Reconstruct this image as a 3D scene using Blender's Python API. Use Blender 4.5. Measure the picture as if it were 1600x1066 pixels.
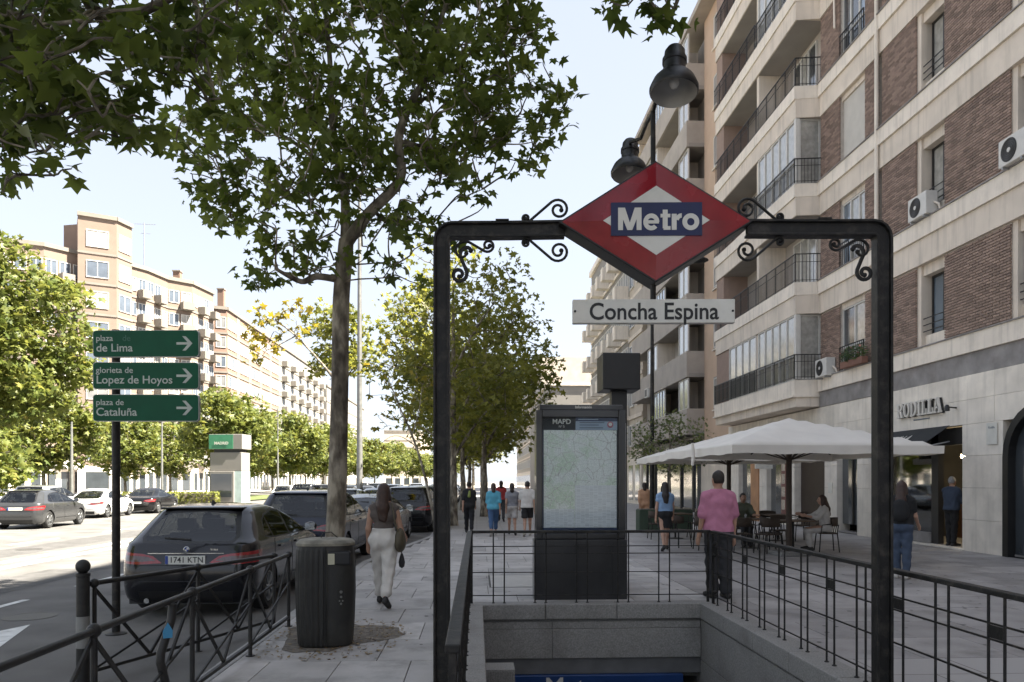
import bpy, bmesh, math, random
import numpy as np
from mathutils import Vector, Matrix
from mathutils.geometry import delaunay_2d_cdt
for _o in list(bpy.data.objects): bpy.data.objects.remove(_o)
SC = bpy.context.scene
COL = SC.collection
R = math.radians
# ------------------------------------------------------------ camera
F = 1200.0; EYE = 1.7; PSI = math.atan(55 / F); VH = 752
cam = bpy.data.cameras.new('camera'); camo = bpy.data.objects.new('camera', cam); COL.objects.link(camo)
cam.sensor_width = 36; cam.lens = 36 * F / 1600; cam.shift_y = (VH - 533) / 1600
cam.clip_start = 0.05; cam.clip_end = 3000
camo.location = (0, 0, EYE); camo.rotation_euler = (R(90), 0, -PSI)
SC.camera = camo
# ------------------------------------------------------------ sky, sun, exposure
SUN_EL = R(54); SUN_AZ = R(-14)
SDIR = Vector((math.cos(SUN_EL) * math.cos(SUN_AZ), math.cos(SUN_EL) * math.sin(SUN_AZ), math.sin(SUN_EL)))
w = bpy.data.worlds.new('World'); SC.world = w; w.use_nodes = True
nt = w.node_tree; nt.nodes.clear()
sky = nt.nodes.new('ShaderNodeTexSky'); sky.sky_type = 'NISHITA'; sky.sun_disc = False
sky.sun_elevation = SUN_EL; sky.sun_rotation = math.atan2(SDIR.x, SDIR.y)
sky.air_density = 1.0; sky.dust_density = 0.7; sky.ozone_density = 1.0
bg = nt.nodes.new('ShaderNodeBackground'); bg.inputs[1].default_value = 0.085
wo = nt.nodes.new('ShaderNodeOutputWorld')
hs_ = nt.nodes.new('ShaderNodeHueSaturation'); hs_.inputs['Saturation'].default_value = 0.50
nt.links.new(sky.outputs[0], hs_.inputs['Color']); pale = nt.nodes.new('ShaderNodeMix'); pale.data_type = 'RGBA'; pale.inputs[0].default_value = 0.82; pale.inputs[7].default_value = (1.20, 1.31, 1.55, 1)   # even pale tone mixed over the whole sky against clipping to white
nt.links.new(hs_.outputs[0], pale.inputs[6]); nt.links.new(pale.outputs[2], bg.inputs[0]); nt.links.new(bg.outputs[0], wo.inputs[0])
sl = bpy.data.lights.new('sun', 'SUN'); sl.energy = 4.5; sl.angle = R(0.55); sl.color = (1.0, 0.93, 0.80)
so = bpy.data.objects.new('sun', sl); COL.objects.link(so); so.location = (60, -15, 70)
so.rotation_euler = (-SDIR).to_track_quat('-Z', 'Y').to_euler()
SC.view_settings.view_transform = 'Standard'; SC.view_settings.look = 'None'
SC.view_settings.gamma = 1.0; SC.view_settings.use_curve_mapping = False
SC.view_settings.exposure = 2.75
# ------------------------------------------------------------ pixel -> place
_cs, _sn = math.cos(PSI), math.sin(PSI)
def ray(u, v):
    t = (u - 800) / F; k = (VH - v) / F
    return (_sn + t * _cs, _cs - t * _sn, k)
def gp(u, v, z=0.0):
    r = ray(u, v); a = (z - EYE) / r[2]; return Vector((r[0] * a, r[1] * a, z))
def aty(u, v, Y):
    r = ray(u, v); a = Y / r[1]; return Vector((r[0] * a, Y, EYE + r[2] * a))
def atx(u, v, X):
    r = ray(u, v); a = X / r[0]; return Vector((X, r[1] * a, EYE + r[2] * a))
# ------------------------------------------------------------ materials
MATS = {}
def mat(name, col, rough=0.6, metal=0.0, var=0.12, scale=3.0, bump=0.0, bscale=40.0, spec=0.5, coat=0.0,
        stain=0.0, stain_scale=0.7, stain_col=None, emit=0.0, tint=None, obj_var=0.0, isl=0.0, streak=0.0):
    if name in MATS: return MATS[name]
    m = bpy.data.materials.new(name); m.use_nodes = True; MATS[name] = m
    n = m.node_tree.nodes; l = m.node_tree.links
    b = n['Principled BSDF']
    b.inputs['Roughness'].default_value = rough; b.inputs['Metallic'].default_value = metal
    b.inputs['Specular IOR Level'].default_value = spec; b.inputs['Coat Weight'].default_value = coat
    b.inputs['Coat Roughness'].default_value = 0.08
    tc = n.new('ShaderNodeTexCoord')
    c0 = tuple(col) + (1,)
    nz = n.new('ShaderNodeTexNoise'); nz.inputs['Scale'].default_value = scale; nz.inputs['Detail'].default_value = 8
    l.new(tc.outputs['Object'], nz.inputs['Vector'])
    mx = n.new('ShaderNodeMix'); mx.data_type = 'RGBA'
    mx.inputs[6].default_value = tuple(max(0, c * (1 - var)) for c in col) + (1,)
    t2 = tint if tint else tuple(min(1, c * (1 + var)) for c in col)
    mx.inputs[7].default_value = tuple(t2) + (1,)
    rp = n.new('ShaderNodeMapRange'); rp.inputs[1].default_value = 0.3; rp.inputs[2].default_value = 0.7
    l.new(nz.outputs[0], rp.inputs[0]); l.new(rp.outputs[0], mx.inputs[0])
    out = mx.outputs[2]
    if obj_var:
        oi = n.new('ShaderNodeObjectInfo'); hs = n.new('ShaderNodeHueSaturation')
        mr = n.new('ShaderNodeMapRange'); mr.inputs[3].default_value = 1 - obj_var; mr.inputs[4].default_value = 1 + obj_var
        l.new(oi.outputs['Random'], mr.inputs[0]); l.new(mr.outputs[0], hs.inputs['Value']); l.new(out, hs.inputs['Color'])
        out = hs.outputs[0]
    if isl:
        gi = n.new('ShaderNodeNewGeometry'); h2 = n.new('ShaderNodeHueSaturation'); m3 = n.new('ShaderNodeMapRange'); m3.inputs[3].default_value = 1 - isl; m3.inputs[4].default_value = 1 + isl
        l.new(gi.outputs['Random Per Island'], m3.inputs[0]); l.new(m3.outputs[0], h2.inputs['Value']); l.new(out, h2.inputs['Color']); out = h2.outputs[0]
    if stain:
        n2 = n.new('ShaderNodeTexNoise'); n2.inputs['Scale'].default_value = stain_scale; n2.inputs['Detail'].default_value = 10
        n2.inputs['Roughness'].default_value = 0.65
        l.new(tc.outputs['Object'], n2.inputs['Vector'])
        r2 = n.new('ShaderNodeMapRange'); r2.inputs[1].default_value = 0.5; r2.inputs[2].default_value = 0.72
        r2.inputs[4].default_value = stain
        l.new(n2.outputs[0], r2.inputs[0])
        m2 = n.new('ShaderNodeMix'); m2.data_type = 'RGBA'
        sc_ = stain_col if stain_col else tuple(c * 0.45 for c in col)
        m2.inputs[7].default_value = tuple(sc_) + (1,)
        l.new(r2.outputs[0], m2.inputs[0]); l.new(out, m2.inputs[6]); out = m2.outputs[2]
    if streak:      # rain streaks running down the wall
        mp = n.new('ShaderNodeMapping'); mp.inputs['Scale'].default_value = (5, 5, .35); l.new(tc.outputs['Object'], mp.inputs[0])
        n4 = n.new('ShaderNodeTexNoise'); n4.inputs['Scale'].default_value = 1.3; n4.inputs['Detail'].default_value = 7; l.new(mp.outputs[0], n4.inputs['Vector'])
        r4 = n.new('ShaderNodeMapRange'); r4.inputs[1].default_value = .5; r4.inputs[2].default_value = .75; r4.inputs[4].default_value = streak; l.new(n4.outputs[0], r4.inputs[0])
        m4 = n.new('ShaderNodeMix'); m4.data_type = 'RGBA'; m4.inputs[7].default_value = tuple(c * .5 for c in col) + (1,)
        l.new(r4.outputs[0], m4.inputs[0]); l.new(out, m4.inputs[6]); out = m4.outputs[2]
    l.new(out, b.inputs['Base Color'])
    if emit:
        l.new(out, b.inputs['Emission Color']); b.inputs['Emission Strength'].default_value = emit
    if bump:
        n3 = n.new('ShaderNodeTexNoise'); n3.inputs['Scale'].default_value = bscale; n3.inputs['Detail'].default_value = 6
        l.new(tc.outputs['Object'], n3.inputs['Vector'])
        bp = n.new('ShaderNodeBump'); bp.inputs['Strength'].default_value = bump; bp.inputs['Distance'].default_value = 0.02
        l.new(n3.outputs[0], bp.inputs['Height']); l.new(bp.outputs[0], b.inputs['Normal'])
    # uneven gloss
    rr = n.new('ShaderNodeMapRange'); rr.inputs[3].default_value = max(0.03, rough - 0.08); rr.inputs[4].default_value = min(1, rough + 0.1)
    l.new(nz.outputs[0], rr.inputs[0]); l.new(rr.outputs[0], b.inputs['Roughness'])
    return m
def glass(name, tint=(0.3, 0.33, 0.34), refl=0.06, blend=0.3):
    if name in MATS: return MATS[name]
    m = bpy.data.materials.new(name); m.use_nodes = True; MATS[name] = m
    n = m.node_tree.nodes; l = m.node_tree.links; n.remove(n['Principled BSDF'])
    t = n.new('ShaderNodeBsdfTransparent'); t.inputs[0].default_value = tuple(tint) + (1,)
    g = n.new('ShaderNodeBsdfGlossy'); g.inputs['Roughness'].default_value = 0.03; g.inputs[0].default_value = (.95, .97, 1, 1)
    lw = n.new('ShaderNodeLayerWeight'); lw.inputs[0].default_value = blend
    mr = n.new('ShaderNodeMapRange'); mr.inputs[3].default_value = refl; mr.inputs[4].default_value = 0.9
    l.new(lw.outputs['Fresnel'], mr.inputs[0])
    mx = n.new('ShaderNodeMixShader'); l.new(mr.outputs[0], mx.inputs[0]); l.new(t.outputs[0], mx.inputs[1]); l.new(g.outputs[0], mx.inputs[2])
    l.new(mx.outputs[0], n['Material Output'].inputs[0]); return m
def leaf_mat(name, c1, c2, trans=0.45, c3=None):
    if name in MATS: return MATS[name]
    m = bpy.data.materials.new(name); m.use_nodes = True; MATS[name] = m
    n = m.node_tree.nodes; l = m.node_tree.links; n.remove(n['Principled BSDF'])
    ge = n.new('ShaderNodeNewGeometry'); tc = n.new('ShaderNodeTexCoord')
    nz = n.new('ShaderNodeTexNoise'); nz.inputs['Scale'].default_value = 0.9; nz.inputs['Detail'].default_value = 3
    l.new(tc.outputs['Object'], nz.inputs['Vector'])
    ad = n.new('ShaderNodeMath'); ad.operation = 'MULTIPLY_ADD'; ad.inputs[1].default_value = 0.6
    l.new(ge.outputs['Random Per Island'], ad.inputs[0])
    sb = n.new('ShaderNodeMath'); sb.operation = 'MULTIPLY_ADD'; sb.inputs[1].default_value = 1.6; sb.inputs[2].default_value = -0.6
    l.new(nz.outputs[0], sb.inputs[0]); l.new(sb.outputs[0], ad.inputs[2])
    cr = n.new('ShaderNodeValToRGB'); cr.color_ramp.elements[0].color = tuple(c1) + (1,); cr.color_ramp.elements[1].color = tuple(c2) + (1,)
    cr.color_ramp.elements[0].position = 0.15; cr.color_ramp.elements[1].position = 0.9
    if c3:
        e = cr.color_ramp.elements.new(0.97); e.color = tuple(c3) + (1,)
    l.new(ad.outputs[0], cr.inputs[0])
    d = n.new('ShaderNodeBsdfPrincipled'); d.inputs['Roughness'].default_value = 0.5; l.new(cr.outputs[0], d.inputs['Base Color'])
    d.inputs['Specular IOR Level'].default_value = 0.35
    t = n.new('ShaderNodeBsdfTranslucent')
    hs = n.new('ShaderNodeHueSaturation'); hs.inputs['Hue'].default_value = 0.485; hs.inputs['Value'].default_value = 1.6; hs.inputs['Saturation'].default_value = 1.05
    l.new(cr.outputs[0], hs.inputs['Color']); l.new(hs.outputs[0], t.inputs[0])
    mx = n.new('ShaderNodeMixShader'); mx.inputs[0].default_value = trans
    l.new(d.outputs[0], mx.inputs[1]); l.new(t.outputs[0], mx.inputs[2]); l.new(mx.outputs[0], n['Material Output'].inputs[0])
    return m
# ------------------------------------------------------------ mesh building
class MB:
    def __init__(s): s.V = []; s.F = []; s.M = []
    def add(s, vs, fs, m=0):
        o = len(s.V); s.V.extend([tuple(v) for v in vs])
        for f in fs: s.F.append(tuple(i + o for i in f)); s.M.append(m)
        return s
    def box(s, x0, x1, y0, y1, z0, z1, m=0):
        return s.add([(x0, y0, z0), (x1, y0, z0), (x1, y1, z0), (x0, y1, z0), (x0, y0, z1), (x1, y0, z1), (x1, y1, z1), (x0, y1, z1)],
                     [(0, 3, 2, 1), (4, 5, 6, 7), (0, 1, 5, 4), (1, 2, 6, 5), (2, 3, 7, 6), (3, 0, 4, 7)], m)
    def bar(s, a, b, wd, ht, m=0, up=(0, 0, 1)):
        a = Vector(a); b = Vector(b); d = (b - a).normalized(); u = Vector(up)
        if abs(d.dot(u)) > 0.98: u = Vector((0, 1, 0))
        sx = d.cross(u).normalized(); u = sx.cross(d)
        vs = []
        for p in (a, b):
            for i, j in ((-1, -1), (1, -1), (1, 1), (-1, 1)): vs.append(p + sx * (wd / 2 * i) + u * (ht / 2 * j))
        return s.add(vs, [(0, 1, 2, 3), (7, 6, 5, 4), (0, 4, 5, 1), (1, 5, 6, 2), (2, 6, 7, 3), (3, 7, 4, 0)], m)
    def tube(s, pts, rad, n=8, m=0, cap=True, flat=1.0):
        pts = [Vector(p) for p in pts]
        if not isinstance(rad, (list, tuple)): rad = [rad] * len(pts)
        vs = []; fs = []
        ref = None
        for i, p in enumerate(pts):
            d = (pts[min(i + 1, len(pts) - 1)] - pts[max(i - 1, 0)])
            d = d.normalized() if d.length > 1e-9 else Vector((0, 0, 1))
            if ref is None:
                ref = Vector((1, 0, 0)) if abs(d.x) < 0.9 else Vector((0, 1, 0))
            a = (ref - d * ref.dot(d)).normalized(); ref = a; b = d.cross(a)
            for k in range(n):
                t = 2 * math.pi * k / n
                vs.append(p + a * (rad[i] * math.cos(t)) + b * (rad[i] * flat * math.sin(t)))
        for i in range(len(pts) - 1):
            for k in range(n):
                fs.append((i * n + k, i * n + (k + 1) % n, (i + 1) * n + (k + 1) % n, (i + 1) * n + k))
        if cap:
            fs.append(tuple(range(n - 1, -1, -1))); o = (len(pts) - 1) * n; fs.append(tuple(range(o, o + n)))
        return s.add(vs, fs, m)
    def lathe(s, prof, n=20, c=(0, 0, 0), m=0, mtx=None, cap=True):
        vs = []; fs = []; c = Vector(c)
        for r, z in prof:
            for k in range(n):
                t = 2 * math.pi * k / n; v = Vector((r * math.cos(t), r * math.sin(t), z))
                vs.append(c + (mtx @ v if mtx else v))
        for i in range(len(prof) - 1):
            for k in range(n):
                fs.append((i * n + k, i * n + (k + 1) % n, (i + 1) * n + (k + 1) % n, (i + 1) * n + k))
        if cap:
            fs.append(tuple(range(n - 1, -1, -1))); o = (len(prof) - 1) * n; fs.append(tuple(range(o, o + n)))
        return s.add(vs, fs, m)
    def prism(s, poly, fn, d0, d1, m=0):
        n = len(poly); vs = [fn(p[0], p[1], d0) for p in poly] + [fn(p[0], p[1], d1) for p in poly]
        fs = [tuple(range(n)), tuple(range(2 * n - 1, n - 1, -1))]
        for i in range(n): fs.append((i, n + i, n + (i + 1) % n, (i + 1) % n))
        return s.add(vs, fs, m)
    def sphere(s, c, r, n=12, k=8, m=0, sc=(1, 1, 1)):
        prof = [(max(1e-4, r * math.sin(math.pi * i / k)), -r * math.cos(math.pi * i / k)) for i in range(k + 1)]
        mtx = Matrix.Diagonal(Vector(sc)); return s.lathe(prof, n, c, m, mtx)
    def mesh(s, name, mats, smooth=None):
        me = bpy.data.meshes.new(name); me.from_pydata(s.V, [], s.F)
        for mm in (mats if isinstance(mats, (list, tuple)) else [mats]): me.materials.append(mm)
        if any(s.M): me.polygons.foreach_set('material_index', s.M)
        bm = bmesh.new(); bm.from_mesh(me); bmesh.ops.recalc_face_normals(bm, faces=bm.faces); bm.to_mesh(me); bm.free()
        if smooth is not None:
            me.polygons.foreach_set('use_smooth', [True] * len(me.polygons)); me.set_sharp_from_angle(angle=R(smooth))
        return me
    def build(s, name, mats, parent=None, smooth=None, bevel=0, **k):
        o = link(name, s.mesh(name, mats, smooth), parent, **k)
        if bevel:
            md = o.modifiers.new('bevel', 'BEVEL'); md.width = bevel; md.segments = 2; md.limit_method = 'ANGLE'; md.angle_limit = R(40)
        return o
def link(name, me, parent=None, loc=None, rz=None, label=None, cat=None, group=None, kind=None):
    o = bpy.data.objects.new(name, me); COL.objects.link(o)
    if parent is not None: o.parent = parent
    if loc is not None: o.location = loc
    if rz is not None: o.rotation_euler = (0, 0, rz)
    tag(o, label, cat, group, kind); return o
def tag(o, label=None, cat=None, group=None, kind=None):
    if label: o['label'] = label
    if cat: o['category'] = cat
    if group: o['group'] = group
    if kind: o['kind'] = kind
    return o
def thing(name, label, cat, loc=(0, 0, 0), rz=0, group=None):
    return link(name, None, None, loc, rz, label, cat, group)
def copy_tree(o, parent=None):
    c = o.copy(); COL.objects.link(c); c.parent = parent
    for ch in KIDS.get(o.name, []): copy_tree(ch, c)
    return c
KIDS = {}
def index_kids():
    KIDS.clear()
    for o in bpy.data.objects:
        if o.parent: KIDS.setdefault(o.parent.name, []).append(o)
def text_mesh(body, size, bold=0.0, extrude=0.004, name='lettering', m=None, align='CENTER', space=1.0, shear=0.0):
    cu = bpy.data.curves.new(name, 'FONT'); cu.body = body; cu.size = size; cu.offset = bold; cu.extrude = extrude
    cu.align_x = align; cu.align_y = 'CENTER'; cu.space_character = space; cu.shear = shear; cu.resolution_u = 4
    o = bpy.data.objects.new(name, cu); COL.objects.link(o)
    dg = bpy.context.evaluated_depsgraph_get(); me = bpy.data.meshes.new_from_object(o.evaluated_get(dg))
    bpy.data.objects.remove(o); me.name = name
    me.materials.clear()
    if m: me.materials.append(m)
    return me
def text(body, size, m, parent, mtx, bold=0.0, extrude=0.004, name='lettering', align='CENTER', width=None, space=1.0, shear=0.0, **k):
    me = text_mesh(body, size, bold, extrude, name, m, align, space, shear)
    if width:
        xs = [v.co.x for v in me.vertices]; f = width / (max(xs) - min(xs)); me.transform(Matrix.Diagonal((f, 1, 1, 1)))
    me.transform(mtx); return link(name, me, parent, **k)
FACE_CAM = Matrix.Rotation(R(90), 4, 'X')          # text plane -> faces -Y
def at(x, y, z, m=FACE_CAM): return Matrix.Translation((x, y, z)) @ m
RNG = random.Random(7); NR = np.random.default_rng(11)
# common materials
M_IRON = mat('dark_painted_iron', (.013, .0125, .012), .5, .0, .35, 14, .12, 60, spec=.35, stain=.75, stain_scale=9, stain_col=(.075, .065, .055))
M_BLACK = mat('black_paint', (.008, .008, .0085), .4, 0, .3, 9, .05, 50)
M_GRANITE = mat('grey_granite', (.27, .26, .245), .75, 0, .28, 60, .25, 160, stain=.55, stain_scale=1.3, stain_col=(.11, .10, .09))
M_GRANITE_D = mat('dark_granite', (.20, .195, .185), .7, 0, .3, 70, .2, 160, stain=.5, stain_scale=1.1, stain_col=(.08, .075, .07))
M_WHITE = mat('white_enamel', (.62, .60, .55), .35, 0, .08, 6, stain=.3, stain_scale=4, stain_col=(.35, .33, .29))
M_STEEL = mat('grey_steel', (.35, .36, .37), .45, .6, .1, 8)
# ============================================================ GROUND
PX0, PX1, PY0, PY1 = 0.06, 3.06, 4.4, 10.34
M_ASPH = mat('asphalt', (.125, .12, .114), .85, 0, .3, 1.2, .5, 180, stain=.45, stain_scale=.35, stain_col=(.085, .082, .078))
M_PAVE = mat('paving_stone', (.40, .38, .365), .62, 0, .16, 2.2, .2, 110, stain=.85, stain_scale=1.7, stain_col=(.19, .18, .165), obj_var=.2)
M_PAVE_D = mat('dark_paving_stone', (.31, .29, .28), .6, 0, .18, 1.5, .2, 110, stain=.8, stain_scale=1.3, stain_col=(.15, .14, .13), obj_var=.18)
M_JOINT = mat('paving_joint', (.075, .07, .066), .9, 0, .3, 8)
M_KERB = mat('kerb_granite', (.30, .29, .28), .7, 0, .2, 20, .2, 120, stain=.4, stain_scale=2, obj_var=.12)
M_LINE = mat('road_paint', (.62, .62, .60), .7, 0, .15, 5, stain=.7, stain_scale=6, stain_col=(.2, .2, .2))
def far_paving():
    m = bpy.data.materials.new('far_paving'); m.use_nodes = True; n = m.node_tree.nodes; l = m.node_tree.links
    b = n['Principled BSDF']; b.inputs['Roughness'].default_value = .65
    tc = n.new('ShaderNodeTexCoord'); br = n.new('ShaderNodeTexBrick'); br.inputs['Scale'].default_value = 1.0
    br.inputs['Brick Width'].default_value = .9; br.inputs['Row Height'].default_value = .6; br.inputs['Mortar Size'].default_value = .008
    br.inputs['Color1'].default_value = (.38, .36, .345, 1); br.inputs['Color2'].default_value = (.33, .31, .30, 1); br.inputs['Mortar'].default_value = (.14, .13, .12, 1)
    l.new(tc.outputs['Object'], br.inputs['Vector']); l.new(br.outputs[0], b.inputs['Base Color']); return m
M_FPAVE = far_paving()
def sheet(name, polys, z, m, kind='structure', parent=None):
    mb = MB()
    for p in polys: mb.add([(x, y, z) for x, y in p], [tuple(range(len(p)))])
    o = mb.build(name, m, parent)
    if kind: o['kind'] = kind
    return o
GX0, GX1, GY0, GY1 = PX0 - .28, PX1 + .28, PY0 - .1, PY1 + 1.9
sheet('ground', [[(-900, -300), (900, -300), (900, GY0), (-900, GY0)], [(-900, GY1), (900, GY1), (900, 1500), (-900, 1500)], [(-900, GY0), (GX0, GY0), (GX0, GY1), (-900, GY1)], [(GX1, GY0), (900, GY0), (900, GY1), (GX1, GY1)]], -.16, mat('far_ground', (.16, .15, .14), .9, 0, .2, .05))
road = sheet('road', [[(-36, -60), (-1.2, -60), (-1.2, 600), (-36, 600)]], -.12, M_ASPH)
rect = lambda x0, x1, y0, y1: [(x0, y0), (x1, y0), (x1, y1), (x0, y1)]
pav = sheet('pavement', [rect(-2.32, 13, -20, PY0), rect(-2.32, PX0, PY0, PY1), rect(PX1, 13, PY0, PY1), rect(-2.32, 13, PY1, 16.5),
                         [(-2.32, 16.5), (13, 16.5), (13, 24), (-1.37, 24)]], -.012, M_JOINT)
sheet('far_pavement', [rect(-1.37, 13, 23.4, 300)], -.002, M_FPAVE)
sheet('opposite_pavement', [rect(-70, -36, -40, 600)], -.01, M_FPAVE)
# kerb stones
kerb_path = [(-2.35, -2), (-2.35, 16.5), (-1.4, 24), (-1.4, 90)]
kerb = thing('kerb', None, None); kerb['kind'] = 'structure'
def along(path, step):
    out = []
    for (a, b) in zip(path[:-1], path[1:]):
        a = Vector(a); b = Vector(b); L = (b - a).length; n = max(1, round(L / step))
        for i in range(n): out.append((a.lerp(b, i / n), a.lerp(b, (i + 1) / n)))
    return out
for i, (a, b) in enumerate(along(kerb_path, 1.0)):
    d = (b - a).normalized(); L = (b - a).length - .008; ang = math.atan2(d.y, d.x)
    mb = MB(); mb.box(0, L, -.075, .075, -.14, .0 + RNG.uniform(-.003, .003))
    mb.build('kerb_stone', M_KERB, kerb, loc=(a.x, a.y, 0), rz=ang, bevel=.012)
# slabs
def hits_pit(x0, x1, y0, y1): return x1 > PX0 - .3 and x0 < PX1 + .3 and y1 > PY0 and y0 < PY1 + .28
slab_n = 0; extra = MB()
def slab_field(x0, x1, y0, y1, sx, sy, m, off=True):
    global slab_n
    row = 0; y = y0
    while y < y1 - .05:
        x = x0 - (sx * .5 if (off and row % 2) else 0)
        while x < x1 - .02:
            a, b = max(x, x0), min(x + sx, x1); c, d = y, min(y + sy, y1)
            kx = -2.27 if c < 16.5 else -2.27 + (min(c, 24) - 16.5) / 7.5 * .95
            if d > 16.5 and a < -1.3: a = max(a, -2.27 + max(0, (min(d, 24) - 16.5)) / 7.5 * .95)
            if b - a > .1 and not hits_pit(a + .01, b - .01, c + .01, d - .01):
                dz = RNG.uniform(-.0025, .0025); g = .004
                mb = MB() if slab_n < 300 else extra
                mb.box(a + g, b - g, c + g, d - g, -.02, dz)
                if mb is not extra: mb.build('paving_slab', m, pav, bevel=.004); slab_n += 1
            x += sx
        y += sy; row += 1
slab_field(-2.27, PX0 - .3, 3.4, 13.8, .66, .98, M_PAVE)
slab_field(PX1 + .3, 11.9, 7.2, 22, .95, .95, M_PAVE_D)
slab_field(PX0 - .3, PX1 + .3, PY1 + .28, 13.8, .83, .95, M_PAVE)
slab_field(-2.27, PX1 + .3, 13.8, 23.4, .83, 1.2, M_PAVE)
if extra.V: extra.build('paving_slab', M_PAVE, pav, kind='stuff')
sheet('near_paving', [rect(-2.27, 11.9, -20, 3.4), rect(PX1 + .3, 11.9, 3.4, 7.2), rect(PX1 + .3, 11.9, 22, 23.4)], -.004, M_FPAVE)
# road markings
mk = MB()
def dash(x, y0, y1, wd=.12): mk.add([(x - wd / 2, y0, -.116), (x + wd / 2, y0, -.116), (x + wd / 2, y1, -.116), (x - wd / 2, y1, -.116)], [(0, 1, 2, 3)])
for i in range(24): dash(-6.9, 5.2 + i * 3.3 - 1.5, 7.0 + i * 3.3 - 1.5)
for i in range(18): dash(-13.3, 6 + i * 5.5, 8.6 + i * 5.5)
dash(-9.9, 11, 25, .3); dash(-10.6, 11, 25, .3)
for i in range(6): dash(-4.95, 16 + i * 6.5, 18 + i * 6.5, .1)
ar = [(-5.75, 7.2), (-5.55, 7.2), (-5.55, 8.6), (-5.2, 8.6), (-5.65, 10.0), (-6.1, 8.6), (-5.75, 8.6)]
mk.add([(x, y, -.116) for x, y in ar], [tuple(range(7))])
mk.build('lane_marking', M_LINE, road)
pt = MB()
for (x0, x1, y0, y1) in ((-8.9, -7.6, 9.5, 16.5), (-12.6, -11.2, 13, 30), (-5.9, -5.1, 12.5, 15.2), (-16.5, -14.2, 18, 23)): pt.add([(x0, y0, -.1175), (x1, y0 + .15, -.1175), (x1 - .1, y1, -.1175), (x0 + .08, y1 - .2, -.1175)], [(0, 1, 2, 3)])
pt.build('asphalt_patch', mat('patch_asphalt', (.085, .082, .08), .9, 0, .3, 4, .5, 180), road, kind='stuff')
mh = MB()
for (x, y) in ((-6.0, 10.6), (-11.9, 21.0)): mh.lathe([(.33, 0), (.33, .002), (.30, .002), (.30, .0005)], 24, (x, y, -.1168))
mh.build('manhole_cover', mat('cast_iron', (.09, .085, .08), .55, .4, .3, 20), road)
sheet('traffic_island', [[(-8.2, 42), (-6.8, 42), (-6.8, 400), (-8.2, 400)]], -.02, M_FPAVE)
sheet('median_strip', [rect(-26.5, -20.6, 40, 420)], -.03, mat('median_grass', (.09, .11, .035), .9, 0, .4, 2, .5, 40))
c_ = gp(816, 908)
ac = MB().box(-.42, .42, -.75, .75, .0, .006).build('access_cover', mat('cover_stone', (.46, .44, .41), .7, 0, .1, 4, stain=.4, stain_scale=3), pav, loc=(c_.x - .12, c_.y, 0))
MB().box(-.45, .45, -.78, .78, .0, .0035).build('cover_frame', M_JOINT, pav, loc=(c_.x - .12, c_.y, 0))
gum = MB()
for i in range(620):
    x, y = RNG.uniform(-2.2, 11.5), RNG.uniform(7, 22); r = RNG.uniform(.012, .032)
    if hits_pit(x - .1, x + .1, y - .1, y + .1): continue
    gum.add([(x + r * math.cos(a) * RNG.uniform(.8, 1.2), y + r * math.sin(a), .0034) for a in np.linspace(0, 2 * math.pi, 8)[:-1]], [tuple(range(7))])
gum.build('gum_spots', mat('old_gum', (.10, .095, .09), .8), pav, kind='stuff')
# tree pit soil and dry leaf litter
M_SOIL = mat('dry_soil', (.17, .148, .122), .95, 0, .5, 14, .8, 60)
pts = []
for i in range(26):
    t = 2 * math.pi * i / 26; r = 1 + .18 * math.sin(3 * t + 1) + RNG.uniform(-.08, .08)
    pts.append((-1.55 + .62 * r * math.cos(t), 8.55 + .75 * r * math.sin(t)))
sheet('soil', [pts], .0035, M_SOIL, 'stuff')
M_LITTER = leaf_mat('dry_leaf', (.16, .10, .045), (.34, .26, .12), .2)
# ============================================================ METRO STAIRWELL
ent = thing('metro_stairwell', 'grey granite walled stairwell sinking below the red diamond sign gate', 'stairwell', (1.56, 7.4, 0))
EX, EY = 1.56, 7.4
def eb(name, x0, x1, y0, y1, z0, z1, m, bevel=.006, parent=None):
    mb = MB(); mb.box(x0 - EX, x1 - EX, y0 - EY, y1 - EY, z0, z1); return mb.build(name, m, parent or ent, bevel=bevel)
# copings (stones 1 m long)
n = 6
for sx0, sx1 in ((PX0 - .3, PX0 + .02), (PX1 - .02, PX1 + .3)):
    for i in range(n):
        y0 = PY0 + (PY1 - PY0) * i / n; y1 = PY0 + (PY1 - PY0) * (i + 1) / n
        eb('coping_stone', sx0, sx1, y0 + .003, y1 - .003, -.17, .035, M_GRANITE, .012)
xs = [PX0 - .3, .93, 1.9, PX1 + .3]
for a, b in zip(xs[:-1], xs[1:]): eb('coping_stone', a + .003, b - .003, PY1, PY1 + .29, -.17, .035, M_GRANITE, .012)
# walls below: side walls as long slabs, back wall with courses
for sx0, sx1 in ((PX0 - .25, PX0 - .005), (PX1 + .005, PX1 + .25)):
    for i in range(4):
        y0 = PY0 + (PY1 + .2 - PY0) * i / 4; y1 = PY0 + (PY1 + .2 - PY0) * (i + 1) / 4
        eb('wall_slab', sx0, sx1, y0 + .003, y1 - .003, -.74, -.2, M_GRANITE)
        eb('wall_slab', sx0, sx1, y0 + .003, y1 - .003, -4.0, -.75, M_GRANITE)
eb('wall_core', PX0 - .32, PX0 - .03, PY0, PY1 + .25, -4.0, -.015, M_GRANITE_D, 0)
eb('wall_core', PX1 + .03, PX1 + .32, PY0, PY1 + .25, -4.0, -.015, M_GRANITE_D, 0)
cuts = [PX0, 1.02, PX1]
for a, b in zip(cuts[:-1], cuts[1:]):
    eb('wall_slab', a + .002, b - .002, PY1 + .035, PY1 + .2, -.30, -.205, M_GRANITE)
    eb('wall_slab', a + .002, b - .002, PY1 + .02, PY1 + .2, -.70, -.304, M_GRANITE)
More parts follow.
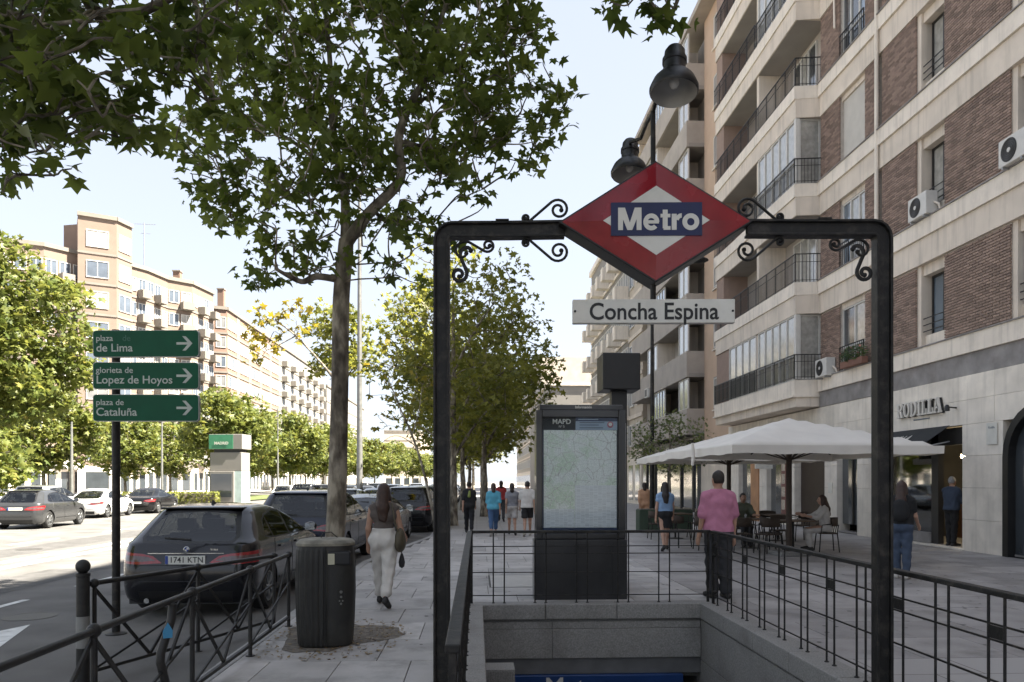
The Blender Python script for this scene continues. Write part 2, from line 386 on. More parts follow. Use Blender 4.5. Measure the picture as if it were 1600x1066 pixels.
eb('wall_core', PX0, PX1, PY1 + .06, PY1 + .25, -.72, -.015, M_GRANITE_D, 0)
eb('lintel', PX0, PX1, PY1 + .055, PY1 + .2, -.92, -.705, mat('lintel_metal', (.16, .16, .16), .5, .3, .15, 5), .004)
sg = eb('sign_panel', PX0 + .2, PX1 - .25, PY1 + .0, PY1 + .12, -1.5, -.925, mat('blue_panel', (.012, .045, .16), .3, 0, .1, 3), .01)
text('Metro', .34, M_WHITE, ent, at(1.35 - EX, PY1 - .004 - EY, -1.09), .006, .003)
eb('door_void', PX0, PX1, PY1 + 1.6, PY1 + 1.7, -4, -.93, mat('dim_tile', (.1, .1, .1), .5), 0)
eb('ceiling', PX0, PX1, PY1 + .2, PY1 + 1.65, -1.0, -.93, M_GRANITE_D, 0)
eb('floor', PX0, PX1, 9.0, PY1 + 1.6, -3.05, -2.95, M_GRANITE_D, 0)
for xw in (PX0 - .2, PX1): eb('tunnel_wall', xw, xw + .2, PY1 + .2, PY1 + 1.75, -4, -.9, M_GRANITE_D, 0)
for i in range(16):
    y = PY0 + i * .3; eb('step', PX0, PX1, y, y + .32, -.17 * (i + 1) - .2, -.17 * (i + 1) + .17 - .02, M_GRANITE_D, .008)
# ribbed newel block inside, beside the left wall
nb = MB(); nb.box(.0, .36, 0, .34, -1.7, 0)
for i in range(13):
    x = .004 + i * .0275; nb.box(x, x + .018, -.012, 0.0, -1.7, -.015)
nb.build('newel_block', M_GRANITE, ent, loc=(.065 - EX, 8.55 - EY, -.40), bevel=.003)
# ============================================================ RAILINGS round the stairwell
def railing(label, p0, p1, posts=True, first=.22, step=.58, gap=.15, plate_every=2, ring=False):
    p0 = Vector(p0); p1 = Vector(p1); d = p1 - p0; L = d.length; rz = math.atan2(d.y, d.x)
    t = thing('railing', label, 'railing', (p0.x, p0.y, .035), rz, None)
    MB().box(-.03, L + .03, -.032, .032, .955, .992).build('handrail', M_IRON, t, bevel=.006)
    for z in (.105, .42, .675, .775):
        MB().bar((0, 0, z), (L, 0, z), .012, .012).build('crossbar', M_IRON, t)
    me = MB().tube([(0, 0, 0), (0, 0, .96)], .0095, 8).lathe([(.022, 0), (.022, .006), (.012, .012)], 8).mesh('baluster', M_IRON, 40)
    pl = MB().box(-gap / 2 + .01, gap / 2 - .01, -.004, .004, .685, .765).mesh('plate', M_IRON)
    i = 0; x = first
    while x < L - .1:
        for q in (x - gap / 2, x + gap / 2): link('baluster', me, t, (q, 0, 0))
        if plate_every and i % plate_every == 0: link('plate', pl, t, (x, 0, 0))
        i += 1; x += step
    if posts:
        for x in (0, L): MB().box(x - .016, x + .016, -.016, .016, 0, .955).build('end_post', M_IRON, t, bevel=.003)
    return t
railing('black iron railing across the back of the stairwell before the map panel', (PX0 - .13, PY1 + .14), (PX1 + .13, PY1 + .14), first=.37, step=.57, plate_every=0)
rl = railing('black iron railing along the kerb side of the stairwell', (PX0 - .16, 3.2), (PX0 - .16, PY1 + .0), first=.3, step=.56)
rr_ = railing('black iron railing on the cafe terrace side of the stairwell', (PX1 + .16, 3.2), (PX1 + .16, PY1 + .0), first=.3, step=.56)
for t, s in ((rl, -1), (rr_, 1)):       # couplings at the corner posts
    for z in (.16, .66, .82):
        MB().sphere((7.06, .0, z), .03, 10, 6).build('coupling', M_IRON, t, smooth=60)
# ============================================================ METRO GATE
GL = Vector((-.265, 5.85, 0)); GR = Vector((3.05, 5.65, 0))
gd = GR - GL; GW = gd.length
gate = thing('metro_gate', 'black iron gateway carrying the red diamond station sign and bell lamps', 'metro gate', GL, math.atan2(gd.y, gd.x))
M_RED = mat('red_enamel', (.25, .004, .011), .25, 0, .25, 3, spec=.4, coat=.25, stain=.35, stain_scale=5, stain_col=(.15, .006, .012))
M_SWHITE = mat('sign_white', (.66, .64, .58), .3, 0, .06, 5, coat=.4, stain=.3, stain_scale=6, stain_col=(.45, .42, .36))
M_SBLUE = mat('sign_blue', (.010, .016, .075), .35, 0, .2, 4, spec=.3, coat=.1)
M_INK = mat('black_ink', (.012, .012, .013), .5)
ZB = 3.60; BH = .135; PW = .125
def ibeam(pts_, name):      # flanged bar along a path in the xz plane
    mb = MB()
    n_ = len(pts_)
    P = [Vector((p[0], 0, p[1])) for p in pts_]
    prof = [(-.06, -.053), (-.06, .053), (-.041, .053), (-.041, .02), (.041, .02), (.041, .053), (.06, .053), (.06, -.053), (.041, -.053), (.041, -.02), (-.041, -.02), (-.041, -.053)]
    vs = []; fs = []; k = len(prof)
    for i, p in enumerate(P):
        d = (P[min(i + 1, n_ - 1)] - P[max(i - 1, 0)]).normalized(); nn = Vector((-d.z, 0, d.x))
        for a, b in prof: vs.append(p + nn * a + Vector((0, b, 0)))
    for i in range(n_ - 1):
        for j in range(k): fs.append((i * k + j, i * k + (j + 1) % k, (i + 1) * k + (j + 1) % k, (i + 1) * k + j))
    fs.append(tuple(range(k - 1, -1, -1))); fs.append(tuple(range((n_ - 1) * k, n_ * k)))
    mb.add(vs, fs); return mb.build(name, M_IRON, gate, bevel=.004)
def corner(x, s):
    r = .08; c = (x + s * r, ZB - r)
    return [(c[0] - s * r * math.cos(a), c[1] + r * math.sin(a)) for a in [R(v) for v in (0, 22, 45, 67, 90)]]
ZL, ZR = ZB, ZB + .02
ibeam([(0, 0), (0, ZB - .3)] + corner(0, 1) + [(.5, ZB), (.93, ZB + .005)], 'left_frame')
ibeam([(GW, 0), (GW, ZB - .3)] + corner(GW, -1) + [(GW - .5, ZB), (GW - 1.02, ZB + .005)], 'right_frame')
for x in (0, GW): MB().box(x - .11, x + .11, -.11, .11, 0, .015).build('base_plate', M_IRON, gate, bevel=.003)
# weld plates and bolts on the beam
for x in (.46, GW - .45): MB().box(x - .05, x + .05, -.062, .062, ZB + .059, ZB + .07).build('splice_plate', M_IRON, gate)
# heavy grotesque letters of the station emblem, drawn from pieces
def metro_letters(parent, mtx):
    h = .165; XH = .118; st = .036; x = -.283
    def ring(mb, cx, cy, ro, ri, sx, a0, a1, z, n_=18):
        A = [(cx + ro * sx * math.cos(t), cy + ro * math.sin(t)) for t in np.linspace(a0, a1, n_)]; B = [(cx + ri * sx * math.cos(t) * (1 - .03), cy + ri * math.sin(t)) for t in np.linspace(a0, a1, n_)]
        for i in range(n_ - 1): mb.prism([A[i], A[i + 1], B[i + 1], B[i]], lambda a, b, d: (a, b - h / 2, d), z, .003 + z)
    pr = lambda mb, pl, z=0: mb.prism(pl, lambda a, b, d: (a, b - h / 2, d), z, .003 + z)
    rc = lambda a, b, c, d: [(a, c), (b, c), (b, d), (a, d)]
    def done(mb):
        me = mb.mesh('letter', M_SWHITE); me.transform(mtx); link('letter', me, parent)
    mb = MB(); w_ = .172; pr(mb, rc(x, x + st, 0, h)); pr(mb, rc(x + w_ - st, x + w_, 0, h)); pr(mb, [(x + .002, h), (x + .05, h), (x + w_ / 2 + .018, 0), (x + w_ / 2 - .018, 0)], .0004); pr(mb, [(x + w_ - .05, h), (x + w_ - .002, h), (x + w_ / 2 + .018, 0), (x + w_ / 2 - .018, 0)], .0008); done(mb); x += w_ + .014
    R0 = XH / 2 + .003
    mb = MB(); ring(mb, x + .058, XH / 2, R0, R0 - .033, .95, R(0), R(318), 0, 30); pr(mb, rc(x + .02, x + .114, XH / 2 - .012, XH / 2 + .012), .0005); done(mb); x += .126
    mb = MB(); pr(mb, rc(x + .016, x + .016 + st, .012, h * .90)); pr(mb, rc(x, x + .072, XH - .026, XH), .0004); pr(mb, rc(x + .022, x + .073, 0, .027), .0007); done(mb); x += .082
    mb = MB(); pr(mb, rc(x, x + st, 0, XH)); ring(mb, x + .072, XH - .055, .058, .026, .85, R(88), R(165), .0004); done(mb); x += .078
    mb = MB(); ring(mb, x + .062, XH / 2, R0, R0 - .034, 1.0, 0, 2 * math.pi, 0, 30); done(mb)
# diamond sign
CX, CZ, HW, HH = 1.60, 3.625, .72, .452
dia = lambda f, g=None: [(CX - HW * f, CZ), (CX, CZ - HH * (g or f)), (CX + HW * f, CZ), (CX, CZ + HH * (g or f))]
sgn = link('diamond_sign', None, gate)
fn = lambda x, z, d: (x, d, z)
MB().prism(dia(1.0), fn, -.115, .115).build('frame', M_BLACK, sgn, bevel=.006)
for side in (-1, 1):
    mb = MB(); o_ = dia(.965); i_ = dia(.55, .58); dd = .118; ii = .140
    vs = [(x, side * dd, z) for x, z in o_] + [(x, side * ii, z) for x, z in i_]
    mb.add(vs, [(k, (k + 1) % 4, 4 + (k + 1) % 4, 4 + k) for k in range(4)])
    mb.add([(x, side * .1395, z) for x, z in i_], [(0, 1, 2, 3)])
    mb.build('red_face', M_RED, sgn)
    MB().prism(dia(.545, .565), fn, side * .1405, side * .1425).build('white_diamond', M_SWHITE, sgn)
    MB().prism([(CX - .335, CZ - .115), (CX + .335, CZ - .115), (CX + .335, CZ + .13), (CX - .335, CZ + .13)], fn, side * .143, side * .149).build('blue_band', M_SBLUE, sgn)
    mt = at(CX, side * .1505, CZ + .008) if side < 0 else at(CX, side * .1505, CZ + .008) @ Matrix.Rotation(math.pi, 4, 'Y')
    metro_letters(sgn, mt)
# hanging name board
MB().tube([(CX, 0, CZ - HH - .12), (CX, 0, CZ - HH + .03)], .022, 8).build('hanger', M_IRON, gate, smooth=40)
nbd = MB().box(CX - .61, CX + .61, -.03, .03, 2.89, 3.07).build('name_board', M_SWHITE, gate, bevel=.006)
nbd.rotation_euler = (0, 0, 0)
text('Concha Espina', .178, M_INK, nbd, at(CX - .0, -.0325, 2.972), .0026, .0015, width=.97)
mb = MB()
for x in (CX - .592, CX + .592): mb.lathe([(.009, 0), (.009, .006)], 8, (x, -.03, 2.98), mtx=Matrix.Rotation(R(90), 3, 'X'))
mb.build('screw', M_INK, nbd)
# scrolls
def spiral_pts(c, r, a_out, orient, turns, rin):
    n_ = int(18 * turns); out = []
    for i in range(n_ + 1):
        f = i / n_; a = a_out - orient * (1 - f) * turns * 2 * math.pi
        rr = rin + (r - rin) * f; out.append(Vector((c[0] + rr * math.cos(a), c[1] + rr * math.sin(a))))
    return out
def s_scroll(c0, r0, c1, r1, o, t0=1.2, t1=1.4):
    c0 = Vector(c0); c1 = Vector(c1); d = c1 - c0; D = d.length; phi = math.asin(min(.99, (r0 + r1) / D)) * o
    u = Matrix.Rotation(phi, 2) @ (d / D); nrm = Vector((u.y, -u.x)) * o     # from c0 to tangent point
    a0 = math.atan2(nrm.y, nrm.x); a1 = math.atan2(-nrm.y, -nrm.x)
    A = spiral_pts(c0, r0, a0, o, t0, r0 * .28); B = spiral_pts(c1, r1, a1, -(-o), t1, r1 * .28)
    B = []
    n_ = int(18 * t1)
    for i in range(n_ + 1):
        f = i / n_; a = a1 - o * f * t1 * 2 * math.pi; rr = r1 + (r1 * .28 - r1) * f
        B.append(Vector((c1.x + rr * math.cos(a), c1.y + rr * math.sin(a))))
    return A + B
def scroll(pts_, rad=.0105):
    mb = MB(); n_ = len(pts_)
    mb.tube([(p.x, 0, p.y) for p in pts_], [rad * (1.35 if i in (0, n_ - 1) else 1) for i in range(n_)], 6, flat=1.5)
    mb.sphere((pts_[0].x, 0, pts_[0].y), rad * 1.7, 8, 6); mb.sphere((pts_[-1].x, 0, pts_[-1].y), rad * 1.7, 8, 6)
    mb.build('scroll', M_IRON, gate, smooth=50)
zt = ZB + .06; zb = ZB - .06
for s, xb in ((1, .94), (-1, GW - 1.07)):
    scroll(s_scroll((xb - s * .30, zt + .035), .034, (xb - s * .055, zt + .098), .078, s))
    scroll(s_scroll((xb - s * .30, zb - .035), .034, (xb - s * .055, zb - .098), .078, -s))
for s, xb in ((1, .06), (-1, GW - .06)):
    scroll(s_scroll((xb + s * .29, zb - .052), .05, (xb + s * .105, zb - .1), .085, -s, 1.3, .75))
    scroll(s_scroll((xb + s * .07, zb - .27), .062, (xb + s * .145, zb - .105), .07, s, 1.3, .45))
# two bell lamps on arms above the sign
PT = 4.50
MB().tube([(CX, 0, CZ + HH - .04), (CX, 0, PT)], .019, 10).build('lamp_stem', M_IRON, gate, smooth=40)
M_REFL = mat('lamp_inside', (.34, .33, .31), .4, .2, .1, 5)
for s in (-1, 1):
    y = s * .80
    MB().tube([(CX, 0, PT - .01), (CX, s * .3, PT + .05), (CX, s * .6, PT + .06), (CX - (.07 if s > 0 else 0), y * .95, PT + (.1 if s > 0 else .03))], .015, 8).build('lamp_arm', M_IRON, gate, smooth=60)
    lamp = link('bell_lamp', None, gate)
    lamp.location = (CX - (.07 if s > 0 else 0), y, PT - .26 + (.10 if s > 0 else .0)); lamp.rotation_euler = (R(-9), R(3), 0)
    MB().lathe([(.150, -.012), (.158, 0), (.160, .02), (.150, .045), (.135, .08), (.105, .115), (.078, .135), (.072, .15), (.074, .20), (.080, .205), (.080, .235), (.070, .25), (.066, .29), (.05, .315), (.001, .325)], 28, cap=False).build('shade', M_BLACK, lamp, smooth=35)
    MB().lathe([(.150, -.010), (.138, .02), (.12, .07), (.09, .11), (.03, .13), (.001, .131)], 28, cap=False).build('reflector', M_REFL, lamp, smooth=40)
    MB().lathe([(.02, .125), (.03, .09), (.034, .06), (.02, .03), (.001, .025)], 14, cap=False).build('bulb', M_SWHITE, lamp, smooth=60)
# ============================================================ MAP PANEL
def map_mat():
    m = bpy.data.materials.new('street_map_print'); m.use_nodes = True; n = m.node_tree.nodes; l = m.node_tree.links
    b = n['Principled BSDF']; b.inputs['Roughness'].default_value = .25; b.inputs['Coat Weight'].default_value = .5
    tc = n.new('ShaderNodeTexCoord')
    nz = n.new('ShaderNodeTexNoise'); nz.inputs['Scale'].default_value = 4; l.new(tc.outputs['Object'], nz.inputs['Vector'])
    cr = n.new('ShaderNodeValToRGB'); cr.color_ramp.elements[0].position = .42; cr.color_ramp.elements[0].color = (.72, .74, .69, 1)
    cr.color_ramp.elements[1].position = .6; cr.color_ramp.elements[1].color = (.56, .66, .50, 1); l.new(nz.outputs[0], cr.inputs[0])
    prev = cr.outputs[0]
    for sc_, th, colr in ((6, .02, (.40, .37, .34)), (15, .03, (.85, .84, .80)), (30, .06, (.30, .33, .32))):
        mp = n.new('ShaderNodeMapping'); mp.inputs['Rotation'].default_value = (0, sc_ * .37, 0); l.new(tc.outputs['Object'], mp.inputs[0])
        v = n.new('ShaderNodeTexVoronoi'); v.feature = 'DISTANCE_TO_EDGE'; v.inputs['Scale'].default_value = sc_; l.new(mp.outputs[0], v.inputs['Vector'])
        lt = n.new('ShaderNodeMath'); lt.operation = 'LESS_THAN'; lt.inputs[1].default_value = th; l.new(v.outputs[0], lt.inputs[0])
        mu = n.new('ShaderNodeMath'); mu.operation = 'MULTIPLY'; mu.inputs[1].default_value = .75 if sc_ < 30 else .35; l.new(lt.outputs[0], mu.inputs[0])
        mx = n.new('ShaderNodeMix'); mx.data_type = 'RGBA'; mx.inputs[7].default_value = colr + (1,)
        l.new(mu.outputs[0], mx.inputs[0]); l.new(prev, mx.inputs[6]); prev = mx.outputs[2]
    l.new(prev, b.inputs['Base Color']); return m
def index_mat():
    m = bpy.data.materials.new('street_index_print'); m.use_nodes = True; n = m.node_tree.nodes; l = m.node_tree.links
    b = n['Principled BSDF']; b.inputs['Roughness'].default_value = .25; b.inputs['Coat Weight'].default_value = .5
    tc = n.new('ShaderNodeTexCoord'); mp = n.new('ShaderNodeMapping'); mp.inputs['Rotation'].default_value = (R(90), 0, 0); l.new(tc.outputs['Object'], mp.inputs[0])
    br = n.new('ShaderNodeTexBrick'); br.offset = 0; br.inputs['Scale'].default_value = 1; br.inputs['Brick Width'].default_value = .062; br.inputs['Row Height'].default_value = .009
    br.inputs['Mortar Size'].default_value = .0022; br.inputs['Color1'].default_value = (.66, .68, .69, 1); br.inputs['Color2'].default_value = (.36, .38, .40, 1); br.inputs['Mortar'].default_value = (.76, .77, .77, 1)
    l.new(mp.outputs[0], br.inputs['Vector']); l.new(br.outputs[0], b.inputs['Base Color']); return m
TX0, TX1, TY = .85, 2.14, 10.98
tot = thing('map_panel', 'tall black street map display cabinet standing behind the stairwell railing', 'map panel', ((TX0 + TX1) / 2, TY + .15, 0))
def tb(name, x0, x1, y0, y1, z0, z1, m, parent=None, bevel=.006):
    cx, cy = (TX0 + TX1) / 2, TY + .15
    return MB().box(x0 - cx, x1 - cx, y0 - cy, y1 - cy, z0, z1).build(name, m, parent or tot, bevel=bevel)
M_CAB = mat('black_cabinet', (.016, .016, .018), .3, 0, .2, 4, coat=.3, stain=.4, stain_scale=2, stain_col=(.03, .03, .03))
tb('base', TX0 - .03, TX1 + .02, TY - .03, TY + .32, 0, .86, M_CAB)
tb('body', TX0, TX1, TY + .05, TY + .3, .86, 2.72, M_CAB)
tb('top_cap', TX0 + .05, TX1 - .03, TY + .02, TY + .3, 2.725, 2.80, M_CAB)
for nme, a, b, c, d in (('frame_stile', TX0, TX0 + .085, .88, 2.72), ('frame_stile', TX1 - .10, TX1, .88, 2.72), ('frame_rail', TX0 + .087, TX1 - .102, 2.62, 2.72), ('frame_rail', TX0 + .087, TX1 - .102, .88, .945)):
    tb(nme, a, b, TY - .01, TY + .05, c, d, M_CAB)
mx0, mx1 = TX0 + .10, TX1 - .115
M_MAP = map_mat()
tb('map_print', mx0 + .012, mx1 - .008, TY + .034, TY + .048, 1.03, 2.435, M_MAP, bevel=0)
tb('street_index', mx0 + .012 + .45, mx1 - .009, TY + .030, TY + .033, 1.035, 1.64, index_mat(), bevel=0)
tb('street_index', mx0 + .014, mx0 + .455, TY + .030, TY + .033, 1.035, 1.30, index_mat(), bevel=0)
M_NAVY = mat('navy_print', (.02, .035, .09), .3, 0, .1, 3); M_PALE = mat('pale_blue_print', (.30, .37, .45), .3, 0, .06, 4)
tb('map_border', mx0 - .005, mx1, TY + .044, TY + .0495, .95, 2.46, M_NAVY, bevel=0)
tb('header_band', mx0 - .004, mx0 + .47, TY + .036, TY + .047, 2.44, 2.615, M_INK, bevel=0)
tb('header_band', mx0 + .472, mx1, TY + .036, TY + .047, 2.44, 2.60, M_PALE, bevel=0)
tb('header_strip', mx0 + .472, mx1, TY + .030, TY + .034, 2.565, 2.615, M_NAVY, bevel=0)
cx_, cy_ = (TX0 + TX1) / 2, TY + .15
T3 = lambda x, z: at(x - cx_, TY + .0285 - cy_, z)
text('MAPD', .10, M_SWHITE, tot, T3(mx0 + .27, 2.555), .002, .001)
text('Nº 5', .045, M_SWHITE, tot, T3(mx0 + .27, 2.485), .0, .001)
M_GTXT = mat('grey_print', (.12, .15, .19), .5)
for k, (bx, wd) in enumerate(((2.545, .36), (2.51, .28), (2.47, .34))):
    tb('print_line', mx0 + .53, mx0 + .53 + wd, TY + .0325, TY + .0345, bx - .006, bx + .006, M_GTXT, bevel=0)
tb('print_line', mx0 + .51, mx0 + .80, TY + .027, TY + .029, 2.583, 2.597, M_PALE, bevel=0)
mb = MB(); mb.lathe([(.045, 0), (.045, .004)], 20, (mx1 - .1 - cx_, TY + .034 - cy_, 2.515), mtx=Matrix.Rotation(R(90), 3, 'X')); mb.build('round_emblem', mat('pink_print', (.45, .13, .17), .4), tot)
MB().lathe([(.026, 0), (.026, .004)], 16, (mx1 - .1 - cx_, TY + .029 - cy_, 2.52), mtx=Matrix.Rotation(R(90), 3, 'X')).build('round_emblem', M_SWHITE, tot)
text('Información', .05, M_SWHITE, tot, at((TX0 + TX1) / 2 + .04 - cx_, TY + .0185 - cy_, 2.765), .001, .001, name='cap_lettering')
MB().box(mx0 - cx_, mx1 - cx_, TY + .0 - cy_, TY + .004 - cy_, .95, 2.615).build('cover_glass', glass('cover_glass', (.95, .97, .98), .0, .12), tot)
MB().box(.45 - .01, .45 + .01, -.19, -.181, .1, .8).build('panel_seam', M_INK, tot)
MB().box(-.10, .10, -.19, -.181, .72, .80).build('lock_plate', M_BLACK, tot)
# second cabinet just behind, its edge showing on the terrace side
bk = thing('advertising_cabinet', 'narrow black cabinet edge standing close behind the map panel', 'cabinet', (1.75, 12.2, 0))
MB().box(-.62, .60, -.14, .14, 0, 2.72).build('body', M_CAB, bk, bevel=.02); MB().box(-.55, .53, -.155, -.142, .3, 2.6).build('poster_frame', M_IRON, bk, bevel=.01)
MB().box(.59, .615, -.11, .11, .4, 2.62).build('side_trim', M_STEEL, bk, bevel=.004)
# black cube sign on a stem
cb = aty(966, 584, 12.75)
cs_ = thing('cube_sign', 'blank black cube shaped sign box on a short dark stem above the map panel', 'sign', (cb.x, 12.75, 0))
MB().box(-.31, .31, -.31, .31, cb.z - .3, cb.z + .3).build('cube', M_BLACK, cs_, bevel=.015)
MB().box(-.13, .13, -.10, .10, 0, cb.z - .3).build('stem', M_BLACK, cs_, bevel=.01)
# ============================================================ LITTER BIN
bin_ = thing('litter_bin', 'dark ribbed oval litter bin with dusty lid standing on dry soil', 'litter bin', (-1.58, 8.13, .004), R(8))
M_BIN = mat('bin_plastic', (.020, .0195, .0175), .55, 0, .25, 6, .15, 60, stain=.6, stain_scale=3, stain_col=(.045, .042, .036))
def bin_ring(z, a, b, ribs, n_=144, e=3.2):
    out = []
    for k in range(n_):
        t = 2 * math.pi * k / n_; c, s = math.cos(t), math.sin(t)
        rr = (abs(c) ** e + abs(s) ** e) ** (-1 / e)
        td = math.degrees(t) % 360
        dd = .0045 * (1 if (k // 2) % 2 else -1) if (ribs and not (275 < td < 352) and not (95 < td < 170)) else 0
        out.append(((a + dd) * rr * c, (b + dd) * rr * s, z))
    return out
zs = [(0, .255, .235, 0), (.015, .272, .25, 0), (.03, .275, .253, 1), (.25, .292, .268, 1), (.55, .302, .278, 1), (.85, .300, .276, 1), (.99, .292, .27, 1), (1.0, .29, .268, 0), (1.035, .285, .263, 0)]
mb = MB(); vs = []; nn_ = 144
for z, a, b, rb in zs: vs += bin_ring(z, a, b, rb)
fs = [(i * nn_ + k, i * nn_ + (k + 1) % nn_, (i + 1) * nn_ + (k + 1) % nn_, (i + 1) * nn_ + k) for i in range(len(zs) - 1) for k in range(nn_)]
fs.append(tuple(range(nn_ - 1, -1, -1))); fs.append(tuple(range((len(zs) - 1) * nn_, len(zs) * nn_))); mb.add(vs, fs)
mb.build('body', M_BIN, bin_, smooth=30)
lid = MB(); vs = []
lz = [(1.035, .300, .278), (1.06, .300, .278), (1.085, .27, .25), (1.10, .18, .165), (1.105, .02, .02)]
for z, a, b in lz: vs += bin_ring(z, a, b, 0)
fs = [(i * nn_ + k, i * nn_ + (k + 1) % nn_, (i + 1) * nn_ + (k + 1) % nn_, (i + 1) * nn_ + k) for i in range(len(lz) - 1) for k in range(nn_)]
fs.append(tuple(range(nn_ - 1, -1, -1))); lid.add(vs, fs)
lid.build('lid', mat('dusty_lid', (.21, .195, .155), .7, 0, .4, 9, .2, 60, stain=.6, stain_scale=6, stain_col=(.05, .05, .045)), bin_, smooth=35)
MB().box(.03, .262, -.285, -.22, .84, .985).build('slot', M_INK, bin_, bevel=.02)
MB().box(.035, .10, -.289, -.284, .85, .96).build('paper_scrap', mat('paper', (.5, .48, .36), .8), bin_)
MB().box(-.002, .004, -.284, -.265, .03, 1.03).build('door_seam', M_INK, bin_)
for (x, z, r) in ((.165, .52, .012), (.15, .48, .009), (.18, .48, .009), (.165, .45, .012), (.165, .57, .016)):
    MB().lathe([(r, 0), (r, .003)], 10, (x, -.2825, z), mtx=Matrix.Rotation(R(90), 3, 'X')).build('crest_mark', mat('crest_grey', (.13, .13, .12), .6), bin_)
MB().tube([(-.05, 0, 1.10), (-.03, .02, 1.15), (.05, .03, 1.16), (.12, .03, 1.10)], .006, 6).build('lid_handle', M_IRON, bin_, smooth=60)
# ============================================================ STREET SIGN POST
sp = thing('direction_sign_post', 'dark post carrying three green direction boards with arrows at the kerb', 'signpost', (-4.29, 9.35, -.12))
MB().tube([(0, 0, 0), (0, 0, 3.62)], .046, 14).lathe([(.12, 0), (.12, .01), (.055, .03)], 14).build('post', M_IRON, sp, smooth=40)
M_GREEN = mat('sign_green', (.004, .078, .039), .5, 0, .15, 3, spec=.25, stain=.25, stain_scale=3, stain_col=(.008, .085, .045))
M_GTX = mat('sign_lettering', (.46, .50, .46), .5, 0, .1, 8); M_GFADE = mat('faded_lettering', (.03, .13, .085), .5)
M_GEDGE = mat('sign_edge', (.40, .40, .38), .4, .5)
rows = [(538, 'plaza', 'de Lima'), (588, 'glorieta de', 'Lopez de Hoyos'), (638, 'plaza de', 'Cataluña')]
for k, (yy, a, b) in enumerate(rows):
    c = aty(230.5, yy, 9.27); bd = link('sign_board', None, sp); bd.location = (c.x + 4.29, -.09, c.z + .12); bd.rotation_euler = (0, R((-.9, -.4, -.3)[k]), R(1.0))
    hw, hh, r = .607, .158, .035
    rp = []
    for (sx, sz, a0) in ((1, 1, 0), (-1, 1, 90), (-1, -1, 180), (1, -1, 270)):
        for q in range(4): t = R(a0 + q * 30); rp.append((sx * (hw - r) + r * math.cos(t), sz * (hh - r) + r * math.sin(t)))
    MB().prism(rp, fn, -.03, .03).build('edge_frame', M_GEDGE, bd)
    MB().prism([(x * .990, z * .965) for x, z in rp], fn, -.034, -.0305).build('face', M_GREEN, bd)
    text(a, .098, M_GTX, bd, at(-.57, -.0355, .062), .0006, .001, align='LEFT')
    if k == 0: text('de', .098, M_GFADE, bd, at(-.27, -.0355, .062), .0006, .001, align='LEFT')
    text(b, .132, M_GTX, bd, at(-.57, -.0355, -.052), .0014, .001, align='LEFT')
    ax = .45; mb = MB()
    mb.prism([(ax - .10, -.014), (ax + .055, -.014), (ax + .055, .014), (ax - .10, .014)], fn, -.0355, -.0345)
    for s in (-1, 1): mb.prism([(ax + .085, 0), (ax + .008, s * .085), (ax - .032, s * .085), (ax + .040, 0)][::s], fn, -.0368 - .0004 * s, -.0358)
    mb.build('arrow', M_GTX, bd)
    for z in (-.1, .1): MB().lathe([(.052, -.012), (.052, .012)], 14, (.27, .09, z)).bar((.27, .03, z), (.27, .06, z), .06, .02).build('clamp', M_IRON, bd)
# ============================================================ PEDESTRIAN BARRIERS
M_BAR = mat('barrier_paint', (.014, .0135, .013), .5, 0, .3, 18, .1, 60, stain=.6, stain_scale=5, stain_col=(.05, .042, .036))
def barrier(label, p0, p1, nseg, h=.84, z0=0.0, diag=True):
    p0 = Vector(p0); p1 = Vector(p1); d = p1 - p0; L = d.length; rz = math.atan2(d.y, d.x)
    t = thing('street_barrier', label, 'barrier', (p0.x, p0.y, z0), rz)
    MB().tube([(-.05, 0, h), (L + .05, 0, h)], .023, 10).build('top_rail', M_BAR, t, smooth=40)
    MB().bar((0, 0, .11), (L, 0, .11), .03, .03).build('lower_rail', M_BAR, t)
    for i in range(nseg + 1):
        x = L * i / nseg
        mb = MB().tube([(x, 0, 0), (x, 0, h)], .020, 8)
        mb.sphere((x, 0, h), .043, 10, 6); mb.lathe([(.045, 0), (.045, .008)], 10, (x, 0, 0)); mb.build('post', M_BAR, t, smooth=40)
    for i in range(nseg):
        a = L * i / nseg; b = L * (i + 1) / nseg; m_ = (a + b) / 2
        MB().bar((a, .008, h - .04), (m_, .008, .12), .014, .03).bar((m_, .008, .12), (b, .008, h - .04), .014, .03).build('brace', M_BAR, t)
        MB().bar((a, -.008, .13), (b, -.008, h * .62), .012, .022).build('brace', M_BAR, t)
    return t
b1 = barrier('long black tube barrier with braces along the kerb beside the litter bin', (-2.2, 3.0), (-2.2, 9.1), 4)
mb = MB(); mb.tube([(.04, 0, .82), (.02, .0, .72), (-.09, .03, .50), (-.10, .03, .44), (.06, 0, .02)], .030, 10)
bt = mb.build('bent_post', M_BAR, b1, smooth=50); bt.location = (2.55, -.03, 0)
MB().prism([(-.03, .0), (.03, .0), (.033, .05), (0, .11), (-.033, .05)][::-1], fn, -.002, 0).build('blue_sticker', mat('sticker_blue', (.06, .28, .5), .4), b1, loc=(2.488, -.036, .60), rz=R(-62))
b2 = barrier('short black tube barrier running from the ball topped bollard', (-3.45, 7.1), (-2.5, 9.6), 2, .90, -.12)
bo = thing('bollard', 'black bollard with a ball top and grey reflective band', 'bollard', (-3.5, 7.0, -.12))
MB().lathe([(.07, 0), (.07, .02), (.055, .03), (.055, .97), (.06, .975), (.06, 1.0), (.03, 1.012)], 20).build('shaft', M_BAR, bo, smooth=40)
MB().sphere((0, 0, 1.062), .062, 18, 12).build('ball', M_BAR, bo, smooth=60)
MB().lathe([(.0562, .34), (.0562, .62)], 20, cap=False).build('reflective_band', mat('grey_band', (.22, .22, .21), .5, 0, .15, 9), bo, smooth=40)
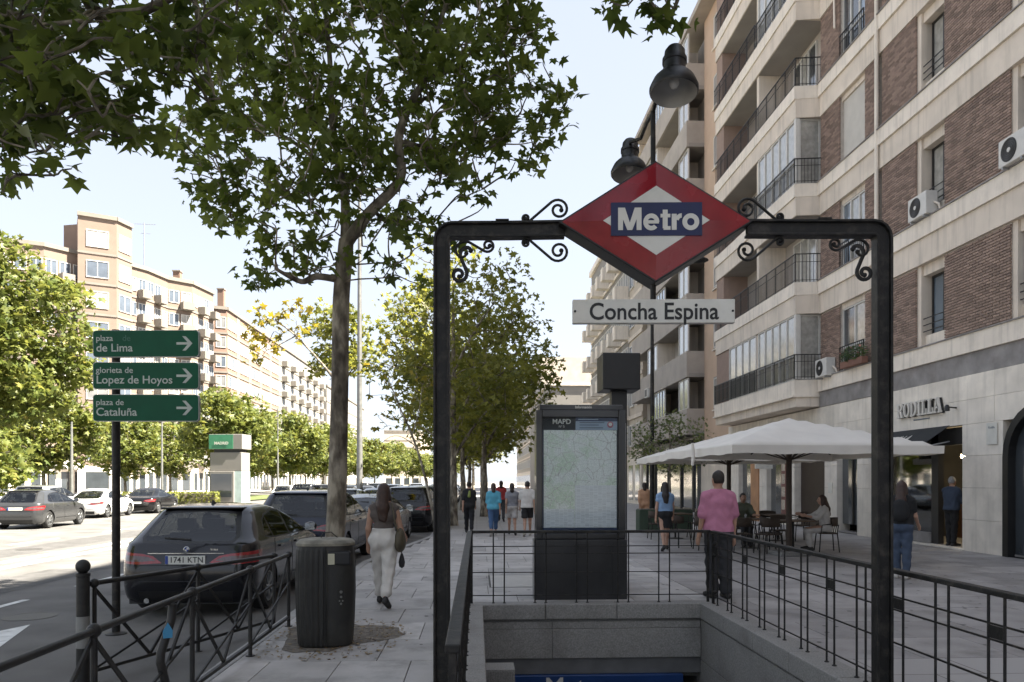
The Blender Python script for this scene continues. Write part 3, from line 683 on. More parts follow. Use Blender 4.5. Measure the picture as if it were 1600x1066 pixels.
# ============================================================ CARS
M_TYRE = mat('tyre_rubber', (.018, .018, .018), .8, 0, .2, 20, .2, 80)
M_RIM = mat('alloy_rim', (.42, .43, .44), .3, .85, .1, 8)
M_TRIM = mat('black_trim', (.010, .010, .011), .45, 0, .2, 10)
M_INT = mat('car_interior', (.03, .03, .032), .8, 0, .2, 6)
M_CGLASS = glass('car_glass', (.55, .58, .58), .03, .25)
M_TAIL = mat('tail_lamp_red', (.26, .008, .012), .15, 0, .3, 20, coat=.8)
M_TAILC = mat('tail_lamp_smoke', (.10, .06, .06), .15, 0, .3, 20, coat=.8)
M_HEAD = mat('head_lamp', (.55, .56, .58), .1, .2, .1, 10, coat=.8)
M_PLATE = mat('number_plate', (.66, .66, .62), .4, 0, .04, 6)
M_PBLUE = mat('plate_blue', (.02, .06, .32), .4)
M_CHROME = mat('chrome', (.6, .61, .62), .15, 1, .04, 6)
def paint(name, c, metal=.25): return mat('paint_' + name, c, .22, metal, .06, 2, spec=.4, coat=.55, stain=.12, stain_scale=2.2, stain_col=tuple(min(1, x * 1.5 + .008) for x in c))
# table columns: z, x_rear, x_front, half_width, r_rear, r_front
PROFILES = {
 'mpv': dict(L=4.34, W=1.80, H=1.50, wr=.33, xr=.80, xf=3.47, rows=[
   (.19, .12, 4.22, .80, .20, .40), (.26, .05, 4.29, .865, .24, .48), (.42, .005, 4.33, .895, .27, .55), (.62, .0, 4.34, .90, .28, .58), (.76, .02, 4.27, .898, .28, .58),
   (.86, .05, 4.08, .89, .27, .5), (.93, .075, 3.72, .878, .26, .42), (.985, .105, 3.42, .862, .25, .34), (1.045, .19, 3.22, .828, .25, .30), (1.13, .295, 3.00, .785, .25, .30),
   (1.245, .43, 2.70, .73, .25, .30), (1.35, .55, 2.38, .67, .26, .32), (1.415, .60, 2.12, .625, .28, .34), (1.46, .68, 1.90, .565, .30, .36), (1.485, .92, 1.72, .45, .26, .30), (1.50, 1.15, 1.5, .25, .15, .15)],
   glass_z=(.985, 1.375)),
 'suv': dict(L=4.45, W=1.84, H=1.64, wr=.355, xr=.84, xf=3.52, rows=[
   (.24, .12, 4.32, .82, .20, .40), (.32, .05, 4.40, .885, .24, .46), (.50, .005, 4.44, .915, .26, .5), (.72, .0, 4.44, .92, .27, .5), (.88, .02, 4.36, .918, .27, .5),
   (.97, .05, 4.12, .91, .26, .45), (1.03, .075, 3.70, .895, .25, .4), (1.08, .10, 3.42, .88, .24, .34), (1.14, .15, 3.24, .855, .24, .30), (1.24, .225, 3.02, .825, .24, .30),
   (1.37, .32, 2.72, .775, .24, .30), (1.48, .40, 2.44, .73, .25, .32), (1.545, .42, 2.22, .69, .27, .34), (1.595, .50, 1.98, .63, .30, .36), (1.622, .75, 1.80, .5, .26, .30), (1.638, 1.05, 1.5, .25, .15, .15)],
   glass_z=(1.08, 1.50)),
 'sedan': dict(L=4.6, W=1.80, H=1.45, wr=.32, xr=.92, xf=3.68, rows=[
   (.18, .12, 4.48, .80, .20, .40), (.25, .05, 4.55, .865, .24, .46), (.42, .005, 4.59, .895, .26, .55), (.60, .0, 4.60, .90, .27, .58), (.74, .02, 4.52, .898, .27, .58),
   (.84, .06, 4.25, .89, .26, .5), (.90, .16, 3.90, .875, .25, .42), (.945, .36, 3.55, .86, .25, .34), (.98, .58, 3.40, .84, .25, .30), (1.06, .78, 3.16, .805, .25, .30),
   (1.17, 1.00, 2.84, .755, .25, .30), (1.28, 1.25, 2.52, .70, .26, .32), (1.35, 1.42, 2.28, .65, .28, .34), (1.40, 1.58, 2.1, .59, .28, .3), (1.43, 1.68, 2.0, .45, .16, .16), (1.445, 1.75, 1.9, .22, .07, .07)],
   glass_z=(.945, 1.30)),
}
PROFILES['mpv']['side'] = [[(.78, 1.06), (.92, 1.03), (1.12, 1.02), (1.12, 1.30), (.98, 1.25)], [(1.16, 1.015), (1.98, 1.005), (1.98, 1.375), (1.6, 1.37), (1.16, 1.315)], [(2.04, 1.005), (2.98, 1.0), (2.78, 1.10), (2.36, 1.345), (2.04, 1.375)]]
PROFILES['suv']['side'] = [[(.58, 1.16), (.70, 1.12), (1.02, 1.11), (1.02, 1.47), (.74, 1.45)], [(1.06, 1.105), (1.96, 1.10), (1.96, 1.50), (1.06, 1.48)], [(2.02, 1.10), (2.98, 1.095), (2.80, 1.22), (2.42, 1.475), (2.02, 1.50)]]
PROFILES['sedan']['side'] = [[(1.10, 1.00), (1.3, .985), (2.08, .975), (2.08, 1.315), (1.72, 1.31), (1.42, 1.22)], [(2.14, .975), (3.12, .97), (2.94, 1.08), (2.48, 1.29), (2.14, 1.315)]]
SEG = [.60, .42, 3.0, .62, .42]; CUM = [0, .60, 1.02, 4.02, 4.64, 5.06]
def catmull(rows, sub):
    rows = np.array(rows); out = []
    n_ = len(rows)
    for i in range(n_ - 1):
        p0 = rows[max(i - 1, 0)]; p1 = rows[i]; p2 = rows[i + 1]; p3 = rows[min(i + 2, n_ - 1)]
        for k in range(sub):
            t = k / sub
            v = .5 * ((2 * p1) + (-p0 + p2) * t + (2 * p0 - 5 * p1 + 4 * p2 - p3) * t * t + (-p0 + 3 * p1 - 3 * p2 + p3) * t ** 3)
            out.append(v)
    out.append(rows[-1]); return np.array(out)
class CarSurf:
    def __init__(s, P):
        s.T = catmull(P['rows'], 8); z = s.T[:, 0]
        for i in range(1, len(z)):
            if z[i] <= z[i - 1]: z[i] = z[i - 1] + 1e-4
        # vertical coordinate of the unrolled domain: path length of the side/rear profile
        dl = np.sqrt(np.diff(z) ** 2 + np.diff(s.T[:, 3]) ** 2 + (np.diff(s.T[:, 1]) * .6) ** 2)
        s.Q = np.concatenate([[0], np.cumsum(dl)])
    def row_z(s, z): return [np.interp(z, s.T[:, 0], s.T[:, k]) for k in range(6)]
    def row_q(s, q): return [np.interp(q, s.Q, s.T[:, k]) for k in range(6)]
    def q_of_z(s, z): return float(np.interp(z, s.T[:, 0], s.Q))
    def side(s, x, z):
        _, xr, xf, w_, rr, rf = s.row_z(z); rr = min(rr, w_ * .95); rf = min(rf, w_ * .95)
        if x < xr + rr:
            a = math.acos(max(-1, min(1, (xr + rr - x) / rr)));  p = CUM[1] + SEG[1] * a / (math.pi / 2)
        elif x > xf - rf:
            a = math.asin(max(-1, min(1, (x - xf + rf) / rf)));  p = CUM[3] + SEG[3] * a / (math.pi / 2)
        else: p = CUM[2] + SEG[2] * (x - xr - rr) / (xf - rf - xr - rr)
        return (p, s.q_of_z(z))
    def rear(s, y, z, front=False):
        _, xr, xf, w_, rr, rf = s.row_z(z); r_ = min(rf if front else rr, w_ * .95)
        if y <= w_ - r_: p = SEG[0] * y / (w_ - r_)
        else: p = CUM[1] + SEG[1] * math.asin(min(1, (y - w_ + r_) / r_)) / (math.pi / 2)
        if front:
            p = CUM[5] - (SEG[4] * y / (w_ - r_) if y <= w_ - r_ else SEG[4] + SEG[3] * math.asin(min(1, (y - w_ + r_) / r_)) / (math.pi / 2))
        return (p, s.q_of_z(z))
    def pos(s, p, q):
        z, xr, xf, w_, rr, rf = s.row_q(q); rr = min(rr, w_ * .95); rf = min(rf, w_ * .95)
        if p < CUM[1]: return (xr, (w_ - rr) * p / SEG[0], z)
        if p < CUM[2]:
            a = (p - CUM[1]) / SEG[1] * math.pi / 2; return (xr + rr - rr * math.cos(a), w_ - rr + rr * math.sin(a), z)
        if p < CUM[3]: return (xr + rr + (xf - rf - xr - rr) * (p - CUM[2]) / SEG[2], w_, z)
        if p < CUM[4]:
            a = (p - CUM[3]) / SEG[3] * math.pi / 2; return (xf - rf + rf * math.sin(a), w_ - rf + rf * math.cos(a), z)
        return (xf, (w_ - rf) * max(0, (CUM[5] - p)) / SEG[4], z)
def inpoly(p, poly):
    x, y = p; c = False; n_ = len(poly); j = n_ - 1
    for i in range(n_):
        xi, yi = poly[i]; xj, yj = poly[j]
        if (yi > y) != (yj > y) and x < (xj - xi) * (y - yi) / (yj - yi) + xi: c = not c
        j = i
    return c
def densify(poly, step=.06):
    out = []
    for a, b in zip(poly, poly[1:] + poly[:1]):
        n_ = max(1, int(math.hypot(b[0] - a[0], b[1] - a[1]) / step))
        for i in range(n_): out.append((a[0] + (b[0] - a[0]) * i / n_, a[1] + (b[1] - a[1]) * i / n_))
    return out
def grow(poly, d):
    cx = sum(p[0] for p in poly) / len(poly); cy = sum(p[1] for p in poly) / len(poly); out = []
    for x, y in poly:
        out.append((x + d * (1 if x > cx else -1), y + d * (1 if y > cy else -1)))
    return out
def car(kind, name, label, pm_, plate=None, badge=False, detail=True):
    P = PROFILES[kind]; S = CarSurf(P); L, W = P['L'], P['W']; gz0, gz1 = P['glass_z']
    t = thing(name, label, 'car')
    regs = []      # (tag, polygon in domain), first match wins
    for sp_ in P['side']: regs.append(('side_window', [S.side(x, z) for x, z in densify(sp_)]))
    al, ar_ = densify(P['side'][0])[0], None
    x0 = min(p[0] for p in P['side'][0]) - .05; x1 = max(p[0] for p in P['side'][-1]) + .05
    for sp_ in P['side']: regs.append(('window_trim', [S.side(x, z) for x, z in densify(grow(sp_, .022))]))
    yw = [(0, gz0 + .03), (.56, gz0 + .035), (.60, gz0 + .08), (.49, gz1 - .01), (0, gz1 + .02)]
    if kind == 'sedan': yw = [(0, gz0 + .04), (.58, gz0 + .045), (.46, gz1), (0, gz1 + .02)]
    regs.append(('rear_window', [S.rear(y, z) for y, z in densify(yw)]))
    regs.append(('rear_trim', [S.rear(y, z) for y, z in densify([(0, gz0 + .0), (.60, gz0 + .01), (.65, gz0 + .08), (.545, gz1 + .02), (0, gz1 + .05)])]))
    fw = [(0, gz0 + .06), (.66, gz0 + .06), (.53, gz1 - .01), (0, gz1 + .02)]
    regs.append(('windscreen', [S.rear(y, z, True) for y, z in densify(fw)]))
    lz = {'mpv': (.715, .885), 'suv': (.80, .97), 'sedan': (.66, .82)}[kind]
    c1 = CUM[1]; c2 = CUM[2]
    q = S.q_of_z
    regs.append(('tail_lamp_core', densify([(c1 - .22, q(lz[0] + .05)), (c1 + .0, q(lz[0] + .035)), (c2 + .02, q(lz[0] + .05)), (c2 + .0, q(lz[1] - .045)), (c1 - .0, q(lz[1] - .06)), (c1 - .12, q(lz[1] - .07))])))
    regs.append(('tail_lamp', densify([(c1 - .30, q(lz[0] + .02)), (c1 + .0, q(lz[0])), (c2 + .0, q(lz[0] + .02)), (c2 + .14, q(lz[1] - .01)), (c2 - .02, q(lz[1] + .005)), (c1 - .04, q(lz[1] - .03)), (c1 - .18, q(lz[1] - .06))])))
    hz = {'mpv': (.66, .80), 'suv': (.76, .92), 'sedan': (.62, .75)}[kind]
    regs.append(('head_lamp', densify([(CUM[3] + .12, q(hz[1])), (CUM[3] + .1, q(hz[0] + .05)), (CUM[4] - .05, q(hz[0])), (CUM[4] + .05, q(hz[0] + .04)), (CUM[4] - .02, q(hz[1] - .03))])))
    regs.append(('grille', [S.rear(y, z, True) for y, z in densify([(0, hz[0] - .08), (.26, hz[0] - .08), (.26, hz[1] - .05), (0, hz[1] - .05)])]))
    z0 = P['rows'][0][0]
    regs.append(('lower_bumper', [S.rear(y, z) for y, z in densify([(0, z0 + .02), (.60, z0 + .02), (.62, z0 + .17), (0, z0 + .17)])]))
    holes = []
    for xa in (P['xr'], P['xf']):
        ra = P['wr'] + .055; za = P['wr']
        a0 = math.asin((z0 + .002 - za) / ra)
        poly = [(xa + ra * math.cos(a), za + ra * math.sin(a)) for a in np.linspace(a0, math.pi - a0, 22)]
        holes.append([S.side(x, z) for x, z in poly])
    # grid
    qs = S.Q[::2] if detail else S.Q[::3]
    qs = list(qs) + ([S.Q[-1]] if qs[-1] != S.Q[-1] else [])
    ps = []
    for k in range(5): ps += list(np.linspace(CUM[k], CUM[k + 1], [6, 8, 34, 8, 5][k], endpoint=False))
    ps.append(CUM[5])
    pts_ = [Vector((p, q_)) for p in ps for q_ in qs]
    polys = [r for _, r in regs] + holes
    edges = []
    def vadd(p):
        pts_.append(Vector((min(max(p[0], 0), CUM[5]), min(max(p[1], 0), S.Q[-1])))); return len(pts_) - 1
    for pl in polys:
        ids = [vadd(p) for p in pl]
        edges += [(ids[i], ids[(i + 1) % len(ids)]) for i in range(len(ids))]
    V2, _, F2, _, _, _ = delaunay_2d_cdt(pts_, edges, [], 0, 1e-4)
    V3 = [S.pos(v[0], v[1]) for v in V2]
    groups = {}
    for f in F2:
        c = (sum(V2[i][0] for i in f) / 3, sum(V2[i][1] for i in f) / 3)
        if any(inpoly(c, h) for h in holes): continue
        g = 'body'; idx = 0
        for ri, (nm, pl) in enumerate(regs):
            if inpoly(c, pl): g = nm; idx = ri; break
        groups.setdefault((g, idx if g == 'side_window' else 0), []).append(f)
    matof = dict(body=pm_, side_window=M_CGLASS, rear_window=M_CGLASS, windscreen=M_CGLASS, window_trim=M_TRIM, rear_trim=M_TRIM, tail_lamp=M_TAIL, tail_lamp_core=M_TAILC, head_lamp=M_HEAD, grille=M_TRIM, lower_bumper=M_TRIM)
    def half(fl, sgn_):
        idx = {}; vs = []; fs = []
        for f in fl:
            ff = []
            for i in f:
                if i not in idx: idx[i] = len(vs); v = V3[i]; vs.append((v[0], sgn_ * v[1], v[2]))
                ff.append(idx[i])
            fs.append(tuple(ff) if sgn_ > 0 else tuple(ff[::-1]))
        return vs, fs
    def emit(nm, parts, parent):
        mb = MB()
        for vs, fs in parts: mb.add(vs, fs)
        me = mb.mesh(nm, matof[nm])
        bm = bmesh.new(); bm.from_mesh(me); bmesh.ops.remove_doubles(bm, verts=bm.verts, dist=.0004); bmesh.ops.recalc_face_normals(bm, faces=bm.faces); bm.to_mesh(me); bm.free()
        me.polygons.foreach_set('use_smooth', [True] * len(me.polygons)); me.set_sharp_from_angle(angle=R(50))
        return link(nm, me, parent)
    lampo = {}
    for (g, i), fl in groups.items():
        if g in ('side_window', 'tail_lamp', 'head_lamp'):
            for s_ in (1, -1): lampo[(g, s_)] = emit(g, [half(fl, s_)], t)
        elif g != 'tail_lamp_core': emit(g, [half(fl, 1), half(fl, -1)], t)
    if ('tail_lamp_core', 0) in groups:
        for s_ in (1, -1): emit('tail_lamp_core', [half(groups[('tail_lamp_core', 0)], s_)], lampo.get(('tail_lamp', s_), t))
    # floor, interior
    MB().box(.12, L - .25, -W / 2 + .12, W / 2 - .12, z0 - .01, z0 + .06).build('underbody', M_TRIM, t)
    hz_ = gz0
    mb = MB()
    for (sx, ys) in ((1.15, (-.42, 0, .42)), (2.05, (-.38, .38))):
        for y in ys:
            mb.box(sx - .05, sx + .10, y - .23, y + .23, z0 + .2, hz_ + .08); mb.box(sx - .05, sx + .05, y - .12, y + .12, hz_ + .11, hz_ + .29)
            mb.tube([(sx, y - .05, hz_ + .05), (sx, y - .05, hz_ + .15)], .01, 5); mb.tube([(sx, y + .05, hz_ + .05), (sx, y + .05, hz_ + .15)], .01, 5)
            mb.box(sx, sx + .5, y - .23, y + .23, z0 + .2, z0 + .38)
    mb.box(P['xf'] - .75, P['xf'] - .4, -.62, .62, z0 + .3, hz_ - .02)
    mb.build('seats', M_INT, t, bevel=.03)
    MB().box(.25, 1.0, -.6, .6, z0 + .2, hz_ - .1).build('boot_floor', M_INT, t)
    # wheels
    wr = P['wr']; tw = .21
    for xa in (P['xr'], P['xf']):
        for s_ in (1, -1):
            wh = link('wheel', None, t); wh.location = (xa, s_ * (W / 2 - .115), wr)
            rot = Matrix.Rotation(R(-90 * s_), 3, 'X')
            MB().lathe([(wr * .66, -tw / 2), (wr * .9, -tw / 2), (wr * .985, -tw / 2 + .03), (wr, 0), (wr * .985, tw / 2 - .03), (wr * .9, tw / 2), (wr * .68, tw / 2 - .005), (wr * .66, tw / 2 - .02)], 32, mtx=rot, cap=False).build('tyre', M_TYRE, wh, smooth=40)
            mb = MB(); mb.lathe([(wr * .665, tw / 2 - .022), (wr * .64, tw / 2 - .008), (wr * .60, tw / 2 - .012), (wr * .58, tw / 2 - .05), (wr * .58, -tw / 2)], 28, mtx=rot, cap=False)
            mb.lathe([(wr * .17, tw / 2 - .035), (wr * .15, tw / 2 - .02), (.001, tw / 2 - .018)], 14, mtx=rot, cap=False)
            for k in range(10):
                a = 2 * math.pi * k / 10 + (.12 if k % 2 else -.12)
                c, s2 = math.cos(a), math.sin(a); yv = s_ * (tw / 2 - .032)
                mb.bar((wr * .12 * c, yv, wr * .12 * s2), (wr * .61 * c, s_ * (tw / 2 - .016), wr * .61 * s2), .024, .035, up=(0, 1, 0))
            mb.build('rim', M_RIM, wh, smooth=40)
            MB().lathe([(wr * .56, -.02), (.001, -.02)], 20, mtx=rot, cap=False).build('brake_disc', M_TRIM, wh)
            # liner
            al_ = MB(); vs = []; n_ = 16; ra = wr + .055
            for k in range(n_ + 1):
                a = math.pi * k / n_
                for yy in (s_ * (W / 2 - .02), s_ * (W / 2 - .36)): vs.append((xa + ra * math.cos(a), yy, wr + ra * math.sin(a)))
            al_.add(vs, [(2 * k, 2 * k + 1, 2 * k + 3, 2 * k + 2) for k in range(n_)])
            al_.add([(xa + ra * math.cos(math.pi * k / n_), s_ * (W / 2 - .36), wr + ra * math.sin(math.pi * k / n_)) for k in range(n_ + 1)], [tuple(range(n_ + 1))])
            al_.build('arch_liner', M_TRIM, t)
    # mirrors, handles, seams
    mz = gz0 + .07; mxx = max(p[0] for p in P['side'][-1]) - .12
    for s_ in (1, -1):
        mi = link('door_mirror', None, t)
        MB().sphere((mxx, s_ * (W / 2 + .09), mz), .11, 12, 8, sc=(.62, 1, .72)).build('shell', pm_, mi, smooth=60)
        MB().box(mxx - .072, mxx - .062, s_ * (W / 2 + .09) - .08, s_ * (W / 2 + .09) + .08, mz - .055, mz + .055).build('mirror_glass', M_CHROME, mi)
        MB().bar((mxx + .02, s_ * (W / 2 - .06), mz - .06), (mxx + .02, s_ * (W / 2 + .03), mz - .03), .05, .03).build('stalk', M_TRIM, mi)
        for hx in (1.30, 2.22):
            y = s_ * (S.row_z(gz0 - .12)[3] + .012); MB().box(hx, hx + .2, y - .012, y + .012, gz0 - .135, gz0 - .105).build('door_handle', pm_, t, bevel=.008)
        mb = MB()
        for sx_, za, zb_ in ((2.01, .30, gz0), (1.12, .62, gz0), (3.02, .32, gz0)):
            zz = np.linspace(za, zb_, 8)
            mb.tube([(sx_ - (.0 if sx_ > 1.2 else (.14 * (1 - (z - za) / (zb_ - za)) - .0)), s_ * (S.row_z(z)[3] + .0005), z) for z in zz], .0045, 4)
        xx = np.linspace(.45, 3.3, 16)
        mb.build('door_seam', M_TRIM, t)
        mb = MB(); zz = .40
        mb.tube([(x, s_ * (S.row_z(zz)[3] + .001), zz) for x in np.linspace(P['xr'] + .5, P['xf'] - .5, 6)], .012, 5); mb.build('sill_moulding', M_TRIM, t)
    # rear details
    pz = {'mpv': .775, 'suv': .83, 'sedan': .62}[kind]
    pr = S.row_z(pz)[1]
    pb = MB().box(pr - .016, pr - .002, -.262, .262, pz - .057, pz + .057).build('number_plate', M_PLATE, t)
    MB().box(pr - .0175, pr - .0162, .222, .26, pz - .054, pz + .054).build('country_strip', M_PBLUE, pb)
    RT = Matrix.Rotation(R(-90), 4, 'Z') @ FACE_CAM
    if plate: text(plate, .108, M_INK, pb, Matrix.Translation((pr - .0172, -.018, pz - .001)) @ RT, .0008, .0008, width=.42)
    mb = MB(); yy = np.linspace(-.5, .5, 9); rz_ = pz + .085
    mb.tube([(S.row_z(rz_)[1] - .004, y, rz_) for y in yy], .008, 5); mb.build('tailgate_trim', M_CHROME if badge else M_TRIM, t)
    mb = MB(); rz_ = z0 + .30
    xr_ = S.row_z(rz_)[1]; mb.tube([(xr_ - .001, y, rz_) for y in np.linspace(-.6, .6, 9)], .005, 4)
    rz_ = gz0 - .02 - .26; mb.tube([(S.row_z(rz_)[1] - .0005, y, rz_) for y in np.linspace(-.60, .60, 9)], .004, 4); mb.build('bumper_seam', M_TRIM, t)
    MB().box(.10, .13, -.68, -.42, z0 + .11, z0 + .15).box(.10, .13, .42, .68, z0 + .11, z0 + .15).build('rear_reflector', M_TAIL, t)
    MB().lathe([(.035, -.06), (.035, .05)], 12, (.10, .52, z0 + .04), mtx=Matrix.Rotation(R(90), 3, 'Y')).build('exhaust', M_CHROME, t, smooth=40)
    if kind != 'sedan':
        xs_ = S.row_z(gz1 + .075)[1]
        MB().box(xs_ - .07, xs_ + .22, -.56, .56, gz1 + .055, gz1 + .082).build('roof_spoiler', pm_, t, bevel=.012)
        wz = gz0 + .05; MB().bar((S.row_z(wz)[1] - .012, -.02, wz), (S.row_z(wz + .02)[1] - .012, .34, wz + .02), .014, .02).build('rear_wiper', M_TRIM, t)
    ax_ = 1.0 if kind != 'sedan' else 1.72
    MB().add([(ax_, -.018, P['H'] - .02), (ax_ + .16, -.022, P['H'] - .015), (ax_ + .16, .022, P['H'] - .015), (ax_, .018, P['H'] - .02), (ax_ + .02, 0, P['H'] + .055)], [(0, 1, 4), (1, 2, 4), (2, 3, 4), (3, 0, 4), (3, 2, 1, 0)]).build('roof_antenna', M_TRIM, t)
    if badge:
        bz = pz + .135; bx = S.row_z(bz)[1] - .004; RY = Matrix.Rotation(R(-90), 3, 'Y')
        bgo = MB().lathe([(.040, 0), (.040, .006)], 24, (bx, 0, bz), mtx=RY).build('round_emblem', M_INK, t)
        mb = MB(); mb2 = MB()
        for k in range(4):
            arc = [(bx - .0075, 0, bz)] + [(bx - .0075, .026 * math.cos(a), bz + .026 * math.sin(a)) for a in np.linspace(k * math.pi / 2, (k + 1) * math.pi / 2, 7)]
            (mb if k % 2 else mb2).add(arc, [tuple(range(8))])
        mb.build('emblem_quarter', M_SWHITE, bgo); mb2.build('emblem_quarter', M_PBLUE, bgo)
        MB().lathe([(.040, .0065), (.034, .0085), (.034, .0065)], 24, (bx, 0, bz), mtx=RY, cap=False).build('emblem_ring', M_CHROME, bgo)
        text('218d', .05, M_CHROME, t, Matrix.Translation((bx + .002, -.36, bz - .01)) @ RT, .001, .003, name='model_lettering')
        text('220i', .05, M_CHROME, t, Matrix.Translation((bx + .002, .36, bz - .01)) @ RT, .001, .003, name='model_lettering') if False else None
    return t
def park(t, x, y, rz=0, z=-.12):      # rear centre at x, y; nose towards +Y
    t.location = (x, y, z); t.rotation_euler = (0, 0, R(90) + R(rz)); return t
P_NAVY = paint('navy', (.006, .0065, .010)); P_BLUEB = paint('blue_black', (.007, .011, .026)); P_SILVER = paint('silver', (.42, .43, .44), .7)
P_BLACK = paint('black', (.008, .008, .009)); P_WHITE = paint('white', (.72, .72, .70), 0); P_GREY = paint('grey', (.07, .072, .075), .5); P_RED = paint('red', (.25, .02, .02))
park(car('mpv', 'parked_car', 'black hatchback parked behind the barrier, number plate 1741 KTN', P_NAVY, '1741 KTN', True), -3.86, 10.35, -1.0)
suv = park(car('suv', 'parked_car', 'dark blue SUV parked directly ahead of the black hatchback', P_BLUEB), -3.68, 15.7, -2)
index_kids()
def recolor(t, frm, to):
    for c in KIDS_ALL(t):
        if c.data and any(m == frm for m in c.data.materials):
            key = (c.data.name, to.name)
            if key not in RC:
                d = c.data.copy()
                for i, m in enumerate(d.materials):
                    if m == frm: d.materials[i] = to
                RC[key] = d
            c.data = RC[key]
RC = {}
def KIDS_ALL(t):
    out = []
    for c in bpy.data.objects:
        if c.parent == t: out.append(c); out += [d for d in bpy.data.objects if d.parent == c]
    return out
def copy_col(src, frm, to, x, y, rz, label, group=None):
    c = copy_tree(src); c['label'] = label
    if group: c['group'] = group
    stack = [(src, c)]
    allc = []
    def walk(o):
        for ch in o.children: allc.append(ch); walk(ch)
    bpy.context.view_layer.update(); walk(c)
    for ch in allc:
        if ch.data and frm in list(ch.data.materials):
            key = (ch.data.name, to.name)
            if key not in RC:
                d = ch.data.copy(); RC[key] = d
                for i, m in enumerate(d.materials):
                    if m == frm: d.materials[i] = to
            ch.data = RC[key]
    return park(c, x, y, rz)
sed = park(car('sedan', 'parked_car', 'silver saloon parked ahead of the dark blue SUV', P_SILVER, detail=False), -3.3, 21.2, -4)
mpv = park(car('mpv', 'parked_car', 'dark grey hatchback standing across the road beside the silver van', P_GREY, detail=False), -17.3, 29.6, 4)
index_kids()
copy_col(suv, P_BLUEB, P_BLACK, -2.5, 27.0, -2, 'black SUV parked ahead of the silver saloon')
copy_col(sed, P_SILVER, P_WHITE, -19.2, 38.2, 3, 'white saloon standing across the road behind the sign post')
copy_col(sed, P_SILVER, P_BLACK, -18.9, 43.6, 3, 'black saloon waiting in front of the white saloon across the road')
copy_col(suv, P_BLUEB, P_SILVER, -20.8, 36.4, 3, 'silver van standing beyond the dark grey hatchback across the road')
RG = 'cars packed along the avenue in the distance'
cols = [P_SILVER, P_BLACK, P_WHITE, P_GREY, P_NAVY, P_WHITE, P_SILVER, P_RED]
i = 0
CN = ['silver', 'black', 'white', 'dark grey', 'navy', 'white', 'silver', 'red']
for (x, y0, n_, st, where) in ((-2.5, 33.0, 8, 6.0, 'parked in the kerb row beyond the black SUV'), (-5.6, 33, 7, 7.4, 'standing beside the parked kerb row'), (-9.3, 47, 6, 8.3, 'queuing past the traffic island trees'), (-12.4, 55, 5, 9.5, 'queuing in the middle of the avenue'), (-15.6, 62, 4, 11, 'queuing next to the grassy median')):
    for k in range(n_):
        src, frm = ((suv, P_BLUEB), (sed, P_SILVER), (mpv, P_GREY))[(i * 7 + k) % 3]
        copy_col(src, frm, cols[(i * 5 + k * 3) % 8], x + RNG.uniform(-.15, .15), y0 + k * st + RNG.uniform(-.4, .4), RNG.uniform(-1, 1), CN[(i * 5 + k * 3) % 8] + ' ' + ('SUV', 'saloon', 'hatchback')[(i * 7 + k) % 3] + ' ' + where, RG); i += 1
# ============================================================ BUILDINGS
M_CREAM = mat('cream_stucco', (.68, .595, .50), .85, 0, .10, 1.2, .1, 60, streak=.5, stain=.35, stain_scale=.9, stain_col=(.38, .34, .29))
M_CREAM2 = mat('pale_stone_band', (.78, .70, .60), .8, 0, .08, 1.5, .08, 60, streak=.45, stain=.4, stain_scale=1.6, stain_col=(.42, .38, .33))
M_BRICK = mat('brown_brick', (.275, .195, .155), .85, 0, .12, 5, .3, 120, obj_var=.25)
M_BRICKS = mat('brown_brick_mass', (.275, .195, .155), .85, 0, .10, 3.5, .3, 120, isl=.32)
M_MORTAR = mat('mortar', (.46, .41, .36), .9, 0, .15, 9)
M_STONE = mat('pale_limestone', (.76, .695, .605), .7, 0, .12, 2, .15, 60, streak=.35, stain=.5, stain_scale=.8, stain_col=(.42, .38, .33), obj_var=.07)
M_GSTONE = mat('weathered_grey_band', (.25, .235, .225), .8, 0, .3, 2, .2, 50, stain=.6, stain_scale=1.2, stain_col=(.15, .12, .11))
M_PEACH = mat('peach_render', (.53, .385, .28), .9, 0, .08, 1, .08, 40, stain=.25, stain_scale=.6, stain_col=(.46, .32, .23))
M_TAUPE = mat('taupe_render', (.40, .355, .31), .9, 0, .1, 1, stain=.3, stain_scale=.8)
M_WFRAME = mat('white_window_frame', (.60, .58, .54), .5, 0, .06, 6)
M_DFRAME = mat('dark_window_frame', (.03, .028, .026), .5)
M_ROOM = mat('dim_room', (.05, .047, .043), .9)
M_PANE = mat('window_glass', (.05, .058, .065), .05, 0, .2, .7, spec=.9, coat=.6)
M_PANE2 = mat('window_glass_curtain', (.34, .33, .30), .12, 0, .2, 6, spec=.8, coat=.7)
M_PANE3 = mat('window_glass_sky', (.20, .25, .30), .06, .35, .2, .8, spec=.9, coat=.7)
M_BLIND = mat('roller_blind', (.52, .49, .44), .7, 0, .06, 3)
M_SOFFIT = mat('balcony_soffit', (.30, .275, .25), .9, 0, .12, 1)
FX = 12.0; FH = [5.26, 8.66, 12.10, 15.52, 18.94, 22.36, 25.78]
B1 = thing('brick_apartment_building', 'brown brick apartment block with pale stone bands and cafe at street level', 'building', (12, 20, 0))
def bb(name, x0, x1, y0, y1, z0, z1, m, parent=None, bevel=0, base=(12, 20, 0)):
    return MB().box(x0 - base[0], x1 - base[0], y0 - base[1], y1 - base[1], z0, z1).build(name, m, parent or B1, bevel=bevel)
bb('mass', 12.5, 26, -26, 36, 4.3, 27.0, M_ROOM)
for (ya, yb, zt_) in ((-26, -9, 30.4), (-9, 1, 28.8), (1, 8, 30.8), (8, 17, 29.4)): bb('shadow_block', 12.7, 25, ya + .01, yb - .01, 27.605, zt_, M_CREAM)  # unseen roof blocks added to break up the shadow edge on the road
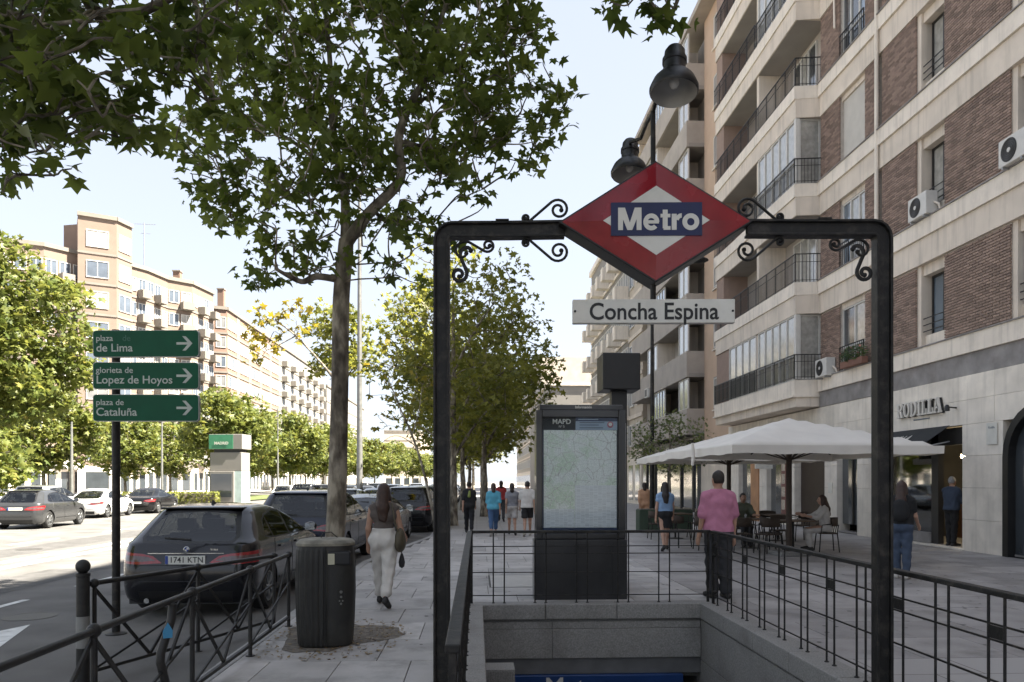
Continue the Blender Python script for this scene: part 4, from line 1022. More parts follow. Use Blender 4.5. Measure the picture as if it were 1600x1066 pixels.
bb('roof_parapet', 12.2, 26.2, -26.2, 36.0, 27.0, 27.6, M_CREAM2)
# --- bands (section A and B), each floor
BAYY0, BAYY1, BX = 26.25, 35.6, 11.1
def band(k, H):
    g = k == 0
    for (y0, y1) in ((-26, 9.0), (9.0, 15.2), (15.2, 22.2), (22.2, BAYY0)):
        bb('band', 11.86, 12.5, y0 + .004, y1 - .004, H - .45, H, M_CREAM2)
        bb('band_lower', 11.93, 12.5, y0 + .002, y1 - .002, H - (.98 if g else 1.13), H - .452, M_GSTONE if g else M_CREAM)
        bb('flashing', 11.82, 12.4, y0, y1, H + .002, H + .03, M_GSTONE)
for k, H in enumerate(FH): band(k, H)
# --- drain pipe between the two sections
MB().tube([(11.86 - 12, 22.3 - 20, 4.4), (11.86 - 12, 22.3 - 20, 27)], .06, 8).build('drain_pipe', M_CREAM2, B1, smooth=40)
MB().tube([(11.92 - 12, 25.1 - 20, 16.8), (11.9 - 12, 25.1 - 20, 18.0), (11.9 - 12, 25.9 - 20, 18.35)], .035, 6).build('drain_pipe', M_CREAM2, B1, smooth=40)
# --- piers with bricks
piers = [(20.45, 22.2), (16.73, 19.16), (13.0, 15.3), (9.2, 11.6), (22.42, 23.2), (24.86, BAYY0)]
wins = [(19.16, 20.45, 'deep'), (15.3, 16.73, 'deep'), (11.6, 13.0, 'deep'), (23.2, 24.86, 'flush')]
bb('side_wall', 12.02, 12.5, -26, 9.2, 4.3, 27, M_BRICKS)
BL, BHt, J = .24, .050, .019
bmesh_brick = MB().box(0, .045, 0, BL - J, 0, BHt).mesh('brick', M_BRICK)
stuffb = MB(); nb_ = 0
for k in range(len(FH) - 1):
    z0 = FH[k] + .03; z1 = FH[k + 1] - 1.13
    for (y0, y1) in piers:
        if k > 4 and y0 < 15: continue
        bb('pier', 12.012, 12.5, y0, y1, z0 - .03, z1, M_MORTAR)
        z = z0; r_ = 0
        while z + BHt <= z1 + .01:
            y = y0 - (BL / 2 if r_ % 2 else 0)
            while y < y1 - .02:
                a, b = max(y, y0), min(y + BL - J, y1)
                if b - a > .03:
                    full = abs(b - a - BL + J) < .001; dx = RNG.uniform(-.003, .003)
                    if k == 0 and y0 == 16.73 and full and nb_ < 300:
                        link('brick', bmesh_brick, B1, (11.972 - 12 + dx, a - 20, z)); nb_ += 1
                    else: stuffb.box(11.972 - 12 + dx, 12.02 - 12, a - 20, b - 20, z, min(z + BHt, z1))
                y += BL
            z += BHt + J; r_ += 1
stuffb.build('brickwork', M_BRICKS, B1, kind='stuff')
# --- windows
def window(y0, y1, z0, z1, X, panes=2, fm=M_WFRAME, pm=None, parent=None, base=(12, 20, 0), fw=.055, depth=.08, transom=0):
    w_ = link('window', None, parent or B1); w_.location = (X - base[0], y0 - base[1], z0)
    W_, H_ = y1 - y0, z1 - z0
    mb = MB(); mb.box(0, depth, 0, W_, 0, fw).box(0, depth, 0, W_, H_ - fw, H_).box(0, depth, 0, fw, fw, H_ - fw).box(0, depth, W_ - fw, W_, fw, H_ - fw)
    for i in range(1, panes): y = W_ * i / panes; mb.box(-.003, depth, y - fw * .6, y + fw * .6, fw, H_ - fw)
    if transom: mb.box(-.002, depth, fw, W_ - fw, transom - .03, transom + .03)
    mb.build('frame', fm, w_)
    for i in range(panes):
        a = max(fw, W_ * i / panes); b = min(W_ - fw, W_ * (i + 1) / panes)
        p_ = pm or RNG.choice([M_PANE, M_PANE2, M_PANE, M_PANE3])
        mb = MB(); mb.box(depth * .45, depth * .55, a, b, fw, H_ - fw); mb.build('pane', p_, w_)
    return w_
def guard(pts_, z0, h, parent, base=(12, 20, 0), step=.11, m=None, mid=True):
    mb = MB(); P = [Vector((p[0] - base[0], p[1] - base[1], 0)) for p in pts_]
    for a, b in zip(P[:-1], P[1:]):
        U = Vector((0, 0, 1))
        for hh in ([h, .07, h * .72] if mid else [h, .07]): mb.bar(a + U * (z0 + hh), b + U * (z0 + hh), .035 if hh == h else .016, .03 if hh == h else .016)
        n_ = max(1, int((b - a).length / step))
        for i in range(n_ + 1): q = a.lerp(b, i / n_); mb.bar(q + U * (z0 + .0), q + U * (z0 + h), .013 if i % 8 else .03, .013 if i % 8 else .03)
    return mb.build('balcony_railing', m or M_IRON, parent)
for k in range(len(FH) - 1):
    z0 = FH[k] + .03; z1 = FH[k + 1] - 1.13
    for (y0, y1, kind) in wins:
        if kind == 'deep':
            bb('jamb', 12.04, 12.5, y1 - .16, y1, z0, z1, M_CREAM); bb('jamb', 12.2, 12.5, y0, y0 + .05, z0, z1, M_CREAM)
            bb('blind_box', 12.1, 12.5, y0 + .05, y1 - .16, z1 - .28, z1, M_CREAM)
            bb('sill_wall', 12.16, 12.5, y0 + .05, y1 - .16, z0, z0 + .35, M_CREAM2)
            window(y0 + .05, y1 - .18, z0 + .35, z1 - .28, 12.32, 2, M_DFRAME if k < 3 else M_WFRAME)
            if k < 4:
                mb = MB()
                for hh in (.45, .62, .8): mb.bar((12.1 - 12, y0 + .05 - 20, z0 + hh), (12.1 - 12, y1 - .16 - 20, z0 + hh), .02, .02)
                mb.build('window_guard', M_IRON, B1)
        else:
            bb('blind_box', 12.06, 12.5, y0, y1, z1 - .16, z1, M_CREAM)
            if k == 2: 
                bb('roller_shutter', 12.12, 12.16, y0, y1, z0, z1 - .16, M_BLIND)
            else:
                window(y0, y1, z0, z1 - .16, 12.08, 3 if k % 2 else 2, M_WFRAME, transom=.8)
                guard([(11.95, y0 + .03), (11.95, y1 - .03)], z0, .8, B1, step=.12)
# --- bay with glazed galleries and balconies
def plan_band(x0, ya, yb, z0, z1, m, name, inset=0, base=(12, 20)):
    pl = [(12.5, ya - .0), (12.0 - inset * 0, ya), (x0, ya + .14), (x0, yb - .14), (12.0, yb), (12.5, yb)]
    MB().prism([(x - base[0], y - base[1]) for x, y in pl], lambda x, y, d: (x, y, d), z0, z1).build(name, m, B1)
for k, H in enumerate(FH):
    if k == 0:
        plan_band(BX + .06, BAYY0 + .02, BAYY1, H - .95, H - .62, M_CREAM, 'bay_corbel'); plan_band(BX - .08, BAYY0 - .04, BAYY1, H - .62, H - .56, M_CREAM2, 'bay_cornice')
        plan_band(BX, BAYY0, BAYY1, H - .56, H - .02, M_CREAM2, 'bay_band')
    else:
        plan_band(BX, BAYY0, BAYY1, H - .45, H, M_CREAM2, 'bay_band'); plan_band(BX + .05, BAYY0 + .01, BAYY1 - .01, H - 1.10, H - .452, M_CREAM, 'bay_band_lower')
    if k == len(FH) - 1: break
    z0 = H + .01; z1 = FH[k + 1] - 1.10
    YM = 30.2
    glazed = k % 2 == 0
    bb('bay_pillar', BX + .12, 12.5, YM - .12, YM + .12, z0, z1, M_CREAM)
    if glazed:
        bb('gallery_post', BX + .06, BX + .20, BAYY0 + .16, BAYY0 + .32, z0, z1, M_WFRAME)
        window(BAYY0 + .32, YM - .12, z0, z1, BX + .08, 5, M_WFRAME, RNG.choice([M_PANE3, M_PANE2]) if k else M_PANE2, transom=.85)
        # side pane facing down the street
        sw = link('window', None, B1); sw.location = (BX + .2 - 12, BAYY0 + .2 - 20, z0); hh = z1 - z0
        MB().box(0, .06, 0, .07, 0, hh).box(.70, .8, 0, .07, 0, hh).box(.06, .7, 0, .07, 0, .06).box(.06, .7, 0, .07, hh - .06, hh).build('frame', M_WFRAME, sw)
        MB().box(.06, .7, .03, .04, .06, hh - .06).build('pane', M_PANE2, sw)
        guard([(12.0, BAYY0 - .02), (BX - .02, BAYY0 + .1), (BX - .02, YM)], z0, .85, B1, m=M_IRON)
        if k == 0:
            window(YM + .12, 33.6, z0, z1, BX + .08, 4, M_WFRAME, M_PANE2, transom=.85); guard([(BX - .02, YM), (BX - .02, 35.4)], z0, .85, B1, m=M_BLACK, step=.07)
            bb('bay_wall', BX + .1, 12.5, 33.6, 35.4, z0, z1, M_BRICKS)
        else:
            guard([(BX - .02, YM), (BX - .02, 35.4)], z0, .95, B1); bb('balcony_wall', 12.3, 12.5, YM + .12, 35.4, z0, z1, M_TAUPE); window(31.2, 33.4, z0, z1 - .2, 12.24, 3)
            bb('bay_wall', BX + .1, 12.5, 34.6, 35.4, z0, z1, M_BRICKS)
    else:
        bb('balcony_wall', 12.3, 12.5, BAYY0 + .1, 35.4, z0, z1, M_TAUPE); window(27.2, 29.2, z0, z1 - .2, 12.24, 3); window(31.2, 33.0, z0, z1 - .2, 12.24, 2)
        guard([(12.0, BAYY0 + .04), (BX + .04, BAYY0 + .16), (BX + .04, YM)], z0, .98, B1)
        guard([(BX + .04, YM), (BX + .04, 35.4)], z0, .98, B1)
        bb('bay_wall', BX + .1, 12.5, 34.4, 35.4, z0, z1, M_BRICKS)
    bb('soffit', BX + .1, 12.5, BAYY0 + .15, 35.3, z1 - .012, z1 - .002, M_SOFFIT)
# --- ground floor cladding with openings
def clad(y0, y1, z0, z1, X=11.9, sy=1.25, sz=.72):
    ny = max(1, round((y1 - y0) / sy)); nz_ = max(1, round((z1 - z0) / sz))
    for i in range(ny):
        for j in range(nz_):
            a = y0 + (y1 - y0) * i / ny; b = y0 + (y1 - y0) * (i + 1) / ny; c = z0 + (z1 - z0) * j / nz_; d = z0 + (z1 - z0) * (j + 1) / nz_
            dx = RNG.uniform(-.002, .002)
            bb('stone_slab', X + dx, 12.4, a + .003, b - .003, c + .003, d - .003, M_STONE)
GT = 4.27
bb('ground_core', 12.02, 12.42, 16.9, 18.30, 0, GT, M_GSTONE); clad(16.86, 18.32, 0, 3.08)
clad(12.0, 22.3, 3.08, GT); bb('ground_core', 12.02, 12.42, -26, 15.0, 0, GT, M_GSTONE)
clad(11.0, 15.0, 0, 3.08)
bb('ground_core', 12.03, 12.42, 15.0, 28.9, 3.1, GT, M_GSTONE)
clad(22.3, 36, 2.95, GT - .0, 11.95)
clad(22.15, 23.5, 0, 2.95, 11.88, .7); clad(25.0, 25.9, 0, 2.95, 11.95, .9); clad(28.4, 29.6, 0, 2.95, 11.95); clad(31.2, 32.0, 0, 2.95, 11.95); clad(34.6, 36, 0, 2.95, 11.95)
bb('ground_core', 12.03, 12.42, 28.9, 36, 2.95, GT, M_GSTONE)
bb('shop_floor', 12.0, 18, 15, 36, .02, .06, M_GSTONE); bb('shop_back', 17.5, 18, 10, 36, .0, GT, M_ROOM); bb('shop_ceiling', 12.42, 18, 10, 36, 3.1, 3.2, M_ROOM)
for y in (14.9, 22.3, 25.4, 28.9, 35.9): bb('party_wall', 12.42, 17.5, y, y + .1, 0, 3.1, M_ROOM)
# arched dark doorway
AY0, AY1 = 14.1, 16.86
mb = MB(); 
def arch_pts(y0, y1, zs_, n_=14):
    r = (y1 - y0) / 2; c = (y0 + y1) / 2
    return [(y0, 0)] + [(c - r * math.cos(a), zs_ + r * math.sin(a)) for a in np.linspace(0, math.pi, n_)] + [(y1, 0)]
o_ = arch_pts(14.5, 16.80, 2.25); i_ = arch_pts(14.68, 16.62, 2.25)
vs = [(11.84 - 12, y - 20, z) for y, z in o_] + [(11.84 - 12, y - 20, z) for y, z in i_] + [(12.2 - 12, y - 20, z) for y, z in i_] + [(12.0 - 12, y - 20, z) for y, z in o_]
n_ = len(o_)
mb.add(vs, [(k, k + 1, n_ + k + 1, n_ + k) for k in range(n_ - 1)] + [(n_ + k, n_ + k + 1, 2 * n_ + k + 1, 2 * n_ + k) for k in range(n_ - 1)] + [(3 * n_ + k, 3 * n_ + k + 1, k + 1, k) for k in range(n_ - 1)])
mb.build('arched_door_frame', M_BLACK, B1)
mb = MB(); mb.add([(12.02 - 12, y - 20, z) for y, z in i_], [tuple(range(n_))]); mb.build('arched_door', M_PANE, B1)
bb('door_mullion', 11.97, 12.01, 15.6, 15.68, 0, 3.2, M_BLACK)
# small stone plaque with lettering
pq = bb('plaque', 11.868, 11.885, 17.02, 17.38, 2.55, 3.05, M_SWHITE)
RX = Matrix.Rotation(R(-90), 4, 'Z') @ FACE_CAM        # text readable on walls that face -X
for q, (tx, sz_) in enumerate((('Rodilla', .08),)): text(tx, sz_, M_GTXT, pq, Matrix.Translation((11.866 - 12, 17.2 - 20, 2.94 - q * .14)) @ RX, 0, .001)
# shop front
bb('shop_frame', 12.05, 12.2, 18.32, 18.42, 0, 3.05, M_DFRAME); bb('shop_frame', 12.05, 12.2, 19.55, 19.85, 0, 3.05, M_DFRAME); bb('shop_frame', 12.05, 12.2, 22.05, 22.2, 0, 3.05, M_DFRAME)
bb('shop_frame', 12.05, 12.2, 18.42, 22.05, 2.62, 3.05, M_DFRAME); bb('shop_sill', 12.0, 12.2, 19.85, 22.05, 0, .34, M_GSTONE)
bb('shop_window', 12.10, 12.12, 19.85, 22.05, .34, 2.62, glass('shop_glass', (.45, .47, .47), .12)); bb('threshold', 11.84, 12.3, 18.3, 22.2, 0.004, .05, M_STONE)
bb('counter', 14.0, 14.6, 18.6, 21.8, 0, 1.1, mat('counter_wood', (.12, .06, .03), .5)); bb('shelf', 16.8, 17.4, 18.6, 21.9, .8, 2.4, mat('shelf_wood', (.14, .08, .045), .6))
for q in range(3): 
    bb('pendant_lamp', 13.6, 13.8, 18.8 + q * 1.0, 19.0 + q * 1.0, 2.35, 2.45, mat('warm_lamp', (1, .75, .45), .5, emit=9))
# shop lettering with slab serifs
def slab_letters(word, size, X, yc, zc, parent, width, m, depth=.06):
    # letters drawn on a 1 x 1.0 grid from boxes, then placed reading along -Y
    st, sf = .24, .12
    def shape(ch):
        r = []
        if ch == 'O': return 1.0, 'O'
        return None
    W_ = {'R': .95, 'O': .98, 'D': .98, 'I': .52, 'L': .82, 'A': 1.0}
    tot = sum(W_[c] for c in word) + .08 * (len(word) - 1); f = width / tot; x = -width / 2
    fnl = lambda a, b, d: (X - 12 - d, yc - 20 - a, zc + b)
    for c in word:
        mb = MB(); w_ = W_[c] * f; h = size
        def P(pl, d1=depth): mb.prism([(x + a * f, b * h - h / 2) for a, b in pl], fnl, 0, d1)
        rc = lambda a, b, c_, d: [(a, c_), (b, c_), (b, d), (a, d)]
        def ringhalf(cx, rx, ry, rix, riy, cy, a0, a1, n__=12):
            A = [(cx + rx * math.cos(t), cy + ry * math.sin(t)) for t in np.linspace(a0, a1, n__)]; B = [(cx + rix * math.cos(t), cy + riy * math.sin(t)) for t in np.linspace(a1, a0, n__)]
            for i in range(n__ - 1): P([A[i], A[i + 1], B[n__ - 2 - i], B[n__ - 1 - i]])
        if c == 'I': P(rc(.14, .38, .12, .88)); P(rc(0, .52, 0, .12)); P(rc(0, .52, .88, 1))
        elif c == 'L': P(rc(.12, .36, .12, .88)); P(rc(0, .50, .88, 1)); P(rc(0, .82, 0, .12)); P(rc(.68, .82, .12, .40))
        elif c == 'O': ringhalf(.49, .49, .51, .25, .40, .5, 0, 2 * math.pi, 25)
        elif c == 'D': P(rc(.1, .34, .12, .88)); P(rc(0, .42, 0, .12)); P(rc(0, .42, .88, 1)); ringhalf(.42, .56, .5, .30, .385, .5, -math.pi / 2, math.pi / 2)
        elif c == 'R': P(rc(.1, .34, .12, .88)); P(rc(0, .46, 0, .12)); P(rc(0, .46, .88, 1)); ringhalf(.46, .40, .28, .17, .16, .72, -math.pi / 2, math.pi / 2); P(rc(.34, .48, .44, .55)); P([(.44, .44), (.66, .46), (.88, .1), (.62, .1)]); P(rc(.62, .97, 0, .1))
        elif c == 'A':
            P([(.40, 1), (.58, 1), (.92, .12), (.66, .12)]); P([(.40, 1), (.50, .86), (.22, .12), (.08, .12)]); P(rc(.30, .70, .30, .41)); P(rc(0, .34, 0, .12)); P(rc(.58, 1.0, 0, .12))
        mb.build('letter', m, parent); x += w_ + .08 * f
    return parent
sgb = link('shop_sign', None, B1)
M_LET = mat('letter_white', (.58, .55, .50), .4)
c_ = atx(1438, 638, 11.87)
slab_letters('RODILLA', .40, 11.84, c_.y, c_.z, sgb, 2.05, M_LET, .05)
slab_letters('RODILLA', .40, 11.885, c_.y - .03, c_.z - .01, sgb, 2.05, M_BLACK, .04)
MB().box(-.118, -.113, c_.y - 20 - .4, c_.y - 20 + .35, c_.z - .31, c_.z - .28).build('tag_line', M_GTXT, sgb)
# security camera and wall lamp
for yy, zz in ((18.55, 3.52), (23.9, 3.2)):
    mb = MB().tube([(-.1, yy - 20, zz), (-.32, yy - 20, zz + .02)], .02, 6); mb.lathe([(.06, 0), (.06, .10), (.03, .16)], 12, (-.34, yy - 20, zz - .08)); mb.build('wall_spotlight', M_BLACK, B1, smooth=40)
# awning
aw = link('awning', None, B1); y0, y1 = 18.75, 22.3
M_AWN = mat('awning_canvas', (.012, .014, .015), .8, 0, .2, 4)
A0, A1 = (11.86, 3.10), (11.05, 2.55)
MB().add([(A0[0] - 12, y0 - 20, A0[1]), (A0[0] - 12, y1 - 20, A0[1]), (A1[0] - 12, y1 - 20, A1[1]), (A1[0] - 12, y0 - 20, A1[1]), (A1[0] - 12, y1 - 20, A1[1] - .2), (A1[0] - 12, y0 - 20, A1[1] - .2), (A0[0] - 12, y0 - 20, A0[1] - .01), (A0[0] - 12, y1 - 20, A0[1] - .01), (A1[0] - 12 + .01, y1 - 20, A1[1] - .01), (A1[0] - 12 + .01, y0 - 20, A1[1] - .01)], [(0, 1, 2, 3), (3, 2, 4, 5), (6, 9, 8, 7)]).build('canvas', M_AWN, aw)
sl_ = math.atan2(A0[1] - A1[1], A0[0] - A1[0])
text('RODILLA', .34, M_LET, aw, Matrix.Translation(((A0[0] + A1[0]) / 2 - 12 - .012, 20.5 - 20, (A0[1] + A1[1]) / 2 + .012)) @ Matrix.Rotation(R(90) - sl_, 4, 'Y') @ RX, .004, .002, shear=.1)
for yy in (y0 + .02, y1 - .02): MB().bar((A0[0] - 12, yy - 20, 2.7), (A1[0] - 12, yy - 20, A1[1] - .02), .03, .03).build('arm', M_STEEL, aw)
# other ground-floor fittings
bb('dark_doorway', 12.2, 12.3, 25.9, 28.4, 0, 2.95, mat('dark_wood', (.035, .02, .013), .5)); 
bb('menu_board', 11.86, 11.94, 29.0, 29.45, .3, 2.6, mat('menu_red', (.16, .06, .05), .5, 0, .3, 8))
for q in range(4): bb('menu_card', 11.85, 11.858, 29.06, 29.39, .6 + q * .5, .98 + q * .5, mat('menu_card_cream', (.45, .38, .30), .6, 0, .5, 30))
bb('shop_window', 12.15, 12.2, 23.5, 25.0, .3, 2.9, M_PANE); bb('shop_frame', 12.1, 12.22, 24.2, 24.28, .3, 2.9, M_DFRAME)
bb('notice', 11.932, 11.945, 25.3, 25.6, 1.3, 1.65, M_SWHITE)
bb('shop_window', 12.15, 12.2, 29.6, 31.2, 0, 2.9, M_PANE); bb('orange_panel', 11.9, 12.2, 32.0, 32.9, 0, 2.9, mat('orange_stone', (.42, .22, .11), .7, 0, .2, 2)); bb('shop_window', 12.15, 12.2, 32.9, 34.6, 0, 2.9, M_PANE)
bb('white_fascia', 11.8, 11.945, 29.7, 35.9, 3.05, 3.7, M_CREAM2); bb('small_sign', 11.2, 11.9, 30.4, 30.5, 2.2, 2.6, M_SWHITE)
# --- air conditioners
def aircon(label, y, z, X=11.72, sc=1.0):
    t = thing('air_conditioner', label, 'air conditioner', (X, y, z))
    MB().box(-.02, .30, -.42, .42, 0, .60).build('case', M_WFRAME, t, bevel=.015)
    # fan grille on the -y face and on the -x face (round)
    mb = MB()
    for r in (.06, .11, .16, .21, .24): mb.lathe([(r, 0), (r + .010, .006), (r + .016, 0)], 22, (-.025, .08, .30), mtx=Matrix.Rotation(R(-90), 3, 'Y'), cap=False)
    mb.lathe([(.24, .0), (.001, .0)], 22, (-.0215, .08, .30), mtx=Matrix.Rotation(R(-90), 3, 'Y'), cap=False); mb.build('fan_grille', M_DFRAME, t)
    MB().lathe([(.055, 0), (.05, .012)], 12, (-.022, .08, .30), mtx=Matrix.Rotation(R(-90), 3, 'Y')).build('fan_hub', M_WFRAME, t)
    MB().bar((-.02, -.3, -.03), (.45, -.3, -.03), .04, .05).bar((-.02, .3, -.03), (.45, .3, -.03), .04, .05).build('bracket', M_STEEL, t)
    MB().tube([(.2, -.42, .3), (.25, -.55, .2), (.35, -.5, -.1), (.42, -.45, -.3)], .03, 6).build('hose', M_CREAM2, t, smooth=50); return t
a = atx(1438, 348, 11.8); aircon('white air conditioner fixed under the dark framed window above the cafe letters', a.y, FH[1] + .04)
a = atx(1283, 590, 11.8); aircon('white air conditioner beside the lowest glazed gallery', a.y - .3, FH[0] - .02, 11.66)
a = atx(1592, 262, 11.8); aircon('white air conditioner below a window above the arched doorway', a.y + .1, FH[1] + .04)
# flower box
M_LEAFP = leaf_mat('plant_leaf', (.03, .06, .02), (.10, .15, .05), .3)
def bush_mb(n_, c, r, size, seed=1):
    g = np.random.default_rng(seed); mb = MB()
    for i in range(n_):
        v = g.normal(size=3); v /= np.linalg.norm(v); p = np.array(c) + v * np.array(r) * g.uniform(.35, 1) ** .5
        a = Vector(g.normal(size=3)).normalized(); b = a.orthogonal().normalized(); s = size * g.uniform(.6, 1.3); pv = Vector(p)
        mb.add([pv - a * s, pv - b * s * .4, pv + a * s, pv + b * s * .4], [(0, 1, 2, 3)])
    return mb
a = atx(1335, 560, 11.75); fbx = thing('flower_box', 'window box of straggling plants on the sill beside the lowest gallery', 'flower box', (11.72, a.y, FH[0] + .03))
MB().box(-.1, .1, -.7, .7, 0, .2).build('trough', mat('terracotta', (.2, .1, .07), .8), fbx, bevel=.01)
bush_mb(420, (0, 0, .38), (.24, .75, .28), .06, 3).build('foliage', M_LEAFP, fbx, kind='stuff')
bush_mb(40, (-.05, 0, .42), (.24, .7, .25), .05, 4).build('blossom', mat('blossom_pink', (.5, .2, .16), .7), fbx, kind='stuff')
# ---------------------------------------------------------------- second building: peach wall and taupe balconies
B2 = thing('peach_apartment_building', 'peach rendered apartment block with taupe balcony fronts and a dark shop canopy', 'building', (12, 45, 0))
b2 = lambda name, x0, x1, y0, y1, z0, z1, m, parent=None: bb(name, x0, x1, y0, y1, z0, z1, m, parent or B2, base=(12, 45, 0))
b2('wall', 12.05, 24, 36.01, 40.2, 3.6, 26.0, M_PEACH); b2('wall', 12.3, 24, 40.2, 55, 3.6, 25.6, M_TAUPE); b2('base_wall', 12.1, 24, 36.01, 55, 0, 3.6, M_CREAM)
b2('roof_slab', 11.3, 24, 36.05, 55, 26.0, 26.3, M_TAUPE)
for k in range(7):
    z = 4.6 + k * 3.05
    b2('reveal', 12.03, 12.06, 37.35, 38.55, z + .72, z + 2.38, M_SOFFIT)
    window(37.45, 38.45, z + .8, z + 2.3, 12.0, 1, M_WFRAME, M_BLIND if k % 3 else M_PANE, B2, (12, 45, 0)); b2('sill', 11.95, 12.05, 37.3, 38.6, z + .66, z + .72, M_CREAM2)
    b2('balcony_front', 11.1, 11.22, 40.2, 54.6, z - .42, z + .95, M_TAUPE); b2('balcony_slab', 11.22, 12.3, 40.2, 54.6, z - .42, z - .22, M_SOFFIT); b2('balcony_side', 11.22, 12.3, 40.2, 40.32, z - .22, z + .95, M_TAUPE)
    window(40.34, 42.2, z + .95, z + 2.6, 11.2, 2, M_WFRAME, M_PANE2, B2, (12, 45, 0))
    b2('partition', 11.25, 12.3, 42.2, 42.35, z - .2, z + 2.62, M_CREAM)
    if k % 2 == 0: window(45.4, 48.2, z + .95, z + 2.6, 11.2, 4, M_WFRAME, M_PANE3, B2, (12, 45, 0)); b2('partition', 11.25, 12.3, 48.2, 48.3, z - .2, z + 2.62, M_CREAM)
    else: window(47.4, 50.0, z + .95, z + 2.6, 11.2, 3, M_WFRAME, M_PANE2, B2, (12, 45, 0)); b2('partition', 11.25, 12.3, 47.3, 47.4, z - .2, z + 2.62, M_CREAM)
    window(43, 44.6, z - .2, z + 2.2, 12.22, 2, M_WFRAME, None, B2, (12, 45, 0)); window(51.5, 53.4, z + .2, z + 2.2, 12.22, 2, M_WFRAME, None, B2, (12, 45, 0))
b2('shop_front', 11.9, 12.1, 41, 54.5, .2, 3.2, M_PANE); b2('shop_canopy', 11.2, 12.3, 40.6, 50, 3.1, 3.9, M_BLACK)
for y in (41.5, 44, 47, 50.5, 53): b2('shop_frame', 11.82, 11.92, y, y + .25, 0, 3.2, M_DFRAME)
text('POSELLA', .42, M_LET, B2, Matrix.Translation((11.19 - 12, 44.2 - 45, 3.5)) @ RX, .006, .004)
a = thing('air_conditioner', 'small air conditioner hung on the taupe balcony front', 'air conditioner', (10.95, 49.3, 7.1)); MB().box(-.02, .14, -.4, .4, 0, .6).build('case', M_WFRAME, a, bevel=.01); MB().box(-.025, -.021, -.3, .3, .08, .52).build('grille', M_DFRAME, a)
# ---------------------------------------------------------------- further blocks on the terrace side
FP1 = mat('far_window_glass', (.10, .12, .15), .25, 0, .3, .5); FP2 = mat('far_window_curtain', (.20, .20, .20), .4, 0, .3, .5); FP3 = mat('far_window_blind', (.34, .32, .29), .6)
def far_block(name, label, plan, z1, nfl, wallm, bandm, ncols, ground=3.6, win=(1.3, 1.5), pm=None, fm=None, balc=None, thick=10, colm=None, setback=None, wz=.85, skip=None):
    """plan: list of (x,y) street-side corners in order; windows face the right-hand normal"""
    x0, y0 = plan[0]; t = thing(name, label, 'building', (x0, y0, 0))
    for a, b in zip(plan[:-1], plan[1:]):
        a = Vector(a); b = Vector(b); d = b - a; L = d.length; u = d / L; nn = Vector((u.y, -u.x))
        ang = math.atan2(d.y, d.x)
        seg = link('wing', None, t); seg.location = (a.x - x0, a.y - y0, 0); seg.rotation_euler = (0, 0, ang)
        # local x along the facade, local -y outward
        MB().box(0, L, 0, thick, 0, z1).build('wall', wallm, seg)
        fh = (z1 - ground - .6) / nfl; nc = max(1, round(ncols * L / 20)); cw = L / nc
        MB().box(-.06, L + .06, -.25, .3, z1, z1 + .5).build('cornice', bandm, seg)
        MB().box(-.03, L + .03, -.12, .05, 0, ground * .98).build('plinth', M_CREAM2, seg)
        ww, wh_ = min(win[0], cw * .72), win[1]
        mb = MB(); f_ = .09
        mb.box(-ww / 2 - f_, ww / 2 + f_, -.09, .02, -f_, 0).box(-ww / 2 - f_, ww / 2 + f_, -.09, .02, wh_, wh_ + f_).box(-ww / 2 - f_, -ww / 2, -.09, .02, 0, wh_).box(ww / 2, ww / 2 + f_, -.09, .02, 0, wh_).box(-.04, .04, -.06, .02, 0, wh_)
        wme = mb.mesh('window', fm or M_WFRAME); pme = [MB().box(-ww / 2, ww / 2, -.03, .01, 0, wh_).mesh('pane', p) for p in (pm or [FP1, FP2, FP1, FP3])]
        gme = MB().box(-cw * .3, cw * .3, -.02, .02, .3, ground - .7).mesh('shop_window', M_PANE)
        for c in range(nc): link('shop_window', gme, seg, ((c + .5) * cw, -.13, 0))
        for fl in range(nfl):
            z = ground + fl * fh
            MB().box(-.02, L + .02, -.1, .02, z - .18, z + .10).build('band', bandm, seg)
            for c in range(nc):
                if skip and skip(fl, c): continue
                w_ = link('window', wme, seg, ((c + .5) * cw, -.012, z + wz)); link('pane', pme[RNG.randrange(len(pme))], w_)
                if balc and (c + fl * 0) % balc == 1:
                    MB().box(-cw * .48, cw * .48, -1.15, -.02, -.12, .06).box(-cw * .48, cw * .48, -1.15, -1.05, .06, .95).box(-cw * .48, -cw * .48 + .1, -1.05, -.02, .06, .95).box(cw * .48 - .1, cw * .48, -1.05, -.02, .06, .95).build('balcony', bandm, seg, loc=((c + .5) * cw, 0, z))
            if colm:
                pass
        if colm:
            for c in range(nc):
                if c % 3 == 2: MB().box((c + .1) * cw, (c + .9) * cw, -.06, .02, ground, z1).build('brick_strip', colm, seg)
    return t
M_BEIGE = mat('beige_render', (.50, .43, .35), .9, 0, .08, 1); M_OFFW = mat('off_white_render', (.235, .222, .205), .9, 0, .06, 1)
far_block('cream_apartment_building', 'narrow cream apartment block squeezed beyond the taupe balconies', [(12.0, 60), (12.0, 55.05)], 25.5, 7, M_BEIGE, M_CREAM, 8, thick=9)
far_block('white_apartment_building', 'white apartment block with stacked balconies at the end of the terrace row', [(12.0, 80), (12.0, 60.1)], 23.0, 6, M_OFFW, M_CREAM2, 20, balc=3, thick=9)
t = thing('low_white_building', 'low plain white building at the far end of the pavement', 'building', (8.5, 92, 0))
MB().box(0, 12, 0, 30, 0, 13.2).build('wall', M_OFFW, t); MB().box(-.2, 12.2, -.2, 30.2, 13.2, 13.6).build('parapet', M_CREAM2, t)
for q in range(4): MB().box(1 + q * 2.7, 2.6 + q * 2.7, -.05, .02, 4, 6).build('window', M_PANE, t)
